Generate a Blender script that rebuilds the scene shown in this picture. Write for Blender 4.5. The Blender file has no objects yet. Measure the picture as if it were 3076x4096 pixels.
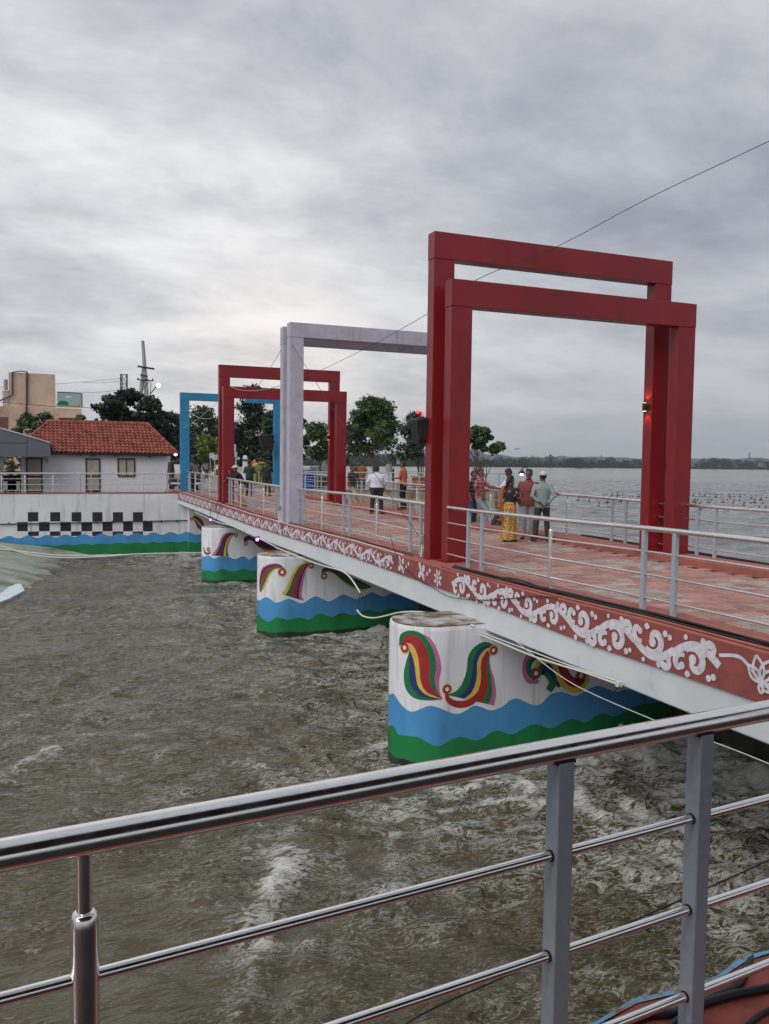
import bpy, bmesh, math, random
import numpy as np
from mathutils import Vector, Matrix
R = math.radians
scene = bpy.context.scene
COL = scene.collection
random.seed(7); np.random.seed(7)

# ---------------------------------------------------------------- camera
# measured from the photograph: world +Y runs along the footbridge, +X across it towards the lake
PW, PH, FPX = 3076, 4096, 3345.6
PITCH, ROLL, YAW, CAMZ = 0.0595, 0.0128, 0.3882, 1.70
def _cam():
    f = Vector((math.sin(YAW)*math.cos(PITCH), math.cos(YAW)*math.cos(PITCH), -math.sin(PITCH)))
    r = Vector((math.cos(YAW), -math.sin(YAW), 0)); u = r.cross(f)
    c, s = math.cos(ROLL), math.sin(ROLL)
    return c*r+s*u, -s*r+c*u, f
CR, CU, CF = _cam()
cd = bpy.data.cameras.new('camera'); cam = bpy.data.objects.new('camera', cd); COL.objects.link(cam)
cam.matrix_world = Matrix(((CR.x, CU.x, -CF.x, 0), (CR.y, CU.y, -CF.y, 0), (CR.z, CU.z, -CF.z, CAMZ), (0, 0, 0, 1)))
cd.sensor_fit = 'VERTICAL'; cd.sensor_height = 36; cd.lens = 36*FPX/PH
cd.clip_start = 0.05; cd.clip_end = 8000
scene.camera = cam
# a pixel only gives a direction; these meet it with a known plane
def ray(u, v):
    return (CF*FPX + CR*(u-PW/2) - CU*(v-PH/2))/FPX
def PZ(u, v, z):
    d = ray(u, v); t = (z-CAMZ)/d.z; return Vector((d.x*t, d.y*t, z))
def PX(u, v, x):
    d = ray(u, v); t = x/d.x; return Vector((x, d.y*t, CAMZ+d.z*t))
def PY(u, v, y):
    d = ray(u, v); t = y/d.y; return Vector((d.x*t, y, CAMZ+d.z*t))
def PD(u, v, dist):
    d = ray(u, v); t = dist/math.hypot(d.x, d.y); return Vector((d.x*t, d.y*t, CAMZ+d.z*t))

# ---------------------------------------------------------------- world, sun, exposure
SUN = Vector((-0.62, -0.38, 0.72)).normalized()      # direction towards the veiled sun
w = bpy.data.worlds.new('World'); scene.world = w; w.use_nodes = True
nt = w.node_tree; nt.nodes.clear()
def N(t, **k):
    n = nt.nodes.new(t)
    for a, b in k.items(): setattr(n, a, b)
    return n
def L(a, b): nt.links.new(a, b)
def M(op, a, b=None, c=None):
    n = N('ShaderNodeMath', operation=op)
    for i, x in enumerate((a, b, c)):
        if x is None: continue
        if isinstance(x, (int, float)): n.inputs[i].default_value = x
        else: L(x, n.inputs[i])
    return n.outputs[0]
tc = N('ShaderNodeTexCoord'); sep = N('ShaderNodeSeparateXYZ'); L(tc.outputs['Generated'], sep.inputs[0])
zc = M('MAXIMUM', sep.outputs[2], 0.0); den = M('ADD', zc, 0.22)
cx = M('DIVIDE', sep.outputs[0], den); cy = M('DIVIDE', sep.outputs[1], den)
cmb = N('ShaderNodeCombineXYZ'); L(cx, cmb.inputs[0]); L(cy, cmb.inputs[1])
mp = N('ShaderNodeMapping'); L(cmb.outputs[0], mp.inputs[0]); mp.inputs['Rotation'].default_value = (0, 0, R(-20)); mp.inputs['Scale'].default_value = (0.9, 1.05, 1)
mp.inputs['Location'].default_value = (3.1, 1.7, 0)
n1 = N('ShaderNodeTexNoise'); L(mp.outputs[0], n1.inputs['Vector']); n1.inputs['Scale'].default_value = 0.62; n1.inputs['Detail'].default_value = 5; n1.inputs['Roughness'].default_value = .5; n1.inputs['Distortion'].default_value = .5
n2 = N('ShaderNodeTexNoise'); L(mp.outputs[0], n2.inputs['Vector']); n2.inputs['Scale'].default_value = 2.3; n2.inputs['Detail'].default_value = 9; n2.inputs['Roughness'].default_value = .64; n2.inputs['Distortion'].default_value = .15
val = M('ADD', M('MULTIPLY', n1.outputs['Fac'], 0.54), M('MULTIPLY', n2.outputs['Fac'], 0.46))
ramp = N('ShaderNodeValToRGB'); L(val, ramp.inputs[0]); e = ramp.color_ramp.elements
e[0].position = .37; e[0].color = (2.30, 2.46, 2.90, 1)
e[1].position = .585; e[1].color = (4.5, 4.58, 4.80, 1)
x = ramp.color_ramp.elements.new(.475); x.color = (3.25, 3.36, 3.70, 1)
# broad brightening of the cloud sheet round the low evening sun behind it
def glow(px, power, col):
    d = ray(*px).normalized()
    vm = N('ShaderNodeVectorMath', operation='DOT_PRODUCT'); L(tc.outputs['Generated'], vm.inputs[0]); vm.inputs[1].default_value = d
    f = M('POWER', M('MAXIMUM', vm.outputs['Value'], 0.0), power)
    f = M('MULTIPLY', f, M('MULTIPLY_ADD', val, 4.2, -1.1))
    s = N('ShaderNodeVectorMath', operation='SCALE'); s.inputs[0].default_value = col; L(f, s.inputs['Scale']); return s.outputs[0]
def vadd(a, b):
    n = N('ShaderNodeVectorMath', operation='ADD'); L(a, n.inputs[0]); L(b, n.inputs[1]); return n.outputs[0]
hz = N('ShaderNodeMix', data_type='RGBA'); L(M('POWER', M('SUBTRACT', 1.0, zc), 9.0), hz.inputs['Factor'])
L(ramp.outputs[0], hz.inputs['A']); hz.inputs['B'].default_value = (3.15, 3.35, 3.72, 1)
cl = vadd(vadd(hz.outputs['Result'], glow((250, 750), 8, (2.1, 2.05, 1.95))), glow((1080, 1480), 130, (1.3, .85, .45)))
sky = N('ShaderNodeTexSky', sky_type='NISHITA'); sky.sun_disc = False
sky.sun_elevation = math.asin(SUN.z); sky.sun_rotation = math.atan2(SUN.x, SUN.y); sky.air_density = 1.2; sky.dust_density = 3
mx = N('ShaderNodeMix', data_type='RGBA'); mx.inputs['Factor'].default_value = .93
L(sky.outputs[0], mx.inputs['A']); L(cl, mx.inputs['B'])
bg = N('ShaderNodeBackground'); L(mx.outputs['Result'], bg.inputs['Color']); bg.inputs['Strength'].default_value = 0.086
wo = N('ShaderNodeOutputWorld'); L(bg.outputs[0], wo.inputs['Surface'])
sd = bpy.data.lights.new('sun', 'SUN'); sd.energy = 1.45; sd.angle = R(55); sd.color = (1, .965, .92)
so = bpy.data.objects.new('sun', sd); COL.objects.link(so); so.rotation_euler = SUN.to_track_quat('Z', 'Y').to_euler()
vs = scene.view_settings; vs.view_transform = 'Standard'; vs.look = 'None'; vs.exposure = 0.6; vs.gamma = 1; vs.use_curve_mapping = False
scene.render.engine = 'CYCLES'

# ---------------------------------------------------------------- materials
MATS = {}
def mat(name, col, rough=.7, metal=0, var=.18, scale=3, bump=.15, bscale=30, dirt=0, dcol=(.05, .045, .04), dscale=(4, 4, .8), dth=.55, emit=None, estr=0, spec=.5, stretch=None, grime=None, island=0):
    """procedural paint / stone / metal: colour mottling, optional vertical streaks of dirt, fine relief; world-space so nothing repeats"""
    m = bpy.data.materials.new(name); m.use_nodes = True; t = m.node_tree; b = t.nodes['Principled BSDF']
    def nn(k, **a):
        n = t.nodes.new(k)
        for x, y in a.items(): setattr(n, x, y)
        return n
    ln = t.links.new
    geo = nn('ShaderNodeNewGeometry')
    def noise(sc, det=4, rg=.55, st=None):
        n = nn('ShaderNodeTexNoise'); n.inputs['Scale'].default_value = sc; n.inputs['Detail'].default_value = det; n.inputs['Roughness'].default_value = rg
        if st:
            q = nn('ShaderNodeMapping'); q.inputs['Scale'].default_value = st; ln(geo.outputs['Position'], q.inputs[0]); ln(q.outputs[0], n.inputs['Vector'])
        else: ln(geo.outputs['Position'], n.inputs['Vector'])
        return n.outputs['Fac']
    def mixc(f, a, c):
        n = nn('ShaderNodeMix', data_type='RGBA')
        if isinstance(f, float): n.inputs['Factor'].default_value = f
        else: ln(f, n.inputs['Factor'])
        for s, vv in (('A', a), ('B', c)):
            if isinstance(vv, tuple): n.inputs[s].default_value = (*vv, 1)
            else: ln(vv, n.inputs[s])
        return n.outputs['Result']
    def ramp(f, a, c):
        n = nn('ShaderNodeMapRange'); ln(f, n.inputs['Value']); n.inputs['From Min'].default_value = a; n.inputs['From Max'].default_value = c; return n.outputs[0]
    lo = tuple(max(0, c*(1-var)) for c in col); hi = tuple(min(1, c*(1+var)) for c in col)
    c = mixc(ramp(noise(scale, 6, .6, stretch), .3, .7), lo, hi)
    if island:
        oi = nn('ShaderNodeObjectInfo'); ad_ = nn('ShaderNodeMath', operation='ADD'); ln(oi.outputs['Random'], ad_.inputs[0]); ln(geo.outputs['Random Per Island'], ad_.inputs[1]); fr_ = nn('ShaderNodeMath', operation='FRACT'); ln(ad_.outputs[0], fr_.inputs[0])
        hs_ = nn('ShaderNodeHueSaturation'); vr_ = nn('ShaderNodeMapRange'); ln(fr_.outputs[0], vr_.inputs['Value']); vr_.inputs['To Min'].default_value = 1-island; vr_.inputs['To Max'].default_value = 1+island; ln(vr_.outputs[0], hs_.inputs['Value']); ln(c, hs_.inputs['Color']); c = hs_.outputs['Color']
    if grime: c = mixc(ramp(noise(grime[0], 7, .65), grime[1], grime[1]+.16), c, grime[2])
    if dirt:
        f = ramp(noise(1.0, 7, .62, dscale), dth, dth+.2)
        mm = nn('ShaderNodeMath', operation='MULTIPLY'); ln(f, mm.inputs[0]); mm.inputs[1].default_value = dirt
        c = mixc(mm.outputs[0], c, dcol)
    if isinstance(c, tuple): b.inputs['Base Color'].default_value = (*c, 1)
    else: ln(c, b.inputs['Base Color'])
    rr = nn('ShaderNodeMapRange'); ln(noise(scale*2.3, 4), rr.inputs['Value']); rr.inputs['To Min'].default_value = max(.02, rough-.12); rr.inputs['To Max'].default_value = min(1, rough+.12)
    ln(rr.outputs[0], b.inputs['Roughness'])
    b.inputs['Metallic'].default_value = metal; b.inputs['Specular IOR Level'].default_value = spec
    if bump:
        bn = nn('ShaderNodeBump'); bn.inputs['Strength'].default_value = bump; bn.inputs['Distance'].default_value = .01
        ln(noise(bscale, 5, .6), bn.inputs['Height']); ln(bn.outputs[0], b.inputs['Normal'])
    if emit:
        b.inputs['Emission Color'].default_value = (*emit, 1); b.inputs['Emission Strength'].default_value = estr
    MATS[name] = m; return m
mat('frame_red', (.205, .009, .013), .36, var=.16, scale=1.0, bump=.10, bscale=5, dirt=.55, dcol=(.085, .014, .018), dscale=(5, 5, .4), dth=.53, grime=(9, .68, (.16, .03, .035)))
mat('frame_lilac', (.43, .42, .50), .75, var=.14, bump=.2, dirt=.6, dcol=(.19, .18, .21), dscale=(9, 9, .7), dth=.55)
mat('frame_blue', (.022, .205, .40), .5, var=.12, dirt=.3, dcol=(.03, .12, .2), dscale=(6, 6, .5))
mat('white_paint', (.70, .715, .76), .8, var=.07, scale=1.5, bump=.35, bscale=14, dirt=.75, dcol=(.30, .29, .27), dscale=(7, 7, .45), dth=.55, grime=(11, .69, (.34, .33, .32)))
mat('wall_white', (.68, .69, .72), .85, var=.09, scale=1.0, bump=.35, bscale=9, dirt=.75, dcol=(.24, .20, .16), dscale=(4.5, 4.5, .4), dth=.55, grime=(4, .68, (.36, .35, .33)))
mat('beam_white', (.60, .645, .68), .8, var=.07, scale=1.4, bump=.3, bscale=10, dirt=.4, dcol=(.28, .28, .27), dscale=(3, 3, 1.6), dth=.62)
mat('kerb_red', (.33, .105, .08), .75, var=.16, scale=2.5, bump=.25, bscale=25, dirt=.45, dcol=(.15, .06, .05), dscale=(4, 4, 4), dth=.55)
mat('fascia_red', (.26, .066, .060), .8, var=.2, scale=3, bump=.3, bscale=40, dirt=.4, dcol=(.10, .035, .03), dscale=(5, 5, 2))
mat('scroll_white', (.62, .60, .66), .8, var=.2, scale=9, bump=.1, dirt=.5, dcol=(.36, .26, .27), dscale=(14, 14, 14), dth=.52)
mat('paver_red', (.36, .185, .16), .75, var=.18, scale=3.3, bump=.35, bscale=60, dirt=.3, dcol=(.17, .08, .065), dscale=(1.2, 1.2, 1.2), dth=.5, island=.22)
mat('paver_grey', (.34, .285, .25), .8, var=.18, scale=3.3, bump=.35, bscale=60, dirt=.3, dcol=(.30, .16, .13), dscale=(1.6, 1.6, 1.6), dth=.5, island=.2)
mat('joint', (.045, .03, .026), .95)
mat('added_roof_dark', (.075, .07, .066), .8)  # dark colour of the unseen roof added for the rails to mirror
mat('floor_dark', (.03, .025, .022), .8, var=.3, scale=6)
mat('steel_bright', (.93, .92, .90), .17, 1, var=.06, scale=14, bump=0, dirt=.35, dcol=(.55, .52, .48), dscale=(30, 30, 30), dth=.58)
mat('steel', (.86, .85, .83), .27, 1, var=.06, scale=6, bump=0)
mat('post_grey', (.33, .36, .42), .6, var=.09, scale=30, bump=.12, bscale=220, dirt=.5, dcol=(.10, .09, .08), dscale=(60, 60, 40), dth=.66)
mat('weld', (.06, .055, .05), .6, .6)
mat('wave_blue', (.062, .27, .55), .8, var=.12, scale=1.2, bump=.35, bscale=12, dirt=.55, dcol=(.045, .15, .28), dscale=(4, 4, .45), dth=.52, grime=(6, .67, (.5, .58, .62)))
mat('wave_green', (.006, .19, .05), .75, var=.16, scale=1.3, bump=.35, bscale=12, dirt=.6, dcol=(.012, .07, .03), dscale=(3.5, 3.5, .6), dth=.52, grime=(7, .70, (.35, .42, .36)))
for n_, c_ in dict(paint_red=(.33, .018, .022), paint_green=(.008, .15, .05), paint_navy=(.012, .03, .13), paint_yellow=(.62, .42, .08), paint_pink=(.47, .12, .28), paint_black=(.018, .018, .026), paint_maroon=(.16, .015, .02), paint_white=(.70, .70, .74)).items():
    mat(n_, c_, .75, var=.16, scale=5, bump=.25, bscale=14, dirt=.3, dcol=tuple(x*.5+.03 for x in c_), dscale=(6, 6, 1.5), dth=.55)
mat('pier_top', (.44, .43, .42), .9, var=.2, scale=4, bump=.6, bscale=14, grime=(3.2, .42, (.13, .09, .05)), dirt=.8, dcol=(.05, .045, .03), dscale=(3, 3, 3), dth=.55)
mat('concrete', (.33, .32, .30), .9, var=.2, scale=2, bump=.4, bscale=20, dirt=.5, dscale=(5, 5, .7))
mat('stained_wall', (.40, .36, .28), .9, var=.2, scale=1.2, bump=.3, dirt=.9, dcol=(.17, .08, .035), dscale=(2.2, 2.2, .35), dth=.46)
mat('weir', (.045, .04, .026), .45, var=.5, scale=5, bump=.8, bscale=14, dirt=.6, dcol=(.012, .014, .006), dscale=(6, 6, 1), dth=.5)
mat('black_cable', (.012, .012, .014), .5, var=.2)
mat('white_pvc', (.62, .62, .60), .5, var=.1, dirt=.3)
mat('blue_edge', (.16, .42, .60), .7, var=.15, grime=(16, .47, (.30, .10, .08)))
mat('floor_red', (.33, .075, .055), .75, var=.25, scale=8, bump=.45, bscale=30, dirt=.5, dcol=(.15, .04, .03), dscale=(9, 9, 9), dth=.52)
mat('black_box', (.012, .012, .014), .55, var=.2)
mat('tile', (.275, .074, .050), .75, var=.3, scale=5, bump=.3, bscale=30, dirt=.5, dcol=(.045, .02, .018), dscale=(1.4, 3, 3), dth=.52, island=.28)
mat('house_white', (.66, .67, .72), .85, var=.05, dirt=.3, dscale=(3, 3, .5), dth=.62)
mat('dark_frame', (.018, .013, .012), .5)
mat('door_cream', (.42, .37, .28), .6, var=.1, dirt=.3, dscale=(5, 5, 2))
mat('canopy_grey', (.12, .13, .155), .4, var=.08, scale=1)
mat('canopy_edge', (.5, .5, .5), .4)
mat('peach', (.55, .41, .31), .85, var=.12, scale=.8, bump=.2, dirt=.85, dcol=(.20, .085, .04), dscale=(.5, .5, .22), dth=.53, grime=(1.3, .66, (.17, .10, .06)))
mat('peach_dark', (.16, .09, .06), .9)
mat('pipe_dark', (.02, .02, .022), .6)
mat('billboard', (.30, .40, .44), .6, var=.1, scale=.4)
mat('trunk', (.11, .085, .06), .9, var=.3, scale=8, bump=.6)
mat('trunk_dark', (.045, .035, .028), .9, var=.3, scale=8, bump=.6)
mat('pole_conc', (.34, .33, .31), .85, var=.15, dirt=.4, dscale=(6, 6, .6))
mat('lattice', (.07, .08, .09), .6, .5)
mat('sign_white', (.6, .62, .62), .6)
mat('sign_grey', (.34, .40, .42), .5)
mat('ground', (.12, .105, .085), .95, var=.3, scale=.6, bump=.4)
mat('plaza', (.34, .29, .26), .85, var=.22, scale=1.2, bump=.2, dirt=.5, dcol=(.23, .13, .11), dscale=(.5, .5, .5), dth=.45)
mat('far_land', (.06, .075, .04), .95, var=.3, scale=.02)
mat('apron', (.25, .28, .20), .4, var=.3, scale=.8, bump=.5, grime=(.7, .47, (.085, .062, .042)), dirt=.6, dcol=(.32, .44, .45), dscale=(.5, .8, .5), dth=.47)
mat('pale_slab', (.55, .64, .69), .8, var=.1, dirt=.3, dcol=(.25, .22, .18), dscale=(2, 2, 2), dth=.6)
mat('bin_blue', (.008, .06, .32), .4); mat('bin_red', (.32, .02, .02), .4); mat('bin_green', (.02, .06, .035), .6)
mat('sheet_grey', (.28, .30, .32), .5, .3); mat('planter_orange', (.32, .075, .035), .8)
mat('play_green', (.01, .11, .06), .6); mat('play_yellow', (.36, .25, .05), .6); mat('play_orange', (.34, .11, .03), .6); mat('play_mesh', (.17, .24, .08), .6); mat('wet_stain', (.022, .035, .018), .35, var=.4, scale=6, bump=.4)
mat('lamp_white', (.9, .9, .9), .5, emit=(1, .97, .9), estr=9); mat('lamp_warm', (.9, .7, .4), .5, emit=(1, .6, .28), estr=3.5)
mat('neon', (.7, .05, .08), .5, emit=(1, .10, .14), estr=1.1); mat('purple_led', (.5, .1, .7), .5, emit=(.7, .12, 1), estr=5)
mat('glass_dark', (.02, .025, .03), .1)
mat('float_white', (.33, .33, .33), .6, var=.2); mat('nozzle', (.04, .04, .045), .6)
mat('flower', (.16, .05, .06), .9, var=.5, scale=3); mat('hill', (.10, .13, .16), 1, var=.1, scale=.01)

def foliage(name, a, b, c, sc=.9):
    m = bpy.data.materials.new(name); m.use_nodes = True; t = m.node_tree; p = t.nodes['Principled BSDF']
    g = t.nodes.new('ShaderNodeNewGeometry'); n = t.nodes.new('ShaderNodeTexNoise'); n.inputs['Scale'].default_value = sc; n.inputs['Detail'].default_value = 5
    t.links.new(g.outputs['Position'], n.inputs['Vector'])
    ad = t.nodes.new('ShaderNodeMath'); ad.operation = 'MULTIPLY_ADD'; t.links.new(g.outputs['Random Per Island'], ad.inputs[0]); ad.inputs[1].default_value = .45; 
    sb = t.nodes.new('ShaderNodeMath'); sb.operation = 'SUBTRACT'; t.links.new(n.outputs['Fac'], sb.inputs[0]); sb.inputs[1].default_value = .22; t.links.new(sb.outputs[0], ad.inputs[2])
    r = t.nodes.new('ShaderNodeValToRGB'); t.links.new(ad.outputs[0], r.inputs[0]); e = r.color_ramp.elements
    e[0].position = .25; e[0].color = (*a, 1); e[1].position = .8; e[1].color = (*c, 1); q = e.new(.5); q.color = (*b, 1)
    t.links.new(r.outputs[0], p.inputs['Base Color']); p.inputs['Roughness'].default_value = .6
    tr = t.nodes.new('ShaderNodeBsdfTranslucent'); t.links.new(r.outputs[0], tr.inputs[0]); mx = t.nodes.new('ShaderNodeMixShader'); mx.inputs[0].default_value = .25
    o = t.nodes['Material Output']; t.links.new(p.outputs[0], mx.inputs[1]); t.links.new(tr.outputs[0], mx.inputs[2]); t.links.new(mx.outputs[0], o.inputs['Surface'])
    MATS[name] = m
foliage('leaf_fresh', (.014, .034, .012), (.035, .085, .022), (.09, .16, .045), 1.2)
foliage('leaf_mid', (.012, .028, .014), (.028, .062, .024), (.07, .12, .05), .8)
foliage('leaf_dark', (.006, .013, .009), (.014, .030, .017), (.04, .065, .035), .6)
foliage('leaf_pale', (.05, .07, .03), (.12, .14, .055), (.30, .27, .12), 1.5)
foliage('leaf_far', (.010, .017, .013), (.020, .032, .021), (.04, .056, .032), .04)
foliage('leaf_lime', (.06, .10, .02), (.13, .18, .03), (.25, .27, .05), 2)

# ---------------------------------------------------------------- builders
ORG = {}
def tag(o, label=None, cat=None, group=None, kind=None):
    if label: o['label'] = label
    if cat: o['category'] = cat
    if group: o['group'] = group
    if kind: o['kind'] = kind
    return o
def thing(name, label, cat, loc=(0, 0, 0), group=None, kind=None):
    o = bpy.data.objects.new(name, None); COL.objects.link(o); o.location = loc; o.empty_display_size = .2
    ORG[o.name] = Vector(loc); return tag(o, label, cat, group, kind)
class MB:
    def __init__(s): s.v = []; s.f = []; s.m = []
    def add(s, vs, fs, m=0):
        n = len(s.v); s.v += [tuple(p) for p in vs]; s.f += [tuple(i+n for i in f) for f in fs]; s.m += [m]*len(fs); return s
    def box(s, x0, x1, y0, y1, z0, z1, m=0):
        return s.add([(x, y, z) for z in (z0, z1) for x, y in ((x0, y0), (x1, y0), (x1, y1), (x0, y1))],
                     [(3, 2, 1, 0), (4, 5, 6, 7), (0, 1, 5, 4), (1, 2, 6, 5), (2, 3, 7, 6), (3, 0, 4, 7)], m)
    def obox(s, c, ax, ay, az, m=0):
        c = Vector(c); ax, ay, az = Vector(ax), Vector(ay), Vector(az)
        return s.add([c+sx*ax+sy*ay+sz*az for sz in (-1, 1) for sx, sy in ((-1, -1), (1, -1), (1, 1), (-1, 1))],
                     [(3, 2, 1, 0), (4, 5, 6, 7), (0, 1, 5, 4), (1, 2, 6, 5), (2, 3, 7, 6), (3, 0, 4, 7)], m)
    def tube(s, pts, r, n=8, cap=True, m=0):
        pts = [Vector(p) for p in pts]; k = len(pts); rs = r if isinstance(r, (list, tuple)) else [r]*k
        t0 = (pts[1]-pts[0]).normalized(); a = t0.orthogonal().normalized(); vs = []
        for i, p in enumerate(pts):
            t = (pts[min(i+1, k-1)]-pts[max(i-1, 0)]).normalized()
            a = (a-t*a.dot(t)); a = a.normalized() if a.length > 1e-6 else t.orthogonal().normalized(); b = t.cross(a)
            vs += [p+(a*math.cos(2*math.pi*j/n)+b*math.sin(2*math.pi*j/n))*rs[i] for j in range(n)]
        fs = [(i*n+j, i*n+(j+1) % n, (i+1)*n+(j+1) % n, (i+1)*n+j) for i in range(k-1) for j in range(n)]
        if cap: fs += [tuple(range(n-1, -1, -1)), tuple((k-1)*n+j for j in range(n))]
        return s.add(vs, fs, m)
    def loft(s, rings, cap=True, m=0, closed=True):
        n = len(rings[0]); vs = [p for r_ in rings for p in r_]; J = n if closed else n-1
        fs = [(i*n+j, i*n+(j+1) % n, (i+1)*n+(j+1) % n, (i+1)*n+j) for i in range(len(rings)-1) for j in range(J)]
        if cap and closed: fs += [tuple(range(n-1, -1, -1)), tuple((len(rings)-1)*n+j for j in range(n))]
        return s.add(vs, fs, m)
    def prism(s, poly, z0, z1, m=0):
        return s.loft([[(x, y, z0) for x, y in poly], [(x, y, z1) for x, y in poly]], True, m)
    def ell(s, c, r, n=12, k=8, m=0, ax=None):
        c = Vector(c); rings = []
        for i in range(k+1):
            a = math.pi*i/k; rr = max(math.sin(a), .02)
            rings.append([c+Vector((r[0]*rr*math.cos(2*math.pi*j/n), r[1]*rr*math.sin(2*math.pi*j/n), -r[2]*math.cos(a))) for j in range(n)])
        return s.loft(rings, True, m)
    def build(s, name, mats, parent=None, smooth=False, bevel=0, org=None, seg=2):
        o_ = ORG[parent.name] if parent is not None else (Vector(org) if org is not None else Vector((0, 0, 0)))
        me = bpy.data.meshes.new(name); me.from_pydata([tuple(Vector(p)-o_) for p in s.v], [], s.f)
        for q in (mats if isinstance(mats, (list, tuple)) else [mats]): me.materials.append(MATS[q])
        if len(me.materials) > 1: me.polygons.foreach_set('material_index', s.m)
        if smooth:
            me.polygons.foreach_set('use_smooth', [True]*len(me.polygons)); me.set_sharp_from_angle(angle=R(48))
        me.update(); o = bpy.data.objects.new(name, me); COL.objects.link(o)
        if parent is not None: o.parent = parent
        else: o.location = o_
        ORG[o.name] = o_
        if bevel:
            b = o.modifiers.new('bevel', 'BEVEL'); b.width = bevel; b.segments = seg; b.limit_method = 'ANGLE'; b.angle_limit = R(40)
        return o
def box_obj(name, mats, parent, *a, bevel=0): return MB().box(*a).build(name, mats, parent, bevel=bevel)
def smooth_pts(pts, k=6):
    """Catmull-Rom through the points"""
    P = [np.array(p, float) for p in pts]; P = [2*P[0]-P[1]]+P+[2*P[-1]-P[-2]]; out = []
    for i in range(1, len(P)-2):
        for j in range(k):
            t = j/k; a, b, c, d = P[i-1:i+3]
            out.append(.5*((2*b)+(c-a)*t+(2*a-5*b+4*c-d)*t*t+(3*b-a-3*c+d)*t**3))
    return out+[P[-2]]
def lerp_tab(tab, y):
    return float(np.interp(y, [a for a, _ in tab], [b for _, b in tab]))
def zk(y): return lerp_tab([(-6, .0), (5.6, .003), (7.5, 0), (9.8, -.037), (12.2, -.05), (14.2, -.035), (17, -.01), (21.5, -.04), (26.3, -.026), (32, .05), (40, .14), (44, .15)], y)
def zd(y): return zk(y)-.13                     # walking surface
ZW, ZL = -2.83, -1.6                            # river below the weir, lake above it
# ================================================================ the setting
_rng = np.random.RandomState(3); _T = _rng.rand(4, 256, 256)
def vnoise(x, y, k=0):
    xi = np.floor(x).astype(int); yi = np.floor(y).astype(int); fx = x-xi; fy = y-yi
    fx = fx*fx*fx*(fx*(6*fx-15)+10); fy = fy*fy*fy*(fy*(6*fy-15)+10); T = _T[k % 4]
    a = T[xi & 255, yi & 255]; b = T[(xi+1) & 255, yi & 255]; c = T[xi & 255, (yi+1) & 255]; d = T[(xi+1) & 255, (yi+1) & 255]
    return (a*(1-fx)+b*fx)*(1-fy)+(c*(1-fx)+d*fx)*fy
def fbm(x, y, o=4, k=0, g=.5):
    s = 0; a = 1; t = 0
    for i in range(o):
        s = s+a*vnoise(x*2**i+17*i, y*2**i+31*i, k+i); t += a; a *= g
    return s/t
def ridge(x, y, o=3, k=0):
    s = 0; a = 1; t = 0
    for i in range(o):
        s = s+a*(1-np.abs(2*vnoise(x*2**i+9*i, y*2**i+5*i, k+i)-1)); t += a; a *= .55
    return s/t

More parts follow.
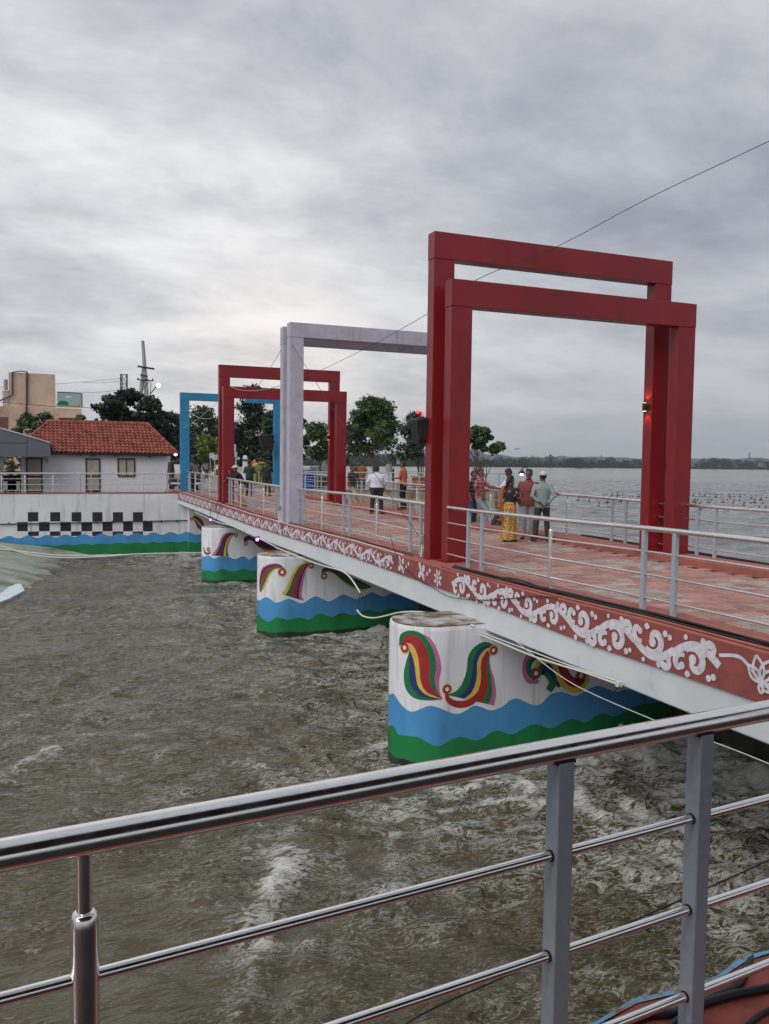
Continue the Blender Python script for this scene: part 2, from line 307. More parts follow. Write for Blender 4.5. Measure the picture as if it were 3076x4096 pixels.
def water_mat(name, deep, rough, bump, scales, foam=False):
    m = bpy.data.materials.new(name); m.use_nodes = True; t = m.node_tree; b = t.nodes['Principled BSDF']; ln = t.links.new
    g = t.nodes.new('ShaderNodeNewGeometry')
    b.inputs['Roughness'].default_value = rough; b.inputs['IOR'].default_value = 1.4; b.inputs['Specular IOR Level'].default_value = .65
    mpn = t.nodes.new('ShaderNodeMapping'); mpn.inputs['Scale'].default_value = scales; mpn.inputs['Rotation'].default_value = (0, 0, YAW); ln(g.outputs['Position'], mpn.inputs[0])
    n = t.nodes.new('ShaderNodeTexNoise'); n.inputs['Scale'].default_value = 1; n.inputs['Detail'].default_value = 2; n.inputs['Roughness'].default_value = .42; n.inputs['Distortion'].default_value = .8; ln(mpn.outputs[0], n.inputs['Vector'])
    bn = t.nodes.new('ShaderNodeBump'); bn.inputs['Strength'].default_value = bump; bn.inputs['Distance'].default_value = .12; ln(n.outputs['Fac'], bn.inputs['Height']); ln(bn.outputs[0], b.inputs['Normal'])
    mq = t.nodes.new('ShaderNodeMapping'); mq.inputs['Scale'].default_value = [x*2.7 for x in scales]; mq.inputs['Rotation'].default_value = (0, 0, YAW+.25); ln(g.outputs['Position'], mq.inputs[0]); nq = t.nodes.new('ShaderNodeTexNoise'); nq.inputs['Scale'].default_value = 1; nq.inputs['Detail'].default_value = 1; nq.inputs['Distortion'].default_value = .6; ln(mq.outputs[0], nq.inputs['Vector']); bq = t.nodes.new('ShaderNodeBump'); bq.inputs['Strength'].default_value = bump*.8; bq.inputs['Distance'].default_value = .042; ln(nq.outputs['Fac'], bq.inputs['Height']); ln(bq.outputs[0], bn.inputs['Normal'])
    # calmer and choppier tongues of current
    mk = t.nodes.new('ShaderNodeMapping'); mk.inputs['Scale'].default_value = (.22, .42, 1) if foam else (.03, .08, 1); mk.inputs['Rotation'].default_value = (0, 0, .25); ln(g.outputs['Position'], mk.inputs[0]); nk = t.nodes.new('ShaderNodeTexNoise'); nk.inputs['Scale'].default_value = 1; nk.inputs['Detail'].default_value = 3; nk.inputs['Distortion'].default_value = 1.5; ln(mk.outputs[0], nk.inputs['Vector'])
    for bb_, lo_, hi_ in ((bn, .22*bump, 1.0*bump), (bq, .3*bump, .9*bump)):
        rk_ = t.nodes.new('ShaderNodeMapRange'); ln(nk.outputs['Fac'], rk_.inputs['Value']); rk_.inputs['From Min'].default_value = .38; rk_.inputs['From Max'].default_value = .62; rk_.inputs['To Min'].default_value = lo_; rk_.inputs['To Max'].default_value = hi_; ln(rk_.outputs[0], bb_.inputs['Strength'])
    c = t.nodes.new('ShaderNodeMix'); c.data_type = 'RGBA'; n2 = t.nodes.new('ShaderNodeTexNoise'); n2.inputs['Scale'].default_value = .5; n2.inputs['Detail'].default_value = 5; n2.inputs['Roughness'].default_value = .55; ln(g.outputs['Position'], n2.inputs['Vector']); ln(n2.outputs['Fac'], c.inputs['Factor'])
    c.inputs['A'].default_value = (*[x*.7 for x in deep], 1); c.inputs['B'].default_value = (*[x*1.35 for x in deep], 1)
    if foam:
        at = t.nodes.new('ShaderNodeAttribute'); at.attribute_name = 'foam'
        def ns(sc, st, det, dist):
            q = t.nodes.new('ShaderNodeMapping'); q.inputs['Rotation'].default_value = (0, 0, YAW); q.inputs['Scale'].default_value = st; ln(g.outputs['Position'], q.inputs[0])
            f = t.nodes.new('ShaderNodeTexNoise'); f.inputs['Scale'].default_value = sc; f.inputs['Detail'].default_value = det; f.inputs['Roughness'].default_value = .65; f.inputs['Distortion'].default_value = dist; ln(q.outputs[0], f.inputs['Vector']); return f.outputs['Fac']
        def mm(op, a, b_, c_=None):
            q = t.nodes.new('ShaderNodeMath'); q.operation = op
            for i_, x_ in enumerate((a, b_, c_)):
                if x_ is None: continue
                if isinstance(x_, (int, float)): q.inputs[i_].default_value = x_
                else: ln(x_, q.inputs[i_])
            return q.outputs[0]
        rd = mm('SUBTRACT', 1.0, mm('ABSOLUTE', mm('MULTIPLY_ADD', ns(3.6, (1, 2.0, 1), 7, 1.6), 4.0, -2.0), 0))
        vv = mm('ADD', mm('MULTIPLY_ADD', rd, .66, mm('MULTIPLY', ns(30, (1, 1, 1), 5, .3), .38)), at.outputs['Fac'])
        mr = t.nodes.new('ShaderNodeMapRange'); ln(vv, mr.inputs['Value']); mr.inputs['From Min'].default_value = .88; mr.inputs['From Max'].default_value = 1.22
        c2 = t.nodes.new('ShaderNodeMix'); c2.data_type = 'RGBA'; ln(mr.outputs[0], c2.inputs['Factor']); ln(c.outputs['Result'], c2.inputs['A']); c2.inputs['B'].default_value = (.50, .51, .48, 1)
        ln(c2.outputs['Result'], b.inputs['Base Color'])
        r2 = t.nodes.new('ShaderNodeMapRange'); ln(mr.outputs[0], r2.inputs['Value']); r2.inputs['To Min'].default_value = rough; r2.inputs['To Max'].default_value = .8; ln(r2.outputs[0], b.inputs['Roughness'])
    else: ln(c.outputs['Result'], b.inputs['Base Color'])
    MATS[name] = m
water_mat('river_water', (.068, .057, .027), .04, 1.0, (3.0, 8.5, 6), True)
water_mat('lake_water', (.092, .092, .083), .12, 1.0, (1.1, 2.6, 1))

XWEIR = 9.55
def river():
    streaks = [[(40, 3120), (130, 3060), (240, 3010), (330, 2950), (430, 2800), (560, 2690)], [(980, 4096), (1010, 3980), (1060, 3870), (1040, 3700), (1110, 3560), (1180, 3440)],
               [(520, 3060), (640, 3020), (860, 3050), (1100, 3065), (1300, 3045), (1480, 2995), (1580, 2985)], [(1180, 4096), (1230, 3900), (1240, 3780)], [(700, 3540), (820, 3600), (930, 3610)], [(100, 2890), (300, 2700), (520, 2570)], [(0, 3150), (200, 3060), (330, 2920), (480, 2760), (700, 2640), (1030, 2545)], [(60, 3400), (420, 3240), (800, 3160), (1200, 3080), (1560, 3000)], [(1290, 4096), (1400, 3800), (1560, 3560), (1800, 3330), (2100, 3150)]]
    SP = []
    for s in streaks:
        p = [PZ(u, v, ZW) for u, v in s]; q = smooth_pts([(a.x, a.y) for a in p], 12); SP.append(np.array(q))
    V = []; F = []; FO = []; base = 0
    for (x0, x1, y0, y1, st) in ((-6.5, XWEIR+.1, 4.0, 13.0, .032), (-10.5, XWEIR+.1, 13.0, 24.0, .05), (-16, XWEIR+.1, 24.0, 41.75, .11)):
        xs = np.linspace(x0, x1, int((x1-x0)/st)); ys = np.linspace(y0, y1, int((y1-y0)/st)); X, Y = np.meshgrid(xs, ys)
        wx = X+.7*fbm(X*.4, Y*.4, 2, 1); wy = Y+.7*fbm(X*.4+7, Y*.4+3, 2, 2)
        ca, sa = math.cos(YAW), math.sin(YAW); A_ = wx*ca-wy*sa; B_ = wx*sa+wy*ca
        d = XWEIR-X
        turb = np.clip(np.exp(-np.maximum(d, 0)/3.6)*1.7, 0, 1)
        h = .13*(fbm(A_*.7, B_*1.2, 2, 0)-.5)+.12*(fbm(A_*1.3+5, B_*2.8, 2, 2)-.5)+.05*(fbm(A_*2.4, B_*5.4, 2, 1)-.5)+.12*(fbm(X*.22, Y*.22, 2, 3)-.5)
        h += turb*(.20*(ridge(wx*1.3, wy*2.0, 4, 1)-.55)+.08*(fbm(wx*5, wy*6, 2, 3)-.5))
        h += .25*np.exp(-(d/.38)**2)*(.35+fbm(X*2.2, Y*2.2, 3, 1))
        br = ridge(A_*1.5, B_*2.6, 3, 3)
        fo = turb*(.25+.26*np.clip(2.2*(br-.42), 0, 1))+.8*np.exp(-(d/.55)**2)
        # broken white crests
        cr = np.zeros_like(X)
        cf = np.zeros_like(X)
        for q, wq in zip(SP, (.45, 1, .6, .6, .4, .15, .2, .25, .5)):
            dm = np.full(X.shape, 9.0)
            for i in range(0, len(q), 2):
                dm = np.minimum(dm, (X-q[i, 0])**2+(Y-q[i, 1])**2)
            cr = np.maximum(cr, np.exp(-dm/.065)); cf = np.maximum(cf, wq*np.exp(-dm/.065))
        pat = np.clip(2.6*(fbm(X*.8, Y*.8, 3, 2)-.40), 0, 1)
        fo += cf*(.05+.22*pat+.30*pat*np.clip(3*(br-.5), 0, 1))
        fo += .14*np.clip(3*(fbm(X*.30, Y*.30, 2, 0)-.47), 0, 1)*np.clip(3*(br-.58), 0, 1)
        h += cr*.13*(br-.2)
        # splash where the current meets the piers
        for (px, py) in ((8.6, 20.3), (8.6, 10.6), (8.4, 30.3)):
            k = np.exp(-(((X-px)/.8)**2+((Y-py)/.35)**2)); h += k*.34*(.3+fbm(X*4, Y*4, 3, 2)); fo += k*.7
        for (px, py, r_) in ((4.88, 11.55, .62), (5.2, 21.45, .64), (5.46, 31.3, .64)):
            k = np.exp(-((np.maximum(np.abs(Y-py)-r_, 0)**2+np.maximum(px+.2-X, 0)**2)/.05)); fo += .22*k*br
        n = len(V); Z = ZW+h
        P = np.stack([X.ravel(), Y.ravel(), Z.ravel()], 1); ny, nx = X.shape
        idx = np.arange(nx*ny).reshape(ny, nx)+base
        q = np.stack([idx[:-1, :-1].ravel(), idx[:-1, 1:].ravel(), idx[1:, 1:].ravel(), idx[1:, :-1].ravel()], 1)
        V.append(P); F.append(q); FO.append(np.clip(fo, 0, 1.2).ravel()); base += len(P)
    # plain sheet round the modelled waves
    for (x0, x1, y0, y1) in ((-400, -15.9, -200, 60), (-15.9, 12, -200, 4.05), (-15.9, -10.45, 4.05, 24.05), (-10.45, -6.45, 4.05, 13.05)):
        P = np.array([(x0, y0, ZW-.03), (x1, y0, ZW-.03), (x1, y1, ZW-.03), (x0, y1, ZW-.03)]); V.append(P); F.append(np.array([[0, 1, 2, 3]])+base); FO.append(np.zeros(4)); base += 4
    V = np.concatenate(V); F = np.concatenate(F); FO = np.concatenate(FO)
    me = bpy.data.meshes.new('river'); me.vertices.add(len(V)); me.vertices.foreach_set('co', V.ravel().astype(np.float32))
    me.loops.add(F.size); me.loops.foreach_set('vertex_index', F.ravel().astype(np.int32)); me.polygons.add(len(F))
    me.polygons.foreach_set('loop_start', np.arange(0, F.size, 4, dtype=np.int32)); me.polygons.foreach_set('use_smooth', np.ones(len(F), bool))
    a = me.attributes.new('foam', 'FLOAT', 'POINT'); a.data.foreach_set('value', FO.astype(np.float32))
    me.update(calc_edges=True); me.materials.append(MATS['river_water']); o = bpy.data.objects.new('river', me); COL.objects.link(o)
    tag(o, 'brown rippling river flowing from the weir under the bridge', 'river', kind='structure')
river()

def lake():
    mb = MB()
    xs = [XWEIR+.12]+list(np.linspace(14, 120, 214)); ys = list(np.linspace(-10, 150, 300))
    X, Y = np.meshgrid(np.array(xs), np.array(ys))
    A_ = X*math.cos(YAW)-Y*math.sin(YAW); B_ = X*math.sin(YAW)+Y*math.cos(YAW)
    H = .34*(ridge(A_*.35, B_*.75, 4, 1)-.55)+.12*(fbm(A_*1.0, B_*2, 3, 2)-.5)
    H *= np.clip((X-12)/4, 0, 1)
    ny, nx = X.shape; V = np.stack([X.ravel(), Y.ravel(), (ZL+H).ravel()], 1)
    idx = np.arange(nx*ny).reshape(ny, nx); q = np.stack([idx[:-1, :-1].ravel(), idx[:-1, 1:].ravel(), idx[1:, 1:].ravel(), idx[1:, :-1].ravel()], 1)
    mb.v = [tuple(p) for p in V]; mb.f = [tuple(p) for p in q]; mb.m = [0]*len(q)
    z = ZL-.02
    for (x0, x1, y0, y1) in ((119.9, 4000, -900, 4000), (-800, 119.95, 149.9, 4000), (XWEIR+.12, 119.95, -900, -9.9)):
        mb.add([(x0, y0, z), (x1, y0, z), (x1, y1, z), (x0, y1, z)], [(0, 1, 2, 3)])
    o = mb.build('lake', 'lake_water', smooth=True); tag(o, 'wide grey rippled lake beyond the bridge', 'lake', kind='structure')
lake()

# land on the near bank beyond the river
land = [(-3000, 41.9), (6.3, 41.9), (6.3, 46), (13.2, 46), (13.2, 44.3), (27, 44.3), (27.5, 53), (25, 66), (20, 82), (10, 140), (-60, 420), (-3000, 2500)]
o = MB().prism(land, -3.3, -.32).build('ground', 'ground'); tag(o, 'bare earth bank behind the white river wall', 'ground', kind='structure')
plz = [(6.3, 43.95), (13.2, 43.95), (13.2, 44.9), (26.6, 44.9), (27, 53), (24.6, 65), (19.5, 81), (9, 120), (-12, 120), (4, 70), (6.3, 60)]
o = MB().prism(plz, -.4, .06).build('plaza_paving', 'plaza'); tag(o, 'pale paved plaza at the far end of the bridge', 'paving', kind='structure')
# far shore
shore = [(200, 620), (700, 640), (1300, 640), (1465, 660), (1750, 760), (2000, 850), (2300, 930), (2570, 1020), (3076, 1150), (3700, 1250)]
SH = []
for u, dd in shore:
    d = ray(u, 1860); a = math.atan2(d.x, d.y); SH.append((math.sin(a)*dd, math.cos(a)*dd))
mb = MB()
for i in range(len(SH)-1):
    (x0, y0), (x1, y1) = SH[i], SH[i+1]
    mb.add([(x0, y0, ZL-.3), (x1, y1, ZL-.3), (x1*1.01, y1*1.01, ZL+1.2), (x0*1.01, y0*1.01, ZL+1.2), (x1*3.5, y1*3.5, ZL+6), (x0*3.5, y0*3.5, ZL+6)], [(0, 1, 2, 3), (3, 2, 4, 5)])
o = mb.build('far_shore', 'far_land'); tag(o, 'low green far shore of the lake', 'shore', kind='structure')
# low distant hills
mb = MB(); hp = []
for i in range(60):
    u = 900+i*50; d = ray(u, 1860); a = math.atan2(d.x, d.y); dd = 2900; hh = 22+26*max(0, math.sin(i*.37+1.2))*max(0, math.sin(i*.11))+12*random.random()
    hp.append((math.sin(a)*dd, math.cos(a)*dd, hh))
for i in range(59):
    a, b = hp[i], hp[i+1]
    mb.add([(a[0], a[1], -2), (b[0], b[1], -2), (b[0], b[1], b[2]), (a[0], a[1], a[2]), (b[0]*1.2, b[1]*1.2, -2), (a[0]*1.2, a[1]*1.2, -2)], [(0, 1, 2, 3), (3, 2, 4, 5)])
o = mb.build('hills', 'hill', smooth=True); tag(o, 'low blue hills behind the far shore', 'hills', kind='structure')

# weir under the bridge
t = thing('weir', 'dark wet concrete weir under the bridge with water spilling down it', 'weir', (XWEIR, 6, ZW))
mb = MB(); ys = np.arange(-8, 44, .4)
mb.loft([[(XWEIR-.05+.05*math.sin(y*3), y, ZW-.6), (XWEIR+.06+.02*math.sin(y*7), y, ZL-.12), (XWEIR+.16, y, ZL+.03), (XWEIR+.5, y, ZL+.03), (XWEIR+.5, y, ZW-.6)] for y in ys])
mb.build('weir_wall', 'weir', t, smooth=False)

# ================================================================ footbridge
BX0, BX1 = 6.12, 12.15
YS = list(np.arange(-6, 44.01, .5))
br = thing('footbridge', 'long red and white footbridge deck on painted piers', 'bridge', (9.1, 20, -.8))
def yloft(prof, ys=YS): return MB().loft([prof(y) for y in ys])
HF = [(-6, .48), (5.7, .48), (8.2, .47), (10.5, .37), (13.6, .335), (21, .31), (26, .34), (40, .39), (44, .39)]
ZB = [(-6, -.85), (6.8, -.85), (9.7, -.816), (12.7, -.80), (19.6, -.715), (26.3, -.70), (30.3, -.61), (35.5, -.52), (44, -.46)]
def hf(y): return lerp_tab(HF, y)
def zb(y): return lerp_tab(ZB, y)
KI, FKI = 6.84, 11.28
yloft(lambda y: [(BX0+.018, y, zk(y)-.30), (KI, y, zk(y)-.30), (KI, y, zk(y)), (BX0+.018, y, zk(y))]).build('kerb', 'kerb_red', br, bevel=.012)
yloft(lambda y: [(FKI, y, zk(y)-.30), (BX1-.01, y, zk(y)-.30), (BX1-.01, y, zk(y)), (FKI, y, zk(y))]).build('kerb', 'kerb_red', br, bevel=.012)
fascia = yloft(lambda y: [(BX0, y, zk(y)-hf(y)), (BX0+.016, y, zk(y)-hf(y)), (BX0+.016, y, zk(y)-.008), (BX0, y, zk(y)-.008)]).build('fascia', 'fascia_red', br)
yloft(lambda y: [(BX1, y, zk(y)-hf(y)), (BX1+.05, y, zk(y)-hf(y)), (BX1+.05, y, zk(y)-.01), (BX1, y, zk(y)-.01)]).build('fascia', 'fascia_red', br)
yloft(lambda y: [(BX0+.03, y, zb(y)), (BX0+.42, y, zb(y)), (BX0+.42, y, zk(y)-.302), (BX0+.03, y, zk(y)-.302)]).build('edge_beam', 'beam_white', br, bevel=.02)
yloft(lambda y: [(BX1-.42, y, zb(y)), (BX1-.03, y, zb(y)), (BX1-.03, y, zk(y)-.302), (BX1-.42, y, zk(y)-.302)]).build('edge_beam', 'beam_white', br)
yloft(lambda y: [(KI+.002, y, zk(y)-.31), (FKI-.002, y, zk(y)-.31), (FKI-.002, y, zd(y)-.032), (KI+.002, y, zd(y)-.032)]).build('deck_slab', 'joint', br)
# interlocking zigzag pavers
pav = yloft(lambda y: [(KI+.003, y, zd(y)-.03), (FKI-.003, y, zd(y)-.03), (FKI-.003, y, zd(y)-.012), (KI+.003, y, zd(y)-.012)]).build('paving', 'joint', br)
PL, PWD = .30, .235
def paver_pts(i):
    g = .013; a = PL/2-g; b = PWD/2-g; k = .045
    return [(-a, -b+0), (-a/2, -b-k), (0, -b), (a/2, -b-k), (a, -b), (a-k*.0, 0), (a, b), (a/2, b-k), (0, b), (-a/2, b-k), (-a, b), (-a+k*.0, 0)]
PP = paver_pts(0); pm = {}
for kind in ('red', 'grey'):
    m_ = MB(); n = len(PP)
    m_.add([(x, y, -.02) for x, y in PP]+[(x, y, -.004) for x, y in PP]+[(x*.965, y*.94, 0) for x, y in PP],
           [tuple(range(2*n, 3*n))]+[(j, (j+1) % n, n+(j+1) % n, n+j) for j in range(n)]+[(n+j, n+(j+1) % n, 2*n+(j+1) % n, 2*n+j) for j in range(n)])
    pm[kind] = m_
def paver_kind(x, y):
    u = (x-9.06)/1.22; v = ((y+.3) % 2.9)/1.45-1
    s = abs(u % 2-1)+abs(v)
    return 'grey' if s < .62 else 'red'
pl = []
ny = int(49/PWD)
for j in range(ny):
    y = -5.5+j*PWD
    for i in range(int((FKI-KI-.03)/PL)+1):
        x = KI+.12+i*PL+(PL/4 if j % 2 else 0)
        if x > FKI-.10: continue
        x_ = x; k = paver_kind(math.floor(x/PL)*PL, math.floor(y/PWD)*PWD)
        if random.random() < .09: k = 'red' if k == 'grey' else 'grey'
        pl.append((x_, y, k))
def inview(p):
    d = Vector(p)-Vector((0, 0, CAMZ)); z = d.dot(CF)
    if z < .1: return None
    u = PW/2+FPX*d.dot(CR)/z; v = PH/2-FPX*d.dot(CU)/z
    return (u, v) if -20 < u < PW+20 and -20 < v < PH+20 else None
order = sorted([i for i, p in enumerate(pl) if inview((p[0], p[1], zd(p[1])))], key=lambda i: pl[i][0]**2+pl[i][1]**2)[:300]
single = set(order); pme = {}
for k in pm:
    o = pm[k].build('paver', 'paver_'+k, None); pme[k] = o.data; bpy.data.objects.remove(o)
rest = MB()
for i, (x, y, k) in enumerate(pl):
    z = zd(y)+random.uniform(-.003, .003); rz = random.gauss(0, .012)
    if i in single:
        o = bpy.data.objects.new('paver', pme[k]); COL.objects.link(o); o.parent = pav; o.location = Vector((x, y, z))-ORG[pav.name]; o.rotation_euler = (random.gauss(0, .008), random.gauss(0, .008), rz)
    else:
        tx, ty = random.gauss(0, .008), random.gauss(0, .008); mbk = pm[k]
        rest.add([(x+a, y+b, z+c+a*tx+b*ty) for a, b, c in mbk.v], mbk.f, 0 if k == 'red' else 1)
o = rest.build('paver_field', ['paver_red', 'paver_grey'], pav); o['kind'] = 'stuff'

# ---------------------------------------------------------------- painted white scrollwork on the fascia
def ribbon(mb, pts, wd, put, m=0):
    P = np.array(pts, float); k = len(P); W_ = np.array(wd if hasattr(wd, '__len__') else [wd]*k)
    T = np.gradient(P, axis=0); T /= np.maximum(np.linalg.norm(T, axis=1, keepdims=True), 1e-9); Nn = np.stack([-T[:, 1], T[:, 0]], 1)
    A = P+Nn*W_[:, None]/2; B = P-Nn*W_[:, None]/2
    vs = [put(*A[i]) for i in range(k)]+[put(*B[i]) for i in range(k)]
    mb.add(vs, [(i, i+1, k+i+1, k+i) for i in range(k-1)], m)
def disc(mb, c, r, put, m=0, ry=None, rot=0, n=14):
    ry = ry or r; cs, sn = math.cos(rot), math.sin(rot)
    mb.add([put(c[0]+r*math.cos(a)*cs-ry*math.sin(a)*sn, c[1]+r*math.cos(a)*sn+ry*math.sin(a)*cs) for a in [2*math.pi*i/n for i in range(n)]], [tuple(range(n))], m)
def spiral(c, r0, r1, a0, da, n=22): return [(c[0]+(r0+(r1-r0)*(i/n)**.8)*math.cos(a0+da*i/n), c[1]+(r0+(r1-r0)*(i/n)**.8)*math.sin(a0+da*i/n)) for i in range(n+1)]
def taper(n, w, e=.25): return [w*(e+(1-e)*math.sin(math.pi*min(1, (i+.3)/n*.9+.1))) for i in range(n)]
FOFF = [.004]
def fput(yy, zz): return (BX0-FOFF[0], yy, zz)
def motif(mb, y0, P, flip, H, mid, dens=1):
    s = -1 if flip else 1
    put = lambda a, b: fput(y0-a*P, mid(y0-a*P)+s*b*H)
    asp = P/H
    def sc(c, r0, r1, a0, da, n=22): return [(x/asp, y) for x, y in spiral((c[0]*asp, c[1]), r0, r1, a0, da, n)]
    j = lambda q=.03: random.uniform(-q, q)
    stem = [(i/24, .30*math.sin(math.pi*i/24)*1.0-.02) for i in range(-1, 25)]
    def lay(k): FOFF[0] = .004+k*.0009+(.0004 if flip else 0)
    lay(0); rib(mb, stem, [.19]*len(stem), put, asp, H); lay(1)
    c = sc((.50+j(), -.10+j()), .36, .09, math.pi*.80, -math.pi*2.0, 26); rib(mb, c, taper(27, .20), put, asp, H); lay(2)
    e = c[-1]; dsc(mb, e, .12, put, asp); lay(3)
    c = sc((.14+j(), -.22+j()), .24, .08, math.pi*.3, math.pi*1.5, 16); rib(mb, c, taper(17, .18), put, asp, H); lay(4); dsc(mb, c[-1], .09, put, asp); lay(5)
    c = sc((.84+j(), .25+j()), .24, .08, math.pi*1.25, -math.pi*1.5, 16); rib(mb, c, taper(17, .185), put, asp, H); lay(6); dsc(mb, c[-1], .095, put, asp); lay(7)
    for (a, b, r) in ((.28, .42, .06), (.80, -.36, .075), (.90, -.30, .06)):
        dsc(mb, (a+j(.01), b), r*random.uniform(.95, 1.35), put, asp)
    for (a, b, an) in ((.66, .42, .5), (.34, -.42, .2)):
        lf = [(a+t*.13*math.cos(an), b+t*.13*math.sin(an)*asp*.5-.05*t*t) for t in np.linspace(-.5, .5, 7)]; rib(mb, lf, [.04, .11, .16, .17, .14, .09, .03], put, asp, H)
def rib(mb, pts, wd, put, asp, H):
    P = np.array(pts); Q = P.copy(); Q[:, 0] *= asp
    ribbon(mb, Q, np.array(wd), lambda a, b: put(a/asp, b))
def dsc(mb, c, r, put, asp): disc(mb, (c[0]*asp, c[1]), r, lambda a, b: put(a/asp, b))
mid = lambda y: zk(y)-.008-hf(y)/2
sections = [(12.0, 6.0, .64, .38), (22.3, 14.6, .52, .30), (31.8, 22.4, .52, .30), (41.2, 32.2, .54, .33)]
for (ya, yb, P, H) in sections:
    y = ya; fl = False
    while y-P > yb-.3:
        mb = MB(); motif(mb, y, P*1.0, fl, H*(1.18 if y < 9 else 1), mid); mb.build('painted_scroll', 'scroll_white', fascia); y -= P; fl = not fl
# flower, butterflies and lotus
mb = MB(); c = (12.55, mid(12.55))
FOFF[0] = .005
for k in range(7): a = 2*math.pi*k/7+.3; FOFF[0] += .0005; disc(mb, (c[0]+.10*math.cos(a), c[1]+.10*math.sin(a)), .055, fput, 0, .028, a)
disc(mb, c, .032, fput); mb.build('painted_flower', 'scroll_white', fascia)
for yy in (13.2, 14.1):
    mb = MB(); c = (yy, mid(yy)+.01)
    FOFF[0] = .005
    for dx, dz, r, a in ((.07, .09, .085, 1.0), (-.07, .07, .075, 2.0), (.07, -.05, .08, -.7), (-.08, -.07, .075, -2.4)): FOFF[0] += .0006; disc(mb, (c[0]+dx, c[1]+dz), r, fput, 0, .05, a)
    ribbon(mb, [(c[0]+.1, c[1]+.12), (c[0], c[1]), (c[0]-.09, c[1]-.13)], [.02, .035, .02], lambda a, b: (BX0-.009, a, b)); mb.build('painted_butterfly', 'scroll_white', fascia)
    mb = MB(); [disc(mb, (yy-.33+q*.1, mid(yy)+.08-.07*q), .035, fput) for q in range(3)]; mb.build('painted_dots', 'scroll_white', fascia)
mb = MB(); c = (5.72, mid(5.72)-.04)
for a, ln in ((2.5, .22), (2.0, .25), (1.3, .25), (.7, .2), (3.7, .12), (4.6, .1)):
    d = np.array([math.cos(a), math.sin(a)]); nn = np.array([-d[1], d[0]]); p0 = np.array(c)
    for s in (-1, 1):
        FOFF[0] += .0005; ribbon(mb, [tuple(p0+d*ln*t+nn*s*ln*.26*math.sin(math.pi*t)) for t in np.linspace(0, 1, 10)], [.03]*10, fput)
FOFF[0] = .004; ribbon(mb, smooth_pts([(6.25, mid(6.2)+.1), (6.0, mid(6)+.14), (5.85, mid(5.85)+.06), c, (5.5, c[1]-.06), (5.2, c[1]-.14)], 6), .035, fput)
mb.build('painted_lotus', 'scroll_white', fascia)

# ================================================================ piers with murals
class Pier:
    def __init__(s, x0, yc, r, zt, x1): s.x0, s.yc, s.r, s.zt, s.x1 = x0, yc, r, zt, x1; s.q = math.pi*r/2
    def pt(s, q, z, off=0):
        R_ = s.r+off; cx = s.x0+s.r
        if abs(q) < s.q: a = q/s.r; return (cx-R_*math.cos(a), s.yc-R_*math.sin(a), z)
        sg = 1 if q > 0 else -1; return (cx+abs(q)-s.q, s.yc-sg*R_, z)
    def hit(s, u, v):
        d = ray(u, v); yn = s.yc-s.r; t = yn/d.y; cx = s.x0+s.r
        if d.x*t >= cx: return (s.q+d.x*t-cx, CAMZ+d.z*t)
        A = d.x**2+d.y**2; B = -2*(d.x*cx+d.y*s.yc); C = cx*cx+s.yc**2-s.r**2; D = max(B*B-4*A*C, 0)
        t = (-B-math.sqrt(D))/(2*A); x, y = d.x*t, d.y*t
        return (s.r*math.atan2(s.yc-y, cx-x), CAMZ+d.z*t)
def make_pier(P, label, blue, green, paint):
    t = thing('bridge_pier', label, 'pier', (P.x0+2, P.yc, ZW-.4), 'painted piers under the bridge')
    qs = list(np.arange(-P.q-1.2, -P.q, .4))+list(np.linspace(-P.q, P.q, 33))+list(np.arange(P.q+.1, P.x1-P.x0-P.r+P.q, .3))
    L_ = P.x1-P.x0-P.r+P.q
    ring = [P.pt(q, 0)[:2] for q in [-L_]+[q for q in qs if q > -L_]+[L_]]
    mb = MB(); nr = len(ring); jit = [random.uniform(-.015, .015) for _ in ring]
    mb.loft([[(x, y, z) for x, y in ring] for z in (ZW-.8, P.zt-.05)]+[[((x-P.x0-P.r)*.985+P.x0+P.r, (y-P.yc)*.985+P.yc, P.zt+j*.5) for (x, y), j in zip(ring, jit)]], True)
    mb.build('shaft', 'white_paint', t)
    mb = MB(); poly = [((x-P.x0-P.r)*.965+P.x0+P.r+.01, (y-P.yc)*.955+P.yc) for x, y in ring]
    mb.add([(x, y, P.zt+.012+j) for (x, y), j in zip(poly, jit)], [tuple(range(nr))]); mb.build('pier_cap', 'pier_top', t)
    bp = sorted(P.hit(*p) for p in blue); gp = sorted(P.hit(*p) for p in green)
    def ext(pl_):
        P_ = smooth_pts(pl_, 5); a = np.array(P_); z0 = a[0, 1]
        pre = [(q, z0+.06*math.sin(q*8)) for q in np.arange(-P.q-1.2, a[0, 0]-.05, .06)]; return np.array(pre+[tuple(p) for p in P_])
    B_, G_ = ext(bp), ext(gp)
    q1 = max(B_[-1, 0], G_[-1, 0])+.6
    S = np.unique(np.concatenate([np.arange(-P.q-1.1, q1, .05)]))
    bz = np.interp(S, B_[:, 0], B_[:, 1]); gz = np.interp(S, G_[:, 0], G_[:, 1])
    mb = MB(); mb.loft([[P.pt(q, z2, .003) for q, z2 in zip(S, gz)], [P.pt(q, z2, .003) for q, z2 in zip(S, bz)]], False, 0, False); mb.build('blue_wave_band', 'wave_blue', t)
    mb = MB(); mb.loft([[P.pt(q, ZW-.7, .004) for q in S], [P.pt(q, z2, .004) for q, z2 in zip(S, gz)]], False, 0, False); mb.build('green_wave_band', 'wave_green', t)
    ZS = ZW+.05+.05*fbm(S*3.0, S*0+2, 3, 1)+.03*fbm(S*11, S*0+5, 2, 2)
    mb = MB(); mb.loft([[P.pt(q, ZW-.3, .007) for q in S], [P.pt(q, z2, .007) for q, z2 in zip(S, ZS)]], False, 0, False); mb.build('waterline_stain', 'wet_stain', t)
    paint(P, t)
    return t
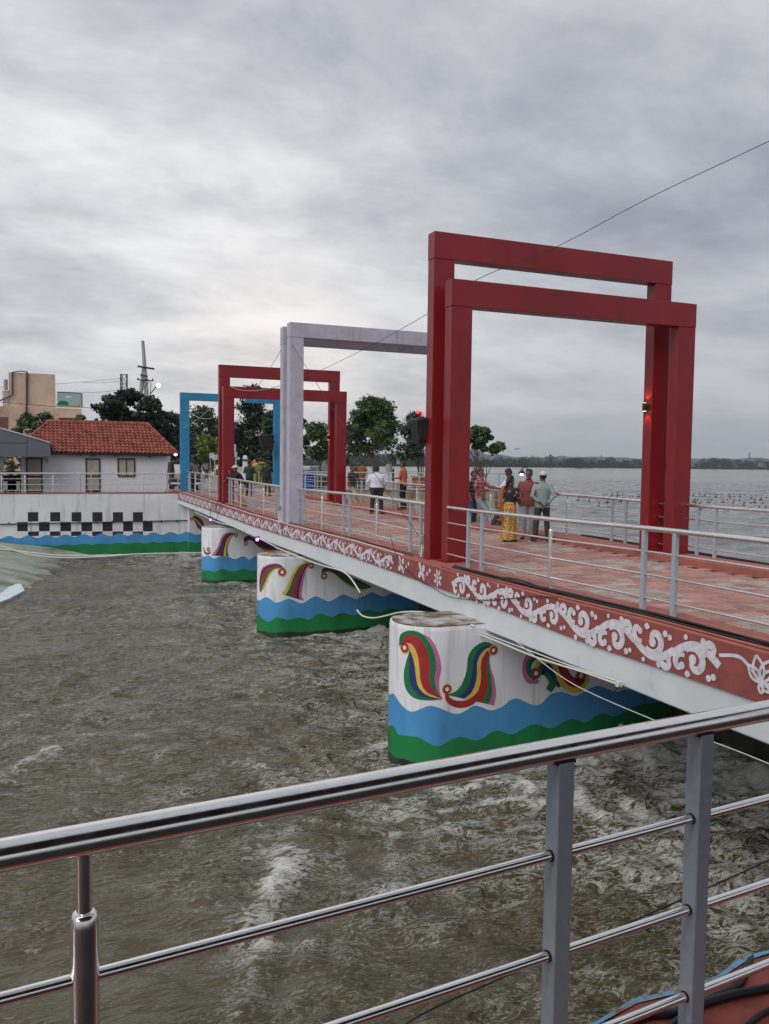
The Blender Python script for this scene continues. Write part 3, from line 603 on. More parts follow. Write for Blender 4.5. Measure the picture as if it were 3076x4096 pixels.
def bands(P, t, left, right, cols, lift=.004, hit=None, put=None):
    hit = hit or P.hit; put = put or (lambda q, z, o: P.pt(q, z, o))
    def res(pts):
        a = np.array(smooth_pts([hit(*p) for p in pts], 6)); d = np.concatenate([[0], np.cumsum(np.linalg.norm(np.diff(a, axis=0), axis=1))]); d /= d[-1]
        k = np.linspace(0, 1, 28); return np.stack([np.interp(k, d, a[:, 0]), np.interp(k, d, a[:, 1])], 1)
    A, B = res(left), res(right)
    for f0, f1, c in cols:
        mb = MB(); m0 = A*(1-f0)+B*f0; m1 = A*(1-f1)+B*f1
        mid_ = [m0*(1-k)+m1*k for k in (0, .5, 1)]
        mb.loft([[put(q, z, lift) for q, z in mm] for mm in mid_], False, 0, False); mb.build('painted_plume', 'paint_'+c, t)
def curl(P, t, c, r, col='red', halo='yellow', edge=None, hit=None, put=None, sc=.42):
    hit = hit or P.hit; put0 = put or (lambda q, z, o: P.pt(q, z, o)); q, z = hit(*c); R_ = abs(hit(c[0], c[1]+r)[1]-z)
    for k, (rr, cc, off) in enumerate(((1.25, halo, .005), (1.0, col, .0065), (.45, 'white', .008))):
        mb = MB(); disc(mb, (q, z), R_*rr, lambda a, b, off=off: put0(a, b, off), n=20); mb.build('painted_curl', 'paint_'+cc, t)
def stroke(P, t, pts, wpx, col, off=.006, e=.3, hit=None, put=None):
    hit = hit or P.hit; put0 = put or (lambda q, z, o: P.pt(q, z, o)); a = smooth_pts([hit(*p) for p in pts], 7)
    c = pts[len(pts)//2]; wm = abs(hit(c[0], c[1]+wpx)[1]-hit(*c)[1]); mb = MB(); n = len(a)
    ribbon(mb, a, [wm*(e+(1-e)*math.sin(math.pi*(i/(n-1)*.86+.07))) for i in range(n)], lambda q, z: put0(q, z, off)); mb.build('painted_plume', 'paint_'+col, t)
def Z1(l): return [(1500+a*.7225, 2200+b*.7225) for a, b in l]
def Z2(l): return [(1020+a*.4214, 2180+b*.4214) for a, b in l]
def Z3(l): return [(700+a*.7225, 1900+b*.7225) for a, b in l]
C6 = [(0, .2, 'green'), (.2, .36, 'navy'), (.36, .5, 'yellow'), (.5, .76, 'red'), (.76, .9, 'green'), (.9, 1, 'pink')]
def mural1(P, t):
    LN = [[(192, 560), (172, 620), (160, 690), (170, 765), (215, 818), (290, 832), (370, 826)], [(194, 560), (190, 640), (190, 700), (205, 760), (250, 805), (310, 822), (370, 826)], [(178, 528), (205, 580), (222, 650), (228, 710), (245, 765), (290, 805), (370, 825)],
          [(165, 515), (205, 522), (235, 580), (247, 660), (255, 730), (285, 785), (370, 824)], [(150, 520), (165, 478), (215, 470), (270, 520), (300, 610), (302, 690), (310, 755), (370, 822)], [(134, 530), (142, 468), (200, 445), (270, 470), (320, 545), (338, 640), (330, 720), (345, 785), (371, 824)]]
    for k, cname in enumerate(('green', 'navy', 'yellow', 'red', 'green')): bands(P, t, Z1(LN[k]), Z1(LN[k+1]), [(0, 1, cname)], .004+.0003*k)
    bands(P, t, Z1([(270, 471), (318, 543), (338, 640), (330, 720), (345, 785), (371, 824)]), Z1([(272, 469), (312, 495), (350, 570), (365, 650), (353, 730), (359, 790), (373, 824)]), [(0, 1, 'pink')], .0058)
    curl(P, t, Z1([(165, 540)])[0], 20, 'red', 'yellow')
    bands(P, t, Z1([(665, 527), (605, 508), (548, 538), (515, 590), (507, 660), (490, 720), (455, 775), (400, 802)]), Z1([(648, 565), (634, 600), (640, 650), (658, 710), (668, 770), (667, 815), (658, 860)]), [(0, .2, 'green'), (.2, .36, 'navy'), (.36, .5, 'yellow'), (.5, .74, 'red'), (.74, .88, 'green'), (.88, 1, 'pink')])
    curl(P, t, Z1([(655, 555)])[0], 17)
    stroke(P, t, Z1([(395, 790), (405, 828), (450, 852), (510, 848), (560, 815), (595, 760), (610, 690)]), 28, 'red', .0058)
    curl(P, t, Z1([(398, 770)])[0], 18)
    stroke(P, t, Z1([(905, 728), (850, 725), (826, 670), (838, 600), (880, 560)]), 20, 'pink', .0045, .6)
    stroke(P, t, Z1([(890, 715), (860, 690), (850, 640), (880, 595), (940, 578), (1010, 590)]), 26, 'green', .0048, .5)
    stroke(P, t, Z1([(915, 690), (925, 655), (960, 680), (985, 730), (960, 778)]), 40, 'green', .0048, .7)
    stroke(P, t, Z1([(925, 645), (965, 655), (1000, 700), (1025, 755)]), 34, 'navy', .0052, .6)
    stroke(P, t, Z1([(940, 590), (990, 600), (1030, 650), (1065, 710), (1110, 735), (1155, 728), (1165, 695)]), 40, 'red', .0050, .6)
    stroke(P, t, Z1([(885, 655), (910, 622), (950, 608), (990, 632), (1012, 690), (1042, 745), (1090, 775), (1140, 765), (1172, 720), (1160, 680)]), 22, 'yellow', .0062, .6)
    curl(P, t, Z1([(890, 682)])[0], 20, 'red', 'green'); curl(P, t, Z1([(1140, 695)])[0], 22)
def mural2(P, t):
    bands(P, t, Z2([(45, 440), (42, 330), (62, 230), (110, 190), (180, 175), (240, 185), (280, 225)]), Z2([(60, 450), (110, 370), (150, 280), (190, 235), (235, 225), (255, 238)]), [(0, .12, 'pink'), (.12, .3, 'navy'), (.3, .58, 'red'), (.58, .82, 'green'), (.82, 1, 'yellow')])
    curl(P, t, Z2([(258, 258)])[0], 15)
    bands(P, t, Z2([(250, 465), (300, 400), (340, 300), (390, 210), (450, 170), (520, 165), (548, 182)]), Z2([(465, 530), (442, 470), (460, 350), (480, 250), (505, 205), (530, 190)]), [(0, .18, 'yellow'), (.18, .38, 'green'), (.38, .65, 'red'), (.65, .82, 'navy'), (.82, 1, 'pink')])
    curl(P, t, Z2([(535, 197)])[0], 10)
    bands(P, t, Z2([(640, 290), (630, 250), (660, 215), (720, 225), (800, 250), (900, 300), (1000, 340), (1110, 395)]), Z2([(668, 285), (662, 262), (700, 256), (760, 280), (820, 340), (890, 392), (960, 422), (1030, 434), (1112, 398)]), [(0, .3, 'maroon'), (.3, .82, 'green'), (.82, 1, 'yellow')])
    curl(P, t, Z2([(655, 295)])[0], 12)
def mural3(P, t):
    bands(P, t, Z3([(202, 445), (235, 400), (260, 340), (290, 318), (335, 320)]), Z3([(297, 450), (290, 410), (305, 360), (320, 338), (338, 332)]), [(0, .2, 'pink'), (.2, .42, 'navy'), (.42, .7, 'maroon'), (.7, .85, 'yellow'), (.85, 1, 'green')])
    curl(P, t, Z3([(338, 332)])[0], 7)
    bands(P, t, Z3([(385, 385), (380, 350), (405, 335), (440, 350), (500, 370), (560, 400)]), Z3([(402, 380), (402, 365), (430, 365), (460, 400), (510, 425), (575, 410)]), [(0, .3, 'maroon'), (.3, .6, 'navy'), (.6, .85, 'red'), (.85, 1, 'yellow')])
    curl(P, t, Z3([(392, 380)])[0], 7); curl(P, t, Z3([(185, 412)])[0], 7, 'red', 'green')
    stroke(P, t, Z3([(158, 400), (165, 425), (180, 436), (200, 425)]), 9, 'maroon')
P1 = Pier(4.88, 11.55, .62, -.72, 12.2); P2 = Pier(5.20, 21.45, .64, -.775, 12.2); P3 = Pier(5.46, 31.3, .64, -.80, 12.2)
make_pier(P1, 'nearest painted bridge pier with large rainbow plumes and weathered top', Z1([(112, 805), (150, 860), (200, 895), (250, 880), (300, 862), (345, 870), (400, 893), (450, 908), (500, 890), (545, 862), (590, 870), (640, 888), (700, 870), (750, 830), (790, 822), (830, 840), (880, 860), (920, 850), (970, 800), (1030, 785), (1080, 800), (1110, 808), (1150, 790), (1190, 765), (1240, 752), (1290, 770), (1340, 785), (1400, 765), (1460, 740), (1560, 760)]),
          Z1([(112, 985), (130, 1020), (200, 1030), (250, 1040), (300, 1070), (340, 1085), (380, 1075), (430, 1045), (475, 1035), (520, 1045), (560, 1055), (600, 1040), (650, 1005), (690, 1000), (730, 1015), (765, 1020), (810, 995), (860, 970), (900, 965), (940, 980), (980, 985), (1030, 960), (1080, 935), (1120, 940), (1160, 955), (1200, 935), (1240, 908), (1280, 905), (1310, 920), (1350, 915), (1400, 885), (1440, 865), (1500, 850)]), mural1)
make_pier(P2, 'middle painted bridge pier with a fan of striped plumes beside white splash', Z2([(44, 530), (100, 495), (150, 515), (200, 548), (260, 530), (320, 510), (380, 530), (450, 553), (520, 510), (580, 485), (640, 510), (700, 535), (760, 510), (830, 470), (900, 490), (960, 512), (1030, 485), (1110, 448), (1170, 475), (1230, 490), (1290, 460), (1350, 475), (1420, 490)]),
          Z2([(44, 670), (100, 720), (140, 725), (200, 690), (250, 695), (320, 712), (380, 690), (430, 690), (510, 708), (570, 670), (620, 650), (680, 670), (740, 680), (800, 650), (850, 645), (900, 660), (960, 665), (1020, 630), (1080, 615), (1140, 630), (1200, 638), (1270, 605), (1330, 605), (1400, 620), (1450, 603), (1520, 612)]), mural2)
make_pier(P3, 'farthest painted bridge pier, small in front of the white river wall', Z3([(157, 455), (185, 445), (215, 462), (250, 450), (290, 450), (330, 465), (380, 450), (410, 468), (440, 450), (470, 445)]),
          Z3([(157, 530), (190, 528), (220, 537), (260, 520), (300, 530), (340, 530), (380, 517), (420, 530), (470, 520)]), mural3)

# ================================================================ river wall (left) with chequer and waves
WY = 41.6
wl = thing('river_wall', 'long white river wall with black chequers and blue green painted waves', 'wall', (0, WY, ZW))
mb = MB(); mb.loft([[(-40, WY, ZW-.6), (-40, WY, .0), (-40, WY+.35, .0), (-40, WY+.35, ZW-.6)], [(2.5, WY, ZW-.6), (2.5, WY, .03), (2.5, WY+.35, .03), (2.5, WY+.35, ZW-.6)], [(6.55, WY, ZW-.6), (6.55, WY, .06), (6.55, WY+.35, .06), (6.55, WY+.35, ZW-.6)]]); mb.build('wall_body', 'wall_white', wl, bevel=.01)
def wput(off): return lambda x, z: (x, WY-off, z)
zt = PY(400, 2141, WY).z; zg = PY(400, 2180, WY).z
XS = np.arange(-30, 6.56, .05)
tz = lambda x: zt+.028*x/6+.085*math.sin(x*2*math.pi/.80+.4)*.75; gz_ = lambda x: zg+.028*x/6+.06*abs(math.sin(x*math.pi/.80+1.1))
MB().loft([[(x, WY-.003, gz_(x)) for x in XS], [(x, WY-.003, tz(x)) for x in XS]], False, 0, False).build('blue_wave_band', 'wave_blue', wl)
MB().loft([[(x, WY-.004, ZW-.5) for x in XS], [(x, WY-.004, gz_(x)) for x in XS]], False, 0, False).build('green_wave_band', 'wave_green', wl)
def W0(l): return [(a*.5418, 2000+b*.5418) for a, b in l]
rows = [([(205, 283), (370, 445), (528, 601), (681, 757), (833, 908), (981, 1055)], 90, 158), ([(126, 205), (287, 367), (445, 525), (601, 681), (757, 831), (909, 981), (1055, 1127)], 163, 230), ([(207, 287), (368, 445), (525, 601), (681, 757), (831, 909), (981, 1055)], 233, 265)]
for sq, a, b in rows:
    for x0, x1 in sq:
        p = PY(*W0([(x0, a)])[0], WY); q = PY(*W0([(x1, b)])[0], WY)
        MB().add([(p.x, WY-.002, q.z), (q.x, WY-.002, q.z), (q.x, WY-.002, p.z), (p.x, WY-.002, p.z)], [(0, 1, 2, 3)]).build('painted_square', 'paint_black', wl)
zc_ = PY(400, 2089, WY).z
MB().tube([(-30, WY-.06, zc_), (-2, WY-.06, zc_-.03), (2, WY-.06, zc_), (6.9, WY-.06, zc_+.03)], .028, 8).build('black_pipe', 'pipe_dark', wl)
mb = MB()
for x in np.arange(-2.2, 6.5, .75): mb.box(x-.015, x+.015, WY-.095, WY, zc_-.05, zc_+.07)
mb.build('pipe_clips', 'pipe_dark', wl)
MB().box(-40, 6.4, WY-.02, WY+.5, .062, .10).build('red_coping', 'fascia_red', wl)
# abutment under the bridge end
ab = thing('bridge_abutment', 'white abutment with a painted plume under the far bridge end', 'abutment', (9, 41.4, ZW))
MB().box(6.56, 12.6, 41.15, 43.9, ZW-.6, -.56).build('abutment_block', 'wall_white', ab, bevel=.015)
hA = lambda u, v: (PY(u, v, 41.15).x, PY(u, v, 41.15).z); pA = lambda x, z, o: (x, 41.15-o, z)
AX = np.arange(6.56, 10.5, .05)
MB().loft([[(x, 41.147, gz_(x)) for x in AX], [(x, 41.147, tz(x)) for x in AX]], False, 0, False).build('blue_wave_band', 'wave_blue', ab)
MB().loft([[(x, 41.146, ZW-.5) for x in AX], [(x, 41.146, gz_(x)) for x in AX]], False, 0, False).build('green_wave_band', 'wave_green', ab)
for m_, za, zb2 in (('wave_blue', gz_(6.56), tz(6.56)), ('wave_green', ZW-.5, gz_(6.56))):
    MB().add([(6.556, 41.15, za), (6.556, WY, za), (6.556, WY, zb2), (6.556, 41.15, zb2)], [(0, 1, 2, 3)]).build('return_band', m_, ab)
bands(None, ab, Z3([(85, 245), (110, 225), (145, 245), (165, 285)]), Z3([(100, 240), (115, 270), (125, 295), (158, 318)]), [(0, .4, 'maroon'), (.4, .6, 'yellow'), (.6, .85, 'navy'), (.85, 1, 'pink')], hit=hA, put=pA)
curl(None, ab, Z3([(92, 243)])[0], 6, hit=hA, put=pA)
MB().box(6.56, 12.6, 41.9, 44, -.56, .0).build('bearing_shelf', 'concrete', ab)
MB().box(7.2, 12.3, 43.9, 44.3, -1.5, .05).build('back_wall', 'concrete', ab)
# lakeside retaining wall past the bridge
bw = thing('lakeside_wall', 'rust stained cream retaining wall at the lake edge', 'wall', (20, 44, ZL))
mb = MB(); mb.box(12.6, 27.2, 44.0, 44.3, ZL-.8, .10); mb.build('wall_body', 'stained_wall', bw)
MB().box(26.9, 27.2, 44.3, 56, ZL-.8, .10).build('wall_return', 'stained_wall', bw)
MB().box(12.6, 27.25, 43.93, 44.36, .101, .17).build('coping', 'concrete', bw)
# sloping apron at the foot of the wall
mb = MB(); wlp = [PZ(u, v, ZW-.02) for u, v in [(-500, 2700), (-150, 2520), (0, 2425), (90, 2375), (170, 2330), (225, 2290), (300, 2245), (420, 2228)]]
ws = smooth_pts([(p.x, p.y, ZW-.06) for p in wlp], 5)
mb.loft([[tuple(p) for p in ws], [(p[0]-2.2-.0*i, min(p[1]+.8, WY-.02), ZW+.42+.05*math.sin(i)) for i, p in enumerate(ws)], [(p[0]-9, min(p[1]+4, WY-.01), ZW+1.3) for p in ws]], False, 0, False)
o = mb.build('bank_apron', 'apron', smooth=True); tag(o, 'mossy concrete apron sloping into the river below the wall', 'apron', kind='structure')
mb = MB(); c = [PZ(u, v, ZW+.07) for u, v in [(-420, 2560), (-200, 2330), (20, 2322), (85, 2336), (100, 2360), (40, 2392), (-60, 2430), (-250, 2530)]]
mb.loft([[(p.x, p.y, ZW-.1) for p in c], [(p.x, p.y, ZW+.07) for i, p in enumerate(c)]]); o = mb.build('pale_slab', 'pale_slab', bevel=.02); tag(o, 'pale blue painted slab at the water edge, far left', 'slab', kind='structure')
# white pipes lying at the foot of the wall
def pipe(name, label, cat, pts, r, m, k=5, n=8, group=None):
    o = MB().tube(smooth_pts(pts, k), r, n).build(name, m, None, True, org=pts[0]); tag(o, label, cat, group); return o
pp = lambda l, y: [tuple(PY(u, v, y)) for u, v in l]
pipe('water_pipe', 'white plastic pipe drooping along the foot of the river wall', 'pipe', pp([(-60, 2165), (40, 2195), (110, 2216), (250, 2231), (420, 2226), (560, 2216), (830, 2211)], 39.6), .035, 'white_pvc')
pipe('water_pipe', 'second white pipe lying straight behind the drooping one', 'pipe', pp([(-60, 2193), (60, 2203), (200, 2219), (330, 2223), (540, 2219)], 39.9), .035, 'white_pvc')
# ================================================================ portal frames
def portal(name, label, x0, x1, y, dep, zt, cw, bh, m, group, zbase=None):
    z0 = zk(y) if zbase is None else zbase
    t = thing('portal_frame', label, 'portal frame', ((x0+x1)/2, y, z0), group)
    for a in (x0+.006, x1-cw):
        zs = z0+2.75+random.uniform(-.1, .1)
        box_obj('column', m, t, a, a+cw-.006, y+.006, y+dep-.006, z0+.012, zt-bh-.004, bevel=.006)
        MB().box(a-.002, a+cw-.004, y+.004, y+dep-.004, zs-.006, zs+.002).build('seam', m, t)
        box_obj('base_plate', m, t, a-.09, a+cw+.09, y-.07, y+dep+.05, z0+.001, z0+.012)
    box_obj('beam', m, t, x0, x1, y, y+dep, zt-bh, zt, bevel=.007)
    xm = x0+(x1-x0)*.52; MB().box(xm-.004, xm+.004, y-.002, y+dep+.002, zt-bh-.002, zt+.002).build('seam', m, t)
    return t
G1, G2, G3, G4 = 'red portal frames over the bridge', 'lilac portal frames over the bridge', None, 'blue frames at the far bridge end'
portal('', 'nearest and lower dark red portal frame over the bridge', 6.56, 11.93, 13.10, .27, 4.876, .41, .46, 'frame_red', G1)
portal('', 'taller dark red portal frame standing just behind the nearest one', 6.45, 11.74, 13.60, .27, 5.79, .41, .47, 'frame_red', G1)
a = PY(1160, 1287, 22.45); b = PY(1133, 1305, 22.95)
portal('', 'front lilac grey concrete portal frame, the taller of the two', a.x, 11.85, 22.45, .32, a.z, .40, .40, 'frame_lilac', G2)
portal('', 'rear lilac grey portal frame just visible behind the taller lilac one', b.x, 11.8, 22.95, .32, b.z, .40, .48, 'frame_lilac', G2)
a = PY(893, 1543, 32.2); b = PY(1388, 1567, 32.2)
portal('', 'far red portal frame, the lower front one beyond the lilac frames', a.x, b.x, 32.2, .27, (a.z+b.z)/2, .43, .44, 'frame_red', G1)
a = PY(877, 1456, 32.95); b = PY(1361, 1486, 32.95)
portal('', 'far red portal frame, the taller rear one beyond the lilac frames', a.x, b.x, 32.95, .27, (a.z+b.z)/2, .43, .47, 'frame_red', G1)
def half_frame(label, x0, x1, y, zt, col_left, cw, bh, z0):
    t = thing('portal_frame', label, 'portal frame', (x0 if col_left else x1, y, z0), G4); a = x0 if col_left else x1-cw
    box_obj('column', 'frame_blue', t, a+.005, a+cw-.005, y+.005, y+.3, z0+.01, zt-bh-.004, bevel=.006); box_obj('beam', 'frame_blue', t, x0, x1, y, y+.31, zt-bh, zt, bevel=.006)
    box_obj('base_plate', 'frame_blue', t, a-.08, a+cw+.08, y-.06, y+.37, z0, z0+.01)
a = PY(722, 1569, 41.9); b = PY(905, 1580, 41.9); half_frame('left blue frame with its post at the far bridge end', a.x, b.x, 41.9, a.z, True, .44, .37, zk(41.9))
a = PY(983, 1586, 44.2); b = PY(1122, 1590, 44.2); half_frame('right blue frame half hidden behind the lilac column', a.x, b.x, 44.2, (a.z+b.z)/2, False, .34, .33, .06)

# ================================================================ railings
def railing(label, P0, P1, posts, zf, rt=.032, rm=.0128, pw=.056, tops=(.97, .70, .43, .155), stem=.135, weld=False, ext=(), cat='railing', sr=.027, tn=14, sm='steel'):
    """straight run from P0 to P1 (plan points); posts = [(distance, 'q' square grey | 's' round steel)]"""
    P0, P1 = Vector((*P0, 0)), Vector((*P1, 0)); d = (P1-P0); Ln = d.length; d.normalize(); nrm = Vector((-d.y, d.x, 0))
    at = lambda s: P0+d*s
    mid_ = at(Ln/2); t = thing('railing', label, cat, (mid_.x, mid_.y, zf(mid_)), 'steel railings')
    k = max(2, int(Ln/1.0)); ss = [Ln*i/k for i in range(k+1)]
    for j, h in enumerate(tops):
        MB().tube([at(s)+Vector((0, 0, zf(at(s))+h)) for s in ss], rt if j == 0 else rm, tn if j == 0 else 10).build('top_rail' if j == 0 else 'mid_rail', sm, t, True)
    for s, ty in posts:
        p = at(s); z = zf(p)
        if ty == 'q':
            MB().obox((p.x, p.y, z+(tops[0]-rt*.9)/2), d*pw/2, nrm*pw/2, Vector((0, 0, (tops[0]-rt*.9)/2))).build('post', 'post_grey', t, bevel=.004)
            if weld:
                for h in tops[1:]:
                    for sg in (-1, 1):
                        c = p+d*sg*(pw/2+.002); MB().tube([c+Vector((0, 0, z+h))-d*.004, c+Vector((0, 0, z+h))+d*.004], rm*1.18, 12).build('weld_bead', 'weld', t, True)
                c = p+Vector((0, 0, z+tops[0]-rt*.9)); MB().obox(c, d*pw*.6, nrm*pw*.45, Vector((0, 0, .004))).build('weld_bead', 'weld', t)
        else:
            zt_ = z+tops[0]-stem; mb = MB()
            mb.tube([(p.x, p.y, z)]+[(p.x, p.y, zt_-.03), (p.x, p.y, zt_-.012), (p.x, p.y, zt_-.003), (p.x, p.y, zt_)], [sr, sr, sr*.93, sr*.78, sr*.6], 16)
            o = mb.build('post', sm, t, True); MB().tube([(p.x, p.y, zt_-.005), (p.x, p.y, z+tops[0]-rt*.5)], sr*.55, 12).build('post_stem', sm, t, True)
            MB().tube([(p.x, p.y, z), (p.x, p.y, z+.006)], sr*1.9, 16).build('post_flange', 'steel', t, True)
    for (s0, s1) in ext:
        for j, h in enumerate(tops):
            MB().tube([at(s0)+Vector((0, 0, zf(at(s0))+h)), at(s1)+Vector((0, 0, zf(at(s1))+h))], rt*.8 if j == 0 else rm*1.5, 10).build('rail_stub', 'steel', t, True)
    return t
zky = lambda p: zk(p.y)
def brun(label, x, ya, yb, posts, ext=()):
    railing(label, (x, ya), (x, yb), [(y-ya, ty) for y, ty in posts if ya < y < yb], zky, ext=[(a-ya, b-ya) for a, b in ext])
Q, S_ = 'q', 's'
nearp = [(3.0, Q), (3.5, Q), (5.45, S_), (7.41, Q), (7.93, Q), (9.9, S_), (11.86, Q), (12.33, Q), (14.23, Q), (14.70, Q), (16.47, S_), (18.15, Q), (18.59, Q), (20.23, S_), (21.89, Q), (22.29, Q), (24.5, Q), (24.76, Q), (26.26, S_), (27.75, Q), (28.23, Q), (29.67, S_), (31.21, Q), (31.63, Q), (34.0, Q), (35.69, S_), (37.32, Q), (37.7, Q), (39.3, S_), (40.77, Q), (41.2, Q)]
farp = [(4.2, Q), (4.7, Q), (6.4, S_), (8.1, Q), (8.6, Q), (10.4, S_), (12.33, Q), (12.8, Q), (14.98, Q), (15.46, Q), (17.2, S_), (19.0, Q), (19.5, Q), (21.0, S_), (22.1, Q), (24.0, Q), (24.5, Q), (26.1, S_), (27.8, Q), (28.2, Q), (29.8, S_), (31.5, Q), (34.0, Q), (35.7, S_), (37.3, Q), (37.7, Q), (39.3, S_), (41.0, Q), (43.2, Q)]
RX, FX = 6.56, 11.86
brun('near side bridge railing in front of the nearest red frame', RX, 2.3, 13.10, nearp, [(13.37, 13.60)][:0])
brun('near side bridge railing between the nearest red and lilac frames', RX, 13.87, 22.45, nearp)
brun('near side bridge railing between the lilac and far red frames', RX, 23.27, 32.2, nearp)
brun('near side bridge railing between the far red and blue frames', RX, 33.22, 41.9, nearp)
brun('lake side bridge railing in front of the nearest red frame', FX, 2.3, 13.10, farp)
brun('lake side bridge railing between the nearest red and lilac frames', FX, 13.87, 22.45, farp)
brun('lake side bridge railing between the lilac and far red frames', FX, 23.27, 32.2, farp)
brun('lake side bridge railing beyond the far red frames', FX, 33.22, 43.9, farp)
for x, nm in ((6.72, 'near'), (11.6, 'lake side')):
    t = thing('rail_stubs', 'four short rail stubs bridging the two nearest red frames, %s column' % nm, 'railing', (x, 13.48, 0))
    for h in (.97, .70, .43, .155):
        MB().tube([(x, 13.365, zk(13.5)+h), (x, 13.605, zk(13.5)+h)], .022, 10).build('rail_stub', 'steel', t, True)
        MB().tube([(x, 13.575, zk(13.5)+h), (x, 13.603, zk(13.5)+h)], .034, 10).build('collar', 'frame_red', t, True)
# wall railing
wp = [(-1.745, S_), (-.754, S_), (.441, S_), (1.642, Q), (2.108, Q), (3.303, S_), (4.479, S_), (5.622, Q), (6.148, Q)]
wp = [(-9, S_), (-6.5, Q), (-6, Q), (-4.2, S_), (-3, S_)]+wp
railing('railing along the top of the white river wall by the house', (-12, 41.85), (6.3, 41.85), [(x+12, ty) for x, ty in wp], lambda p: .03+.005*p.x, tops=(.95, .70, .44, .17))
# promenade railings at the lakeside wall
railing('railing on the rust stained lakeside wall behind the people', (13.4, 44.6), (26.8, 44.6), [(1, Q), (2.8, S_), (4.6, Q), (5.1, Q), (7, S_), (8.8, Q), (9.3, Q), (11.2, S_), (13, Q)], lambda p: .10, tops=(1.0, .74, .47, .2))
railing('railing at the back edge of the lakeside promenade', (26.6, 52), (17.5, 82), [(s, S_ if i % 3 else Q) for i, s in enumerate(np.arange(1, 31, 2.0))], lambda p: .06, tops=(1.0, .74, .47, .2))
railing('railing along the end of the lakeside promenade', (26.8, 44.9), (26.75, 52), [(1.5, Q), (3.3, S_), (5.2, Q)], lambda p: .06, tops=(1.0, .74, .47, .2))

# ================================================================ viewing platform in the foreground
pf = thing('viewing_platform', 'red painted platform edge in the foreground with blue chipped rim', 'platform', (1, 0, 0))
mb = MB(); n = 60; edge = [(-4+i*10.1/n, 1.865+.1*(-4+i*10.1/n)+.012*math.sin(i*1.9)+.01*math.sin(i*4.3)) for i in range(n+1)]
mb.prism([(-4, .9), (6.1, 1.9)]+edge[::-1], -.35, 0); mb.build('kerb', 'floor_red', pf, bevel=.012); MB().prism([(-4, -5), (6.1, -5), (6.1, 1.899), (-4, .899)], -.36, -.14).build('floor', 'floor_dark', pf)
mb = MB(); mb.loft([[(x, y-.006+.006*math.sin(i*2.7), .003) for i, (x, y) in enumerate(edge)], [(x, y+.012, .003) for x, y in edge], [(x, y+.012, -.10) for x, y in edge], [(x, y+.006, -.34) for x, y in edge]], False, 0, False)
mb.build('blue_rim', 'blue_edge', pf)
MB().box(-4, 6.1, .6, 1.6, -3.4, -.361).build('support_wall', 'concrete', pf)
railing('shiny foreground railing with grey posts across the bottom of the view', (-3, 1.422), (5.9, 2.285), [(.9, Q), (1.4, Q), (3.082, S_), (4.286, Q), (4.81, Q), (6.6, S_), (8, Q)], lambda p: -.03, rt=.0315, rm=.0135, pw=.053, tops=(.975, .692, .416, .148), stem=.145, weld=True, sr=.0285, tn=32, sm='steel_bright')
# assumed roof, never in view, added so the polished rails mirror something dark
cn_ = thing('added_roof', 'assumed dark flat roof out of view, added to darken the rail reflections', 'roof', (1, -2.5, 0))
box_obj('added_roof_slab', 'added_roof_dark', cn_, -4, 6, -6, .85, 3.05, 3.2)
for px_, py_ in ((-3.8, -5.8), (-3.8, -.6), (5.8, -5.8), (5.8, -.6)): MB().tube([(px_, py_, -.14), (px_, py_, 3.05)], .06, 12).build('added_roof_post', 'post_grey', cn_, True)
def cable(label, pts, r, m='black_cable', cat='cable', k=6, n=6, group='loose cables'):
    o = MB().tube(smooth_pts(pts, k), r, n).build('cable', m, None, True, org=pts[0]); tag(o, label, cat, group); return o
pz = lambda l, z: [tuple(PZ(u, v, z)) for u, v in l]
def fgc(l, z, dz=0): return [tuple(PZ(u, v, z)) for u, v in l]
cable('thick black cable on the platform floor, lowest in view', fgc([(2300, 4300), (2540, 4080), (2700, 4050), (2900, 3985), (3076, 3950), (3300, 3900)], .014), .013, n=10)
cable('black cable lifting off the platform edge at lower right', [tuple(PZ(2650, 4130, .014)), tuple(PZ(2810, 4010, .014)), tuple(PZ(2950, 3940, .012)), tuple(PY(3000, 3845, 2.1)), tuple(PY(3076, 3800, 2.15)), tuple(PY(3300, 3690, 2.3))], .012, n=10)
cable('thin black cables in the lower right corner of the platform', fgc([(2850, 4250), (3000, 4090), (3100, 4030), (3300, 3960)], .010), .008, n=8)
cable('thin dark wire sagging below the foreground railing', [tuple(PY(1500, 4200, 2.25)), tuple(PY(1700, 4050, 2.25)), tuple(PY(2200, 3830, 2.25)), tuple(PY(2700, 3610, 2.25)), tuple(PY(3076, 3440, 2.25)), tuple(PY(3300, 3330, 2.25))], .003)
cable('pale thin cord slung below the nearest bridge beam', [tuple(PX(u, v, 5.95)) for u, v in [(2010, 2520), (2120, 2610), (2300, 2740), (2640, 2890), (2900, 2985), (3076, 3055), (3300, 3150)]], .005, 'white_pvc')

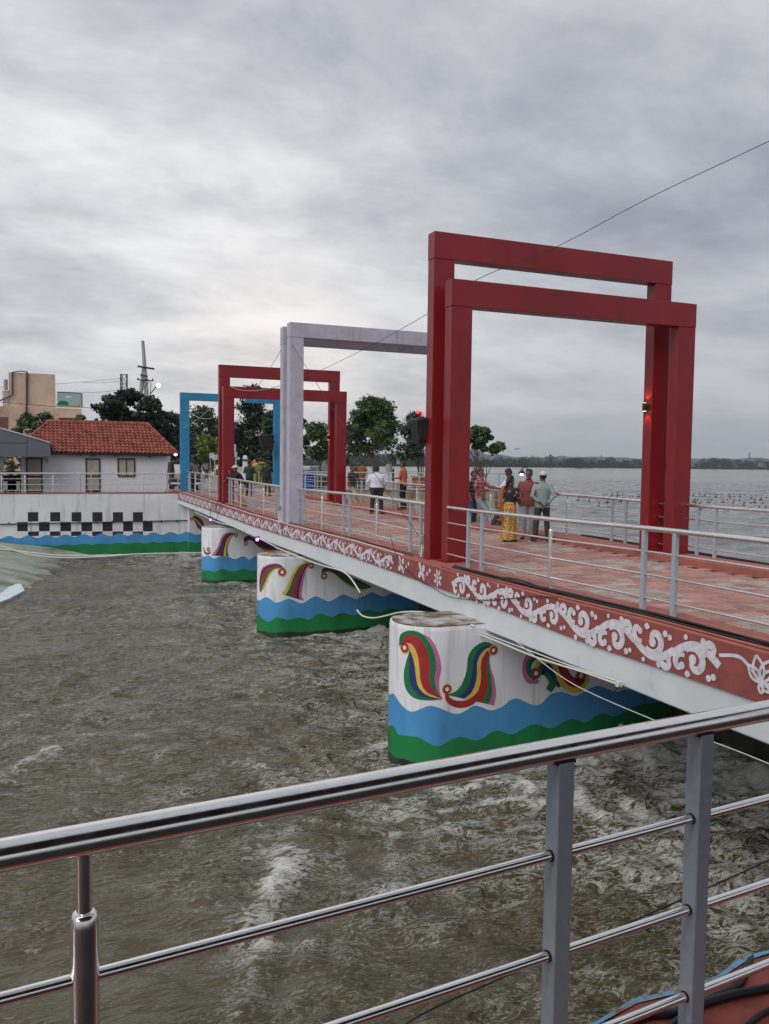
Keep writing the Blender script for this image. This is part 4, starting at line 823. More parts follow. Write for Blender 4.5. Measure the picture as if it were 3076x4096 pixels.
# kerb cables, conduits
def kpt(u, v, dz=.02): 
    for _ in range(3): pass
    p = PZ(u, v, 0); return PZ(u, v, zk(p.y)+dz)
for i, off in enumerate(((0, 0, .014), (.03, .004, .013), (-.03, .0, .012), (.012, .026, .012), (-.018, .024, .011))):
    pts = []
    for y in np.arange(3.0, 12.9, .45):
        wob = .03*math.sin(y*1.3+i)+.02*math.sin(y*2.9+i*2); x = 6.36+off[0]+wob*.6-.012*max(0, 9-y)*0
        pts.append((x, y, zk(y)+.014+off[1]+(.03 if abs(y-10.6) < .4 and i == 1 else 0)))
    cable('strand %s of the black cable bundle along the near kerb' % ['lowest', 'second', 'third', 'fourth', 'topmost'][i], pts, off[2], k=3)
for i, (ya, yb) in enumerate(((14.0, 22.6), (22.6, 32.0), (32.0, 41.5))):
    for j in range(2):
        pts = [(6.32+.05*j+.035*math.sin(y*1.7+j*2+i)+.02*math.sin(y*4.1+j), y, zk(y)+.014+.01*j+.012*max(0, math.sin(y*2.3+j))) for y in np.arange(ya, yb+.1, .5)]
        cable('%s black wire on the near kerb %s' % (['thicker', 'thinner'][j], ['before the lilac frames', 'before the far red frames', 'before the blue frame'][i]), pts, .012-.003*j, k=3)
for i in range(3):
    cable('black cable on the lake side kerb, %s of three' % ['inner', 'middle', 'outer'][i], [(11.98+.05*i, y, zk(y)+.014+.012*(i % 2)+.008*math.sin(y*2+i)) for y in np.arange(3, 17, .6)], .013, k=3)
o = MB().tube([(6.20+.008*math.sin(y*2), y, zk(y)+.016) for y in np.arange(3, 13.0, .4)], .013, 8).build('conduit', 'kerb_red', None, True, org=(6.2, 3, 0)); tag(o, 'thin red painted conduit along the outer edge of the near kerb', 'conduit')
o = MB().tube([(6.20+.006*math.sin(y*2), y, zk(y)+.016) for y in np.arange(14.2, 41, .5)], .012, 8).build('conduit', 'white_pvc', None, True, org=(6.2, 14, 0)); tag(o, 'thin white conduit along the far length of the near kerb', 'conduit')
cable('black cable loop hanging from the kerb below the far red frames', [tuple(PX(u, v, 6.06)) for u, v in [(875, 2008), (845, 2035), (842, 2065), (856, 2088), (864, 2085), (870, 2062), (882, 2022), (895, 2012)]], .012)
cable('thin wire trailing over the painted fascia near the nearest frame', [tuple(PX(u, v, 6.10)) for u, v in [(1560, 2140), (1590, 2230), (1660, 2310), (1730, 2350), (1810, 2390), (1950, 2400), (2080, 2390), (2160, 2385), (2230, 2392)]], .006)
for lab, pts, r in (('white conduit under the bridge beam ending at a box above the nearest pier', [(1800, 2492), (1980, 2562), (2120, 2620), (2240, 2660), (2345, 2692), (2465, 2735)], .013), ('second thinner white conduit clipped under the nearest bridge beam', [(1900, 2520), (2120, 2603), (2300, 2670), (2462, 2722)], .009)):
    pipe('conduit', lab, 'conduit', [tuple(PX(u, v, 6.05)) for u, v in pts], r, 'white_pvc')
t = thing('junction_box', 'small white junction box with dark wire under the bridge beam', 'box', tuple(PX(2475, 2735, 6.05)))
c = PX(2475, 2735, 6.05); MB().box(c.x-.03, c.x+.03, c.y-.03, c.y+.03, c.z-.035, c.z+.03).build('box_body', 'white_pvc', t, bevel=.006)
MB().tube(smooth_pts([tuple(PX(u, v, 6.02)) for u, v in [(2480, 2745), (2462, 2760), (2468, 2782), (2485, 2765), (2490, 2750), (2530, 2765)]], 5), .005, 6).build('wire', 'black_cable', t)
pipe('conduit', 'broken white pipe hanging down from the beam over the middle pier', 'conduit', [tuple(PX(u, v, 6.0)) for u, v in [(1100, 2188), (1200, 2230), (1290, 2262), (1365, 2283), (1400, 2310), (1425, 2345), (1441, 2372)]], .016, 'white_pvc')
pipe('conduit', 'loose white pipe curving from the beam across the nearest pier top', 'conduit', [tuple(PX(u, v, 5.9)) for u, v in [(1428, 2440), (1450, 2463), (1490, 2472), (1540, 2464), (1600, 2450), (1680, 2448), (1780, 2467), (1900, 2505)]], .016, 'white_pvc')
cable('thin black wire dangling between the broken white pipes', [tuple(PX(u, v, 5.98)) for u, v in [(1441, 2372), (1455, 2362), (1466, 2385), (1458, 2390), (1443, 2375), (1436, 2410), (1430, 2440)]], .005)
pipe('conduit', 'white conduit under the bridge beam between the two farther piers', 'conduit', [tuple(PX(u, v, 6.06)) for u, v in [(780, 2048), (860, 2085), (930, 2105), (1010, 2140), (1100, 2186)]], .016, 'white_pvc')
for lab, c in (('small purple lamp under the beam by the middle pier', PX(1029, 2158, 6.08)), ('small purple lamp under the beam by the farthest pier', PX(843, 2078, 6.08))):
    t = thing('spot_lamp', lab, 'lamp', tuple(c), 'purple lamps under the beam'); MB().ell(c, (.05, .06, .05), 10, 6).build('lens', 'purple_led', t, True); MB().box(c.x-.04, c.x+.06, c.y-.05, c.y+.05, c.z+.035, c.z+.1).build('bracket', 'black_box', t)
# electrical boxes by the frames
for lab, (u, v), y, s in (('small grey switch box on a pipe beside the nearest red frame', (1690, 2155), 13.95, .12), ('small white switch box on a pipe beside the lilac column', (1118, 2032), 22.3, .1)):
    c = PY(u, v, y); t = thing('switch_box', lab, 'box', (c.x, c.y, zk(y))); MB().box(c.x-s/2, c.x+s/2, c.y-.05, c.y+.05, c.z-s*.6, c.z+s*.6).build('box_body', 'concrete', t, bevel=.008)
    MB().tube([(c.x, c.y, c.z-s*.6), (c.x-.02, c.y, zk(y))], .018, 8).build('pipe', 'white_pvc', t, True)

# ================================================================ overhead wires
def wire(label, pts, r=.006, m='black_cable'): cable(label, [tuple(p) for p in pts], r, m, 'wire', 8, 5, 'overhead wires')
wire('long overhead wire rising to the upper right past the nearest frames', [PY(3300, 452, 8.4), PY(3076, 565, 9.3), PY(2600, 790, 11.2), PY(2230, 985, 13.0), PY(1905, 1120, 13.48), PY(1715, 1252, 16), PY(1450, 1400, 20), PY(1240, 1500, 25), PY(1100, 1550, 30), PY(990, 1560, 32.15)], .006)
wire('guy wire from the lilac column down to the nearest red frame', [PY(1168, 1378, 22.4), PY(1430, 1790, 17.2), PY(1693, 2170, 13.95)], .006)
wire('wire from the lilac column down to the far red frame', [PY(1124, 1400, 22.9), PY(1060, 1505, 27), PY(1020, 1560, 32.9)], .006)
wire('slack wire drooping across the far red beams', [PY(925, 1548, 32.1), PY(960, 1560, 32.05), PY(1010, 1563, 32), PY(1070, 1556, 30), PY(1120, 1540, 23)], .008, 'white_pvc')
wire('slack wire from the blue frame to the far red column', [PY(750, 1640, 42), PY(790, 1668, 40), PY(830, 1675, 38), PY(875, 1662, 33.3)], .008, 'white_pvc')
wire('straight wire crossing from the blue frame up to the far red beam', [PY(735, 1712, 42), PY(800, 1670, 38.5), PY(868, 1610, 33.3)], .007, 'white_pvc')
wire('thin wire from the right blue column towards the lilac column', [PY(1112, 1800, 44), PY(1090, 1700, 36), PY(1048, 1600, 32.5)], .007)
for i, (a, b) in enumerate((((0, 1548), (490, 1513)), ((330, 1530), (480, 1524)), ((330, 1570), (485, 1558)), ((0, 1608), (380, 1632)))):
    wire('distribution wire %s behind the peach building' % ['highest', 'second', 'third', 'lowest'][i], [PD(*a, 66 if i == 3 else 92), PD((a[0]+b[0])/2, (a[1]+b[1])/2+4, 66 if i == 3 else 92), PD(*b, 66 if i == 3 else 92)], .018)

# ================================================================ lamps and speakers on the frames
c = PY(2577, 1628, 13.72); xl = 11.74-.41
t = thing('wall_lamp', 'lit black up and down wall lamp on the nearest red column', 'lamp', (xl-.06, 13.73, c.z), 'up and down wall lamps')
def updown(t, x, y, z, r=.045, h=.16, pw=0):
    MB().tube([(x, y, z-h/2), (x, y, z+h/2)], r, 18).build('lamp_body', 'black_box', t, True, bevel=.004); MB().box(x+r*.6, x+.11, y-.03, y+.03, z-.035, z+.035).build('lamp_bracket', 'black_box', t)
    for s in (-1, 1): MB().tube([(x, y, z+s*(h/2+.001)), (x, y, z+s*(h/2+.004))], r*.8, 16).build('lamp_lens', 'lamp_warm', t)
    if pw:
        for s in (-1, 1):
            l = bpy.data.lights.new('lamp_glow', 'SPOT'); l.energy = pw; l.color = (1, .55, .25); l.spot_size = R(100); l.shadow_soft_size = .03
            lo = bpy.data.objects.new('lamp_glow', l); COL.objects.link(lo); lo.parent = t; lo.location = Vector((x, y, z+s*(h/2+.02)))-ORG[t.name]; lo.rotation_euler = (0 if s < 0 else math.pi, 0, 0)
updown(t, xl-.075, 13.735, c.z, pw=3.5)
c = PY(1316, 1750, 33.0); t = thing('wall_lamp', 'small lit wall lamp on the far red column', 'lamp', tuple(c), 'up and down wall lamps'); updown(t, c.x-.04, c.y, c.z, .06, .2, 3)
def speaker(label, u0, v0, u1, v1, y, dep):
    a = PY(u0, v0, y); b = PY(u1, v1, y); t = thing('loudspeaker', label, 'loudspeaker', (b.x, y, b.z), 'black loudspeakers'); w_ = b.x-a.x; h = a.z-b.z
    mb = MB(); mb.loft([[(a.x+.30*w_, y-dep*.2, b.z), (b.x, y-dep*.2, b.z), (b.x, y+dep*.7, b.z), (a.x+.30*w_, y+dep*.7, b.z)], [(a.x, y-dep*.5, a.z-.12*h), (b.x, y-dep*.5, a.z-.06*h), (b.x, y+dep*.8, a.z-.06*h), (a.x, y+dep*.8, a.z-.12*h)], [(a.x+.12*w_, y-dep*.4, a.z-.03*h), (b.x, y-dep*.4, a.z), (b.x, y+dep*.8, a.z), (a.x+.12*w_, y+dep*.8, a.z-.03*h)]])
    mb.build('cabinet', 'black_box', t, bevel=.015); MB().box(b.x, b.x+.1, y, y+.06, (a.z+b.z)/2-.05, (a.z+b.z)/2+.05).build('bracket', 'black_box', t)
    MB().obox(((a.x+b.x)/2+.05*w_, y-dep*.40, (a.z+b.z)/2), (w_*.32, 0, 0), (0, .012, 0), (0, -dep*.13, h*.36)).build('grille', 'pipe_dark', t)
speaker('black loudspeaker fixed to the nearest taller red column', 1656, 1668, 1704, 1776, 13.9, .3)
speaker('black loudspeaker hanging beside the right blue column', 1036, 1737, 1092, 1796, 43.6, .5)

# ================================================================ house with tiled roof
HY = 48.0
def hx(u): return PY(u, 1900, HY).x
x0, x1 = hx(84), hx(681); zb_ = PY(400, 1975, HY).z-.15; ze = PY(400, 1812, HY).z
hs = thing('tiled_house', 'small white house with hipped red tile roof behind the river wall', 'house', ((x0+x1)/2, HY, zb_))
MB().box(x0, x1, HY, HY+5.2, zb_, ze+.1).build('wall', 'house_white', hs)
def opening(nm, u0, v0, u1, v1, door):
    a = PY(u0, v0, HY); b = PY(u1, v1, HY); f = .07
    mb = MB()
    for q in ((a.x, a.x+f, b.z, a.z), (b.x-f, b.x, b.z, a.z), (a.x+f, b.x-f, a.z-f, a.z), (a.x+f, b.x-f, b.z, b.z+f*(2.0 if door else 1))): mb.box(q[0], q[1], HY-.05, HY+.02, q[2], q[3])
    if door: zm = a.z+(b.z-a.z)*.52; mb.box(a.x+f, b.x-f, HY-.045, HY+.015, zm-.035, zm+.035)
    else: xm = (a.x+b.x)/2; mb.box(xm-.025, xm+.025, HY-.045, HY+.015, b.z+f, a.z-f)
    o = mb.build(nm, 'dark_frame', hs); 
    if door:
        for z0, z1 in ((b.z+f*2, zm-.035), (zm+.035, a.z-f)): MB().box(a.x+f, b.x-f, HY-.02, HY+.01, z0, z1).build('door_panel', 'door_cream', o)
        MB().ell((b.x-f*.5, HY-.07, zm-.12), (.025, .025, .025), 8, 5).build('door_knob', 'steel', o)
    else:
        for q0, q1 in ((a.x+f, xm-.025), (xm+.025, b.x-f)): MB().box(q0, q1, HY-.02, HY+.01, b.z+f, a.z-f).build('shutter', 'door_cream', o)
    return o
opening('door', 104, 1831, 171, 1975, True); opening('door', 342, 1833, 402, 1969, True); opening('window', 470, 1833, 541, 1907, False)
a = PY(360, 1822, HY); MB().box(a.x, a.x+.32, HY-.02, HY, a.z-.06, a.z+.03).build('name_plate', 'dark_frame', hs)
tx = bpy.data.curves.new('lettering', 'FONT'); tx.body = 'OFFICE'; tx.size = .085; tx.align_x = 'CENTER'; to = bpy.data.objects.new('lettering', tx); COL.objects.link(to)
dg = bpy.context.evaluated_depsgraph_get(); tm = bpy.data.meshes.new_from_object(to.evaluated_get(dg)); bpy.data.objects.remove(to); tm.materials.append(MATS['sign_white'])
to = bpy.data.objects.new('lettering', tm); COL.objects.link(to); to.parent = hs; to.rotation_euler = (R(90), 0, 0); to.location = Vector((a.x+.16, HY-.024, a.z-.045))-ORG[hs.name]
# roof
ov = .35; rise = PY(400, 1693, HY+2.6).z-ze; rx0, rx1 = PY(197, 1690, HY+2.6).x, PY(588, 1697, HY+2.6).x
A = [(x0-ov, HY-ov), (x1+ov, HY-ov), (x1+ov, HY+5.2+ov), (x0-ov, HY+5.2+ov)]; ridge_ = [(rx0, HY+2.6), (rx1, HY+2.6)]
mb = MB(); zr = ze+rise
mb.add([(x, y, ze) for x, y in A]+[(x, y, zr-.03) for x, y in ridge_], [(0, 1, 5, 4), (1, 2, 5), (2, 3, 4, 5), (3, 0, 4), (3, 2, 1, 0)])
roof = mb.build('roof', 'tile', hs)
p0 = Vector((A[0][0], A[0][1], ze)); up = Vector((0, 2.6+ov, rise)); ul = up.length; up.normalize(); nr_ = Vector((1, 0, 0)).cross(up)
tw, tl = .215, ul/10.6
tmb = MB(); rg = []
for k in range(2):
    row = []
    for j in range(9):
        f = j/8; hgt = .062*math.sin(math.pi*min(1, f/.62)) if f < .62 else -.012*math.sin(math.pi*(f-.62)/.38)
        row.append((f*tw, hgt+(.075 if k == 0 else .004), -.02 if k == 0 else tl*1.02))
    rg.append(row)
tv = [Vector((a, 0, 0))+up*c+nr_*b for r_ in rg for a, b, c in r_]+[Vector((a, 0, 0))+up*c+nr_*(b-.06) for a, b, c in rg[0]]
tmb.add(tv, [(j, j+1, 9+j+1, 9+j) for j in range(8)]+[(18+j, 19+j, j+1, j) for j in range(8)])
o = tmb.build('roof_tile', 'tile', None, False); tme = o.data; bpy.data.objects.remove(o)
tl_all = []
for r_ in range(11):
    f = min(1, (r_*tl)/ul); xa = A[0][0]+(rx0-A[0][0])*f; xb = A[1][0]+(rx1-A[1][0])*f; k = 0; x = A[0][0]+(tw*math.ceil((xa-A[0][0])/tw))-.1
    while x+tw < xb+.1:
        tl_all.append((x, r_)); x += tw
cx_ = (x0+x1)/2; tl_all.sort(key=lambda q: abs(q[0]-cx_-.4)); rest = MB()
for i, (x, r_) in enumerate(tl_all):
    L_ = Vector((x, A[0][1], ze))+up*(r_*tl)+nr_*random.uniform(0, .012)
    if i < 300:
        o = bpy.data.objects.new('roof_tile', tme); COL.objects.link(o); o.parent = roof; o.location = L_-ORG[roof.name]
    else: rest.add([Vector(v)+L_ for v in tmb.v], tmb.f)
# hip and ridge caps, right-hand slope tiles
for (pa, pb) in ((Vector((*A[0], ze)), Vector((rx0, HY+2.6, zr))), (Vector((*A[1], ze)), Vector((rx1, HY+2.6, zr))), (Vector((rx0, HY+2.6, zr)), Vector((rx1, HY+2.6, zr)))):
    n = int((pb-pa).length/.3); d = (pb-pa)/n
    for i in range(n): rest.tube([pa+d*i+Vector((0, 0, .06)), pa+d*(i+1.05)+Vector((0, 0, .045))], [.10, .085], 8)
sl = Vector((rx1-A[1][0], 0, rise)); sln = sl.length; sl.normalize(); ns = Vector((0, 1, 0)).cross(sl)*-1
for r_ in range(int(sln/tl)):
    f = r_*tl/sln; ya = A[1][1]+(HY+2.6-A[1][1])*f; yb = A[2][1]+(HY+2.6-A[2][1])*f
    for y in np.arange(ya, yb-tw, tw): rest.add([Vector((A[1][0], y, ze))+Vector((0, a, 0))+sl*(c+r_*tl)+Vector((.7, 0, .7))*b for rr in rg for a, b, c in rr], [(j, 9+j, 9+j+1, j+1) for j in range(8)])
o = rest.build('roof_tile_field', 'tile', roof); o['kind'] = 'stuff'
MB().box(x0-ov+.02, x1+ov-.02, HY-ov+.03, HY-ov+.06, ze-.12, ze-.01).build('eaves_board', 'dark_frame', hs)
for u in (322, 461, 600): a = PY(u, 1817, HY-.2); MB().box(a.x-.04, a.x+.04, HY-.3, HY, ze-.2, ze-.03).build('eaves_bracket', 'dark_frame', hs)
# flood lamp on the house corner
c = PY(702, 1818, HY-.3); t = thing('flood_lamp', 'lit white lamp under the right eaves of the tiled house', 'lamp', tuple(c)); MB().ell(c, (.09, .07, .07), 10, 6).build('lens', 'lamp_white', t, True); MB().box(c.x-.2, c.x-.04, c.y-.03, c.y+.03, c.z-.02, c.z+.06).build('bracket', 'black_box', t)
c = PY(187, 1833, HY-.15); t = thing('security_camera', 'small wall camera beside the left house door', 'camera', tuple(c)); MB().obox(c, (.11, 0, .02), (0, .05, 0), (0, 0, .04)).build('camera_body', 'sign_white', t, bevel=.01); MB().box(c.x+.03, c.x+.05, c.y, c.y+.13, c.z-.2, c.z).build('bracket', 'black_box', t)
# grey canopy at the far left
CY = 46.2
t = thing('canopy', 'dark grey panelled canopy roof left of the tiled house', 'canopy', tuple(PY(0, 1980, CY)))
k = [PY(u, v, CY) for u, v in [(-700, 1826), (203, 1826), (200, 1775), (108, 1747), (0, 1717), (-140, 1680), (-420, 1680), (-700, 1760)]]
MB().loft([[(p.x, CY, p.z) for p in k], [(p.x, CY+4, p.z) for p in k]]).build('fascia_panel', 'canopy_grey', t)
e_ = [PY(u, v, CY) for u, v in [(201, 1773), (108, 1745), (0, 1715), (-140, 1678)]]
MB().loft([[(p.x, CY-.04, p.z+d) for p in e_ for d in (0,)]+[(p.x, CY-.04, p.z+.07) for p in e_[::-1]], [(p.x, CY+4.05, p.z) for p in e_]+[(p.x, CY+4.05, p.z+.07) for p in e_[::-1]]]).build('edge_trim', 'canopy_edge', t)
mb = MB()
for (u, va, vb) in ((108, 1748, 1825), (-30, 1722, 1825)): a = PY(u, va, CY); b = PY(u, vb, CY); mb.box(a.x-.015, a.x+.015, CY-.006, CY, b.z, a.z-.02)
a = PY(0, 1771, CY); b = PY(107, 1773, CY); mb.box(a.x-6, b.x, CY-.006, CY, a.z-.015, a.z+.015); mb.build('panel_joint', 'pipe_dark', t)
for u in (8, -330): a = PY(u, 1826, CY+.1); MB().box(a.x-.12, a.x+.06, CY+.1, CY+.3, -.35, a.z).build('support_post', 'canopy_grey', t)
MB().box(PY(14, 1900, 49).x, PY(84, 1900, 49).x, 49, 49.1, -.35, .75).build('side_gate', 'pipe_dark', t)
a = PY(14, 1888, 48.9); b = PY(86, 1888, 48.9); MB().tube([tuple(a), tuple(b)], .04, 8).build('blue_gate_rail', 'frame_blue', t)
# waiting chairs under the canopy
for i, u in enumerate((30, 48, 62)):
    a = PY(u, 1972, 45.5); t2 = thing('metal_chair', '%s grey metal chair under the canopy behind the railing' % ['leftmost', 'middle', 'rightmost'][i], 'chair', (a.x, 45.5, -.3), 'chairs under the canopy')
    MB().box(a.x-.2, a.x+.2, 45.3, 45.7, .1, .14).build('seat', 'sheet_grey', t2); MB().box(a.x-.2, a.x+.2, 45.7, 45.74, .14, .5).build('backrest', 'sheet_grey', t2)
    for sx in (-.18, .18):
        for sy in (45.32, 45.68): MB().box(a.x+sx-.015, a.x+sx+.015, sy-.015, sy+.015, -.32, .1).build('leg', 'steel', t2)

# ================================================================ peach building
BY = 78.0
def bp_(u, v): return PY(u, v, BY)
pb = thing('peach_building', 'weathered peach concrete building with water tank block behind the house', 'building', (bp_(150, 1900).x, BY, -.3))
def bbox(nm, m, u0, v0, u1, v1, d0, d1, z=None):
    a, b = bp_(u0, v0), bp_(u1, v1); return MB().box(a.x, b.x, BY+d0, BY+d1, b.z if z is None else z, a.z).build(nm, m, pb)
bbox('tank_block', 'peach', 34, 1489, 222, 1618, 0, 9, bp_(0, 1618).z-.3)
bbox('wall', 'peach', -240, 1618, 327, 1900, -.5, 12, -.4)
bbox('parapet', 'peach', 10, 1562, 38, 1625, 0, 4)
bbox('recess', 'peach_dark', -10, 1668, 35, 1830, -.53, -.4); bbox('recess', 'peach_dark', 236, 1675, 300, 1800, -.53, -.4)
bbox('cornice', 'peach', 226, 1626, 330, 1632, -.6, -.4); bbox('cornice', 'peach', 232, 1668, 330, 1676, -1.3, -.4)
MB().tube([tuple(bp_(u, v)-Vector((0, .12, 0))) for u, v in [(50, 1489), (50, 1580), (0, 1603)]], .06, 8).build('drain_pipe', 'pipe_dark', pb)
MB().tube([tuple(bp_(u, v)-Vector((0, .12, 0))) for u, v in [(108, 1488), (107, 1616)]], .07, 8).build('drain_pipe', 'pipe_dark', pb); MB().tube([tuple(bp_(u, v)-Vector((0, .62, 0))) for u, v in [(107, 1616), (106, 1665)]], .07, 8).build('drain_pipe', 'pipe_dark', pb)
MB().tube(smooth_pts([tuple(bp_(u, v)-Vector((0, .1, 0))) for u, v in [(48, 1490), (80, 1485), (108, 1488)]], 4), .04, 6).build('drain_pipe', 'pipe_dark', pb)
MB().tube([tuple(bp_(23, 1560)), tuple(bp_(23, 1518))], .16, 10).build('vent_pipe', 'sheet_grey', pb)
bb = thing('rooftop_billboard', 'pale blue rooftop billboard with painted shrubs on the peach building', 'billboard', tuple(bp_(275, 1628)))
a, b = bp_(228, 1570), bp_(326, 1628); MB().box(a.x, b.x, BY-.2, BY-.08, b.z, a.z).build('panel', 'billboard', bb)
mb = MB(); mb.box(a.x, b.x, BY-.22, BY-.06, a.z, a.z+.06); mb.box(b.x, b.x+.08, BY-.22, BY-.06, b.z, a.z); mb.build('panel_frame', 'pipe_dark', bb)
mb = MB(); c = bp_(252, 1617)
for i in range(14): aa = math.pi*i/13
mb.add([(c.x+.52*math.cos(math.pi*i/13)*(1+.12*math.sin(i*5)), BY-.204, c.z-.12+.42*math.sin(math.pi*i/13)) for i in range(14)], [tuple(range(14))]); mb.build('painted_shrub', 'paint_green', bb)
mb = MB()
for i in range(9): x = bp_(280+i*5, 1625).x; mb.add([(x-.1, BY-.204, b.z), (x+.1, BY-.204, b.z), (x+.06*math.sin(i*3), BY-.204, b.z+.22+.08*math.sin(i*2))], [(0, 1, 2)])
mb.build('painted_grass', 'paint_yellow', bb)
mb = MB(); c = bp_(309, 1605)
for k in range(5): disc(mb, (c.x+.10*math.cos(k*1.256), c.z+.12*math.sin(k*1.256)), .09, lambda x, z: (x, BY-.205, z), ry=.04, rot=k*1.256)
mb.build('painted_lily', 'sign_grey', bb)
MB().box(bp_(262, 1577).x, bp_(285, 1577).x, BY-.203, BY-.201, bp_(0, 1580).z, bp_(0, 1575).z).build('painted_strip', 'paint_white', bb)

# ================================================================ poles, lattice tower, street lamp
PYD = 66
def pp2(u, v, dd=PYD): return PD(u, v, dd)
t = thing('utility_pole', 'leaning twin concrete utility pole with crossarms behind the trees', 'pole', tuple(pp2(590, 1850)))
def taperpole(a, b, w0, w1):
    a, b = Vector(a), Vector(b); return MB().tube([tuple(a), tuple(b)], [w0, w1], 8)
taperpole(pp2(605, 1860), pp2(571, 1363), .26, .115).build('pole_shaft', 'pole_conc', t); taperpole(pp2(532, 1860), pp2(574, 1470), .22, .12).build('pole_shaft', 'pole_conc', t)
def bar(u0, v0, u1, v1, r, nm='crossarm', off=.25): MB().tube([tuple(pp2(u0, v0, PYD-off)), tuple(pp2(u1, v1, PYD-off))], r, 6).build(nm, 'pipe_dark', t)
bar(550, 1465, 618, 1476, .07); bar(551, 1519, 612, 1523, .04); bar(560, 1499, 592, 1505, .05); bar(578, 1520, 594, 1518, .05); bar(582, 1606, 603, 1604, .05)
MB().tube(smooth_pts([tuple(pp2(u, v, PYD-.3)) for u, v in [(600, 1525), (575, 1553), (552, 1580)]], 4), .025, 6).build('cable_run', 'pipe_dark', t)
for (u, v) in ((552, 1516), (611, 1520)): c = pp2(u, v, PYD-.25); MB().ell(c, (.07, .07, .11), 8, 6).build('insulator', 'pipe_dark', t)
MB().tube(smooth_pts([tuple(pp2(u, v, PYD-.3)) for u, v in [(604, 1528), (602, 1560), (600, 1600)]], 4), .025, 6).build('cable_run', 'pipe_dark', t)
t = thing('street_lamp', 'lit white street lamp on a bent arm from the utility pole', 'lamp', tuple(pp2(600, 1580))); MB().tube(smooth_pts([tuple(pp2(u, v, PYD-.3)) for u, v in [(600, 1578), (612, 1562), (626, 1546)]], 4), .04, 6).build('arm', 'pipe_dark', t)
MB().ell(pp2(634, 1541, PYD-.3), (.15, .15, .13), 12, 8).build('lamp_head', 'lamp_white', t, True)
t = thing('street_lamp', 'unlit lamp head below the lit one on the utility pole', 'lamp', tuple(pp2(601, 1600))); MB().obox(pp2(609, 1582, PYD-.3), (.14, 0, .05), (0, .07, 0), (-.02, 0, .05)).build('lamp_head', 'pole_conc', t); MB().tube([tuple(pp2(600, 1590, PYD-.3)), tuple(pp2(606, 1583, PYD-.3))], .03, 6).build('arm', 'pipe_dark', t)
t = thing('lattice_tower', 'steel lattice tower top rising behind the dark tree', 'tower', tuple(PD(500, 1850, 95)))
d0 = 95; mb = MB(); cn = []
for (u, dd) in ((482, d0), (509, d0), (488, d0+.8), (506, d0+.8)):
    a = PD(u, 1496, dd); b = Vector((a.x+random.uniform(-.05, .05), a.y, -.3)); MB().tube([tuple(b), tuple(a)], .055, 5).build('leg', 'lattice', t); cn.append(a)
zz = cn[0].z
for i in range(7):
    z = zz-.02-i*1.0
    pts = [Vector((c.x, c.y, z)) for c in (cn[0], cn[1], cn[3], cn[2])]; mb = MB()
    for j in range(4): mb.tube([tuple(pts[j]), tuple(pts[(j+1) % 4])], .035, 4); mb.tube([tuple(pts[j]), tuple(pts[(j+1) % 4]-Vector((0, 0, 1.0)))], .025, 4); mb.tube([tuple(pts[(j+1) % 4]), tuple(pts[j]-Vector((0, 0, 1.0)))], .025, 4)
    mb.build('bracing', 'lattice', t)
# ================================================================ trees
def leaf_mesh(name, centers, radii, n, size, m, parent=None, up=.35, flat=.75, seed=0, asp=.5):
    rg_ = np.random.RandomState(seed); C = np.array(centers, float); Rr = np.array(radii, float); w_ = Rr[:, 0]*Rr[:, 1]+.3*Rr[:, 2]**2; w_ /= w_.sum()
    k = rg_.choice(len(C), n, p=w_); d = rg_.normal(size=(n, 3)); d /= np.linalg.norm(d, axis=1, keepdims=True); d[:, 2] = np.abs(d[:, 2])*np.where(rg_.rand(n) < flat, 1, -1)
    r = rg_.rand(n)**.42; P = C[k]+d*Rr[k]*r[:, None]*(1+.10*np.clip(rg_.normal(size=(n, 1)), -2, 1.6))
    nrm = d*.8+rg_.normal(size=(n, 3))*.7+np.array([0, 0, up]); nrm /= np.linalg.norm(nrm, axis=1, keepdims=True)
    a = np.cross(nrm, rg_.normal(size=(n, 3))); a /= np.maximum(np.linalg.norm(a, axis=1, keepdims=True), 1e-6); b = np.cross(nrm, a)
    s = size*(.6+.8*rg_.rand(n, 1)); A = a*s*.5; B = b*s*.5*asp
    V = np.stack([P-A, P-B*1.0+A*.1, P+A, P+B+A*.1], 1).reshape(-1, 3); o_ = np.array(ORG[parent.name]) if parent is not None else np.zeros(3); V = V-o_
    me = bpy.data.meshes.new(name); me.vertices.add(4*n); me.vertices.foreach_set('co', V.ravel().astype(np.float32)); me.loops.add(4*n); me.loops.foreach_set('vertex_index', np.arange(4*n, dtype=np.int32))
    me.polygons.add(n); me.polygons.foreach_set('loop_start', np.arange(0, 4*n, 4, dtype=np.int32)); me.update(calc_edges=True); me.materials.append(MATS[m])
    o = bpy.data.objects.new(name, me); COL.objects.link(o); o.parent = parent; ORG[o.name] = Vector(o_); return o
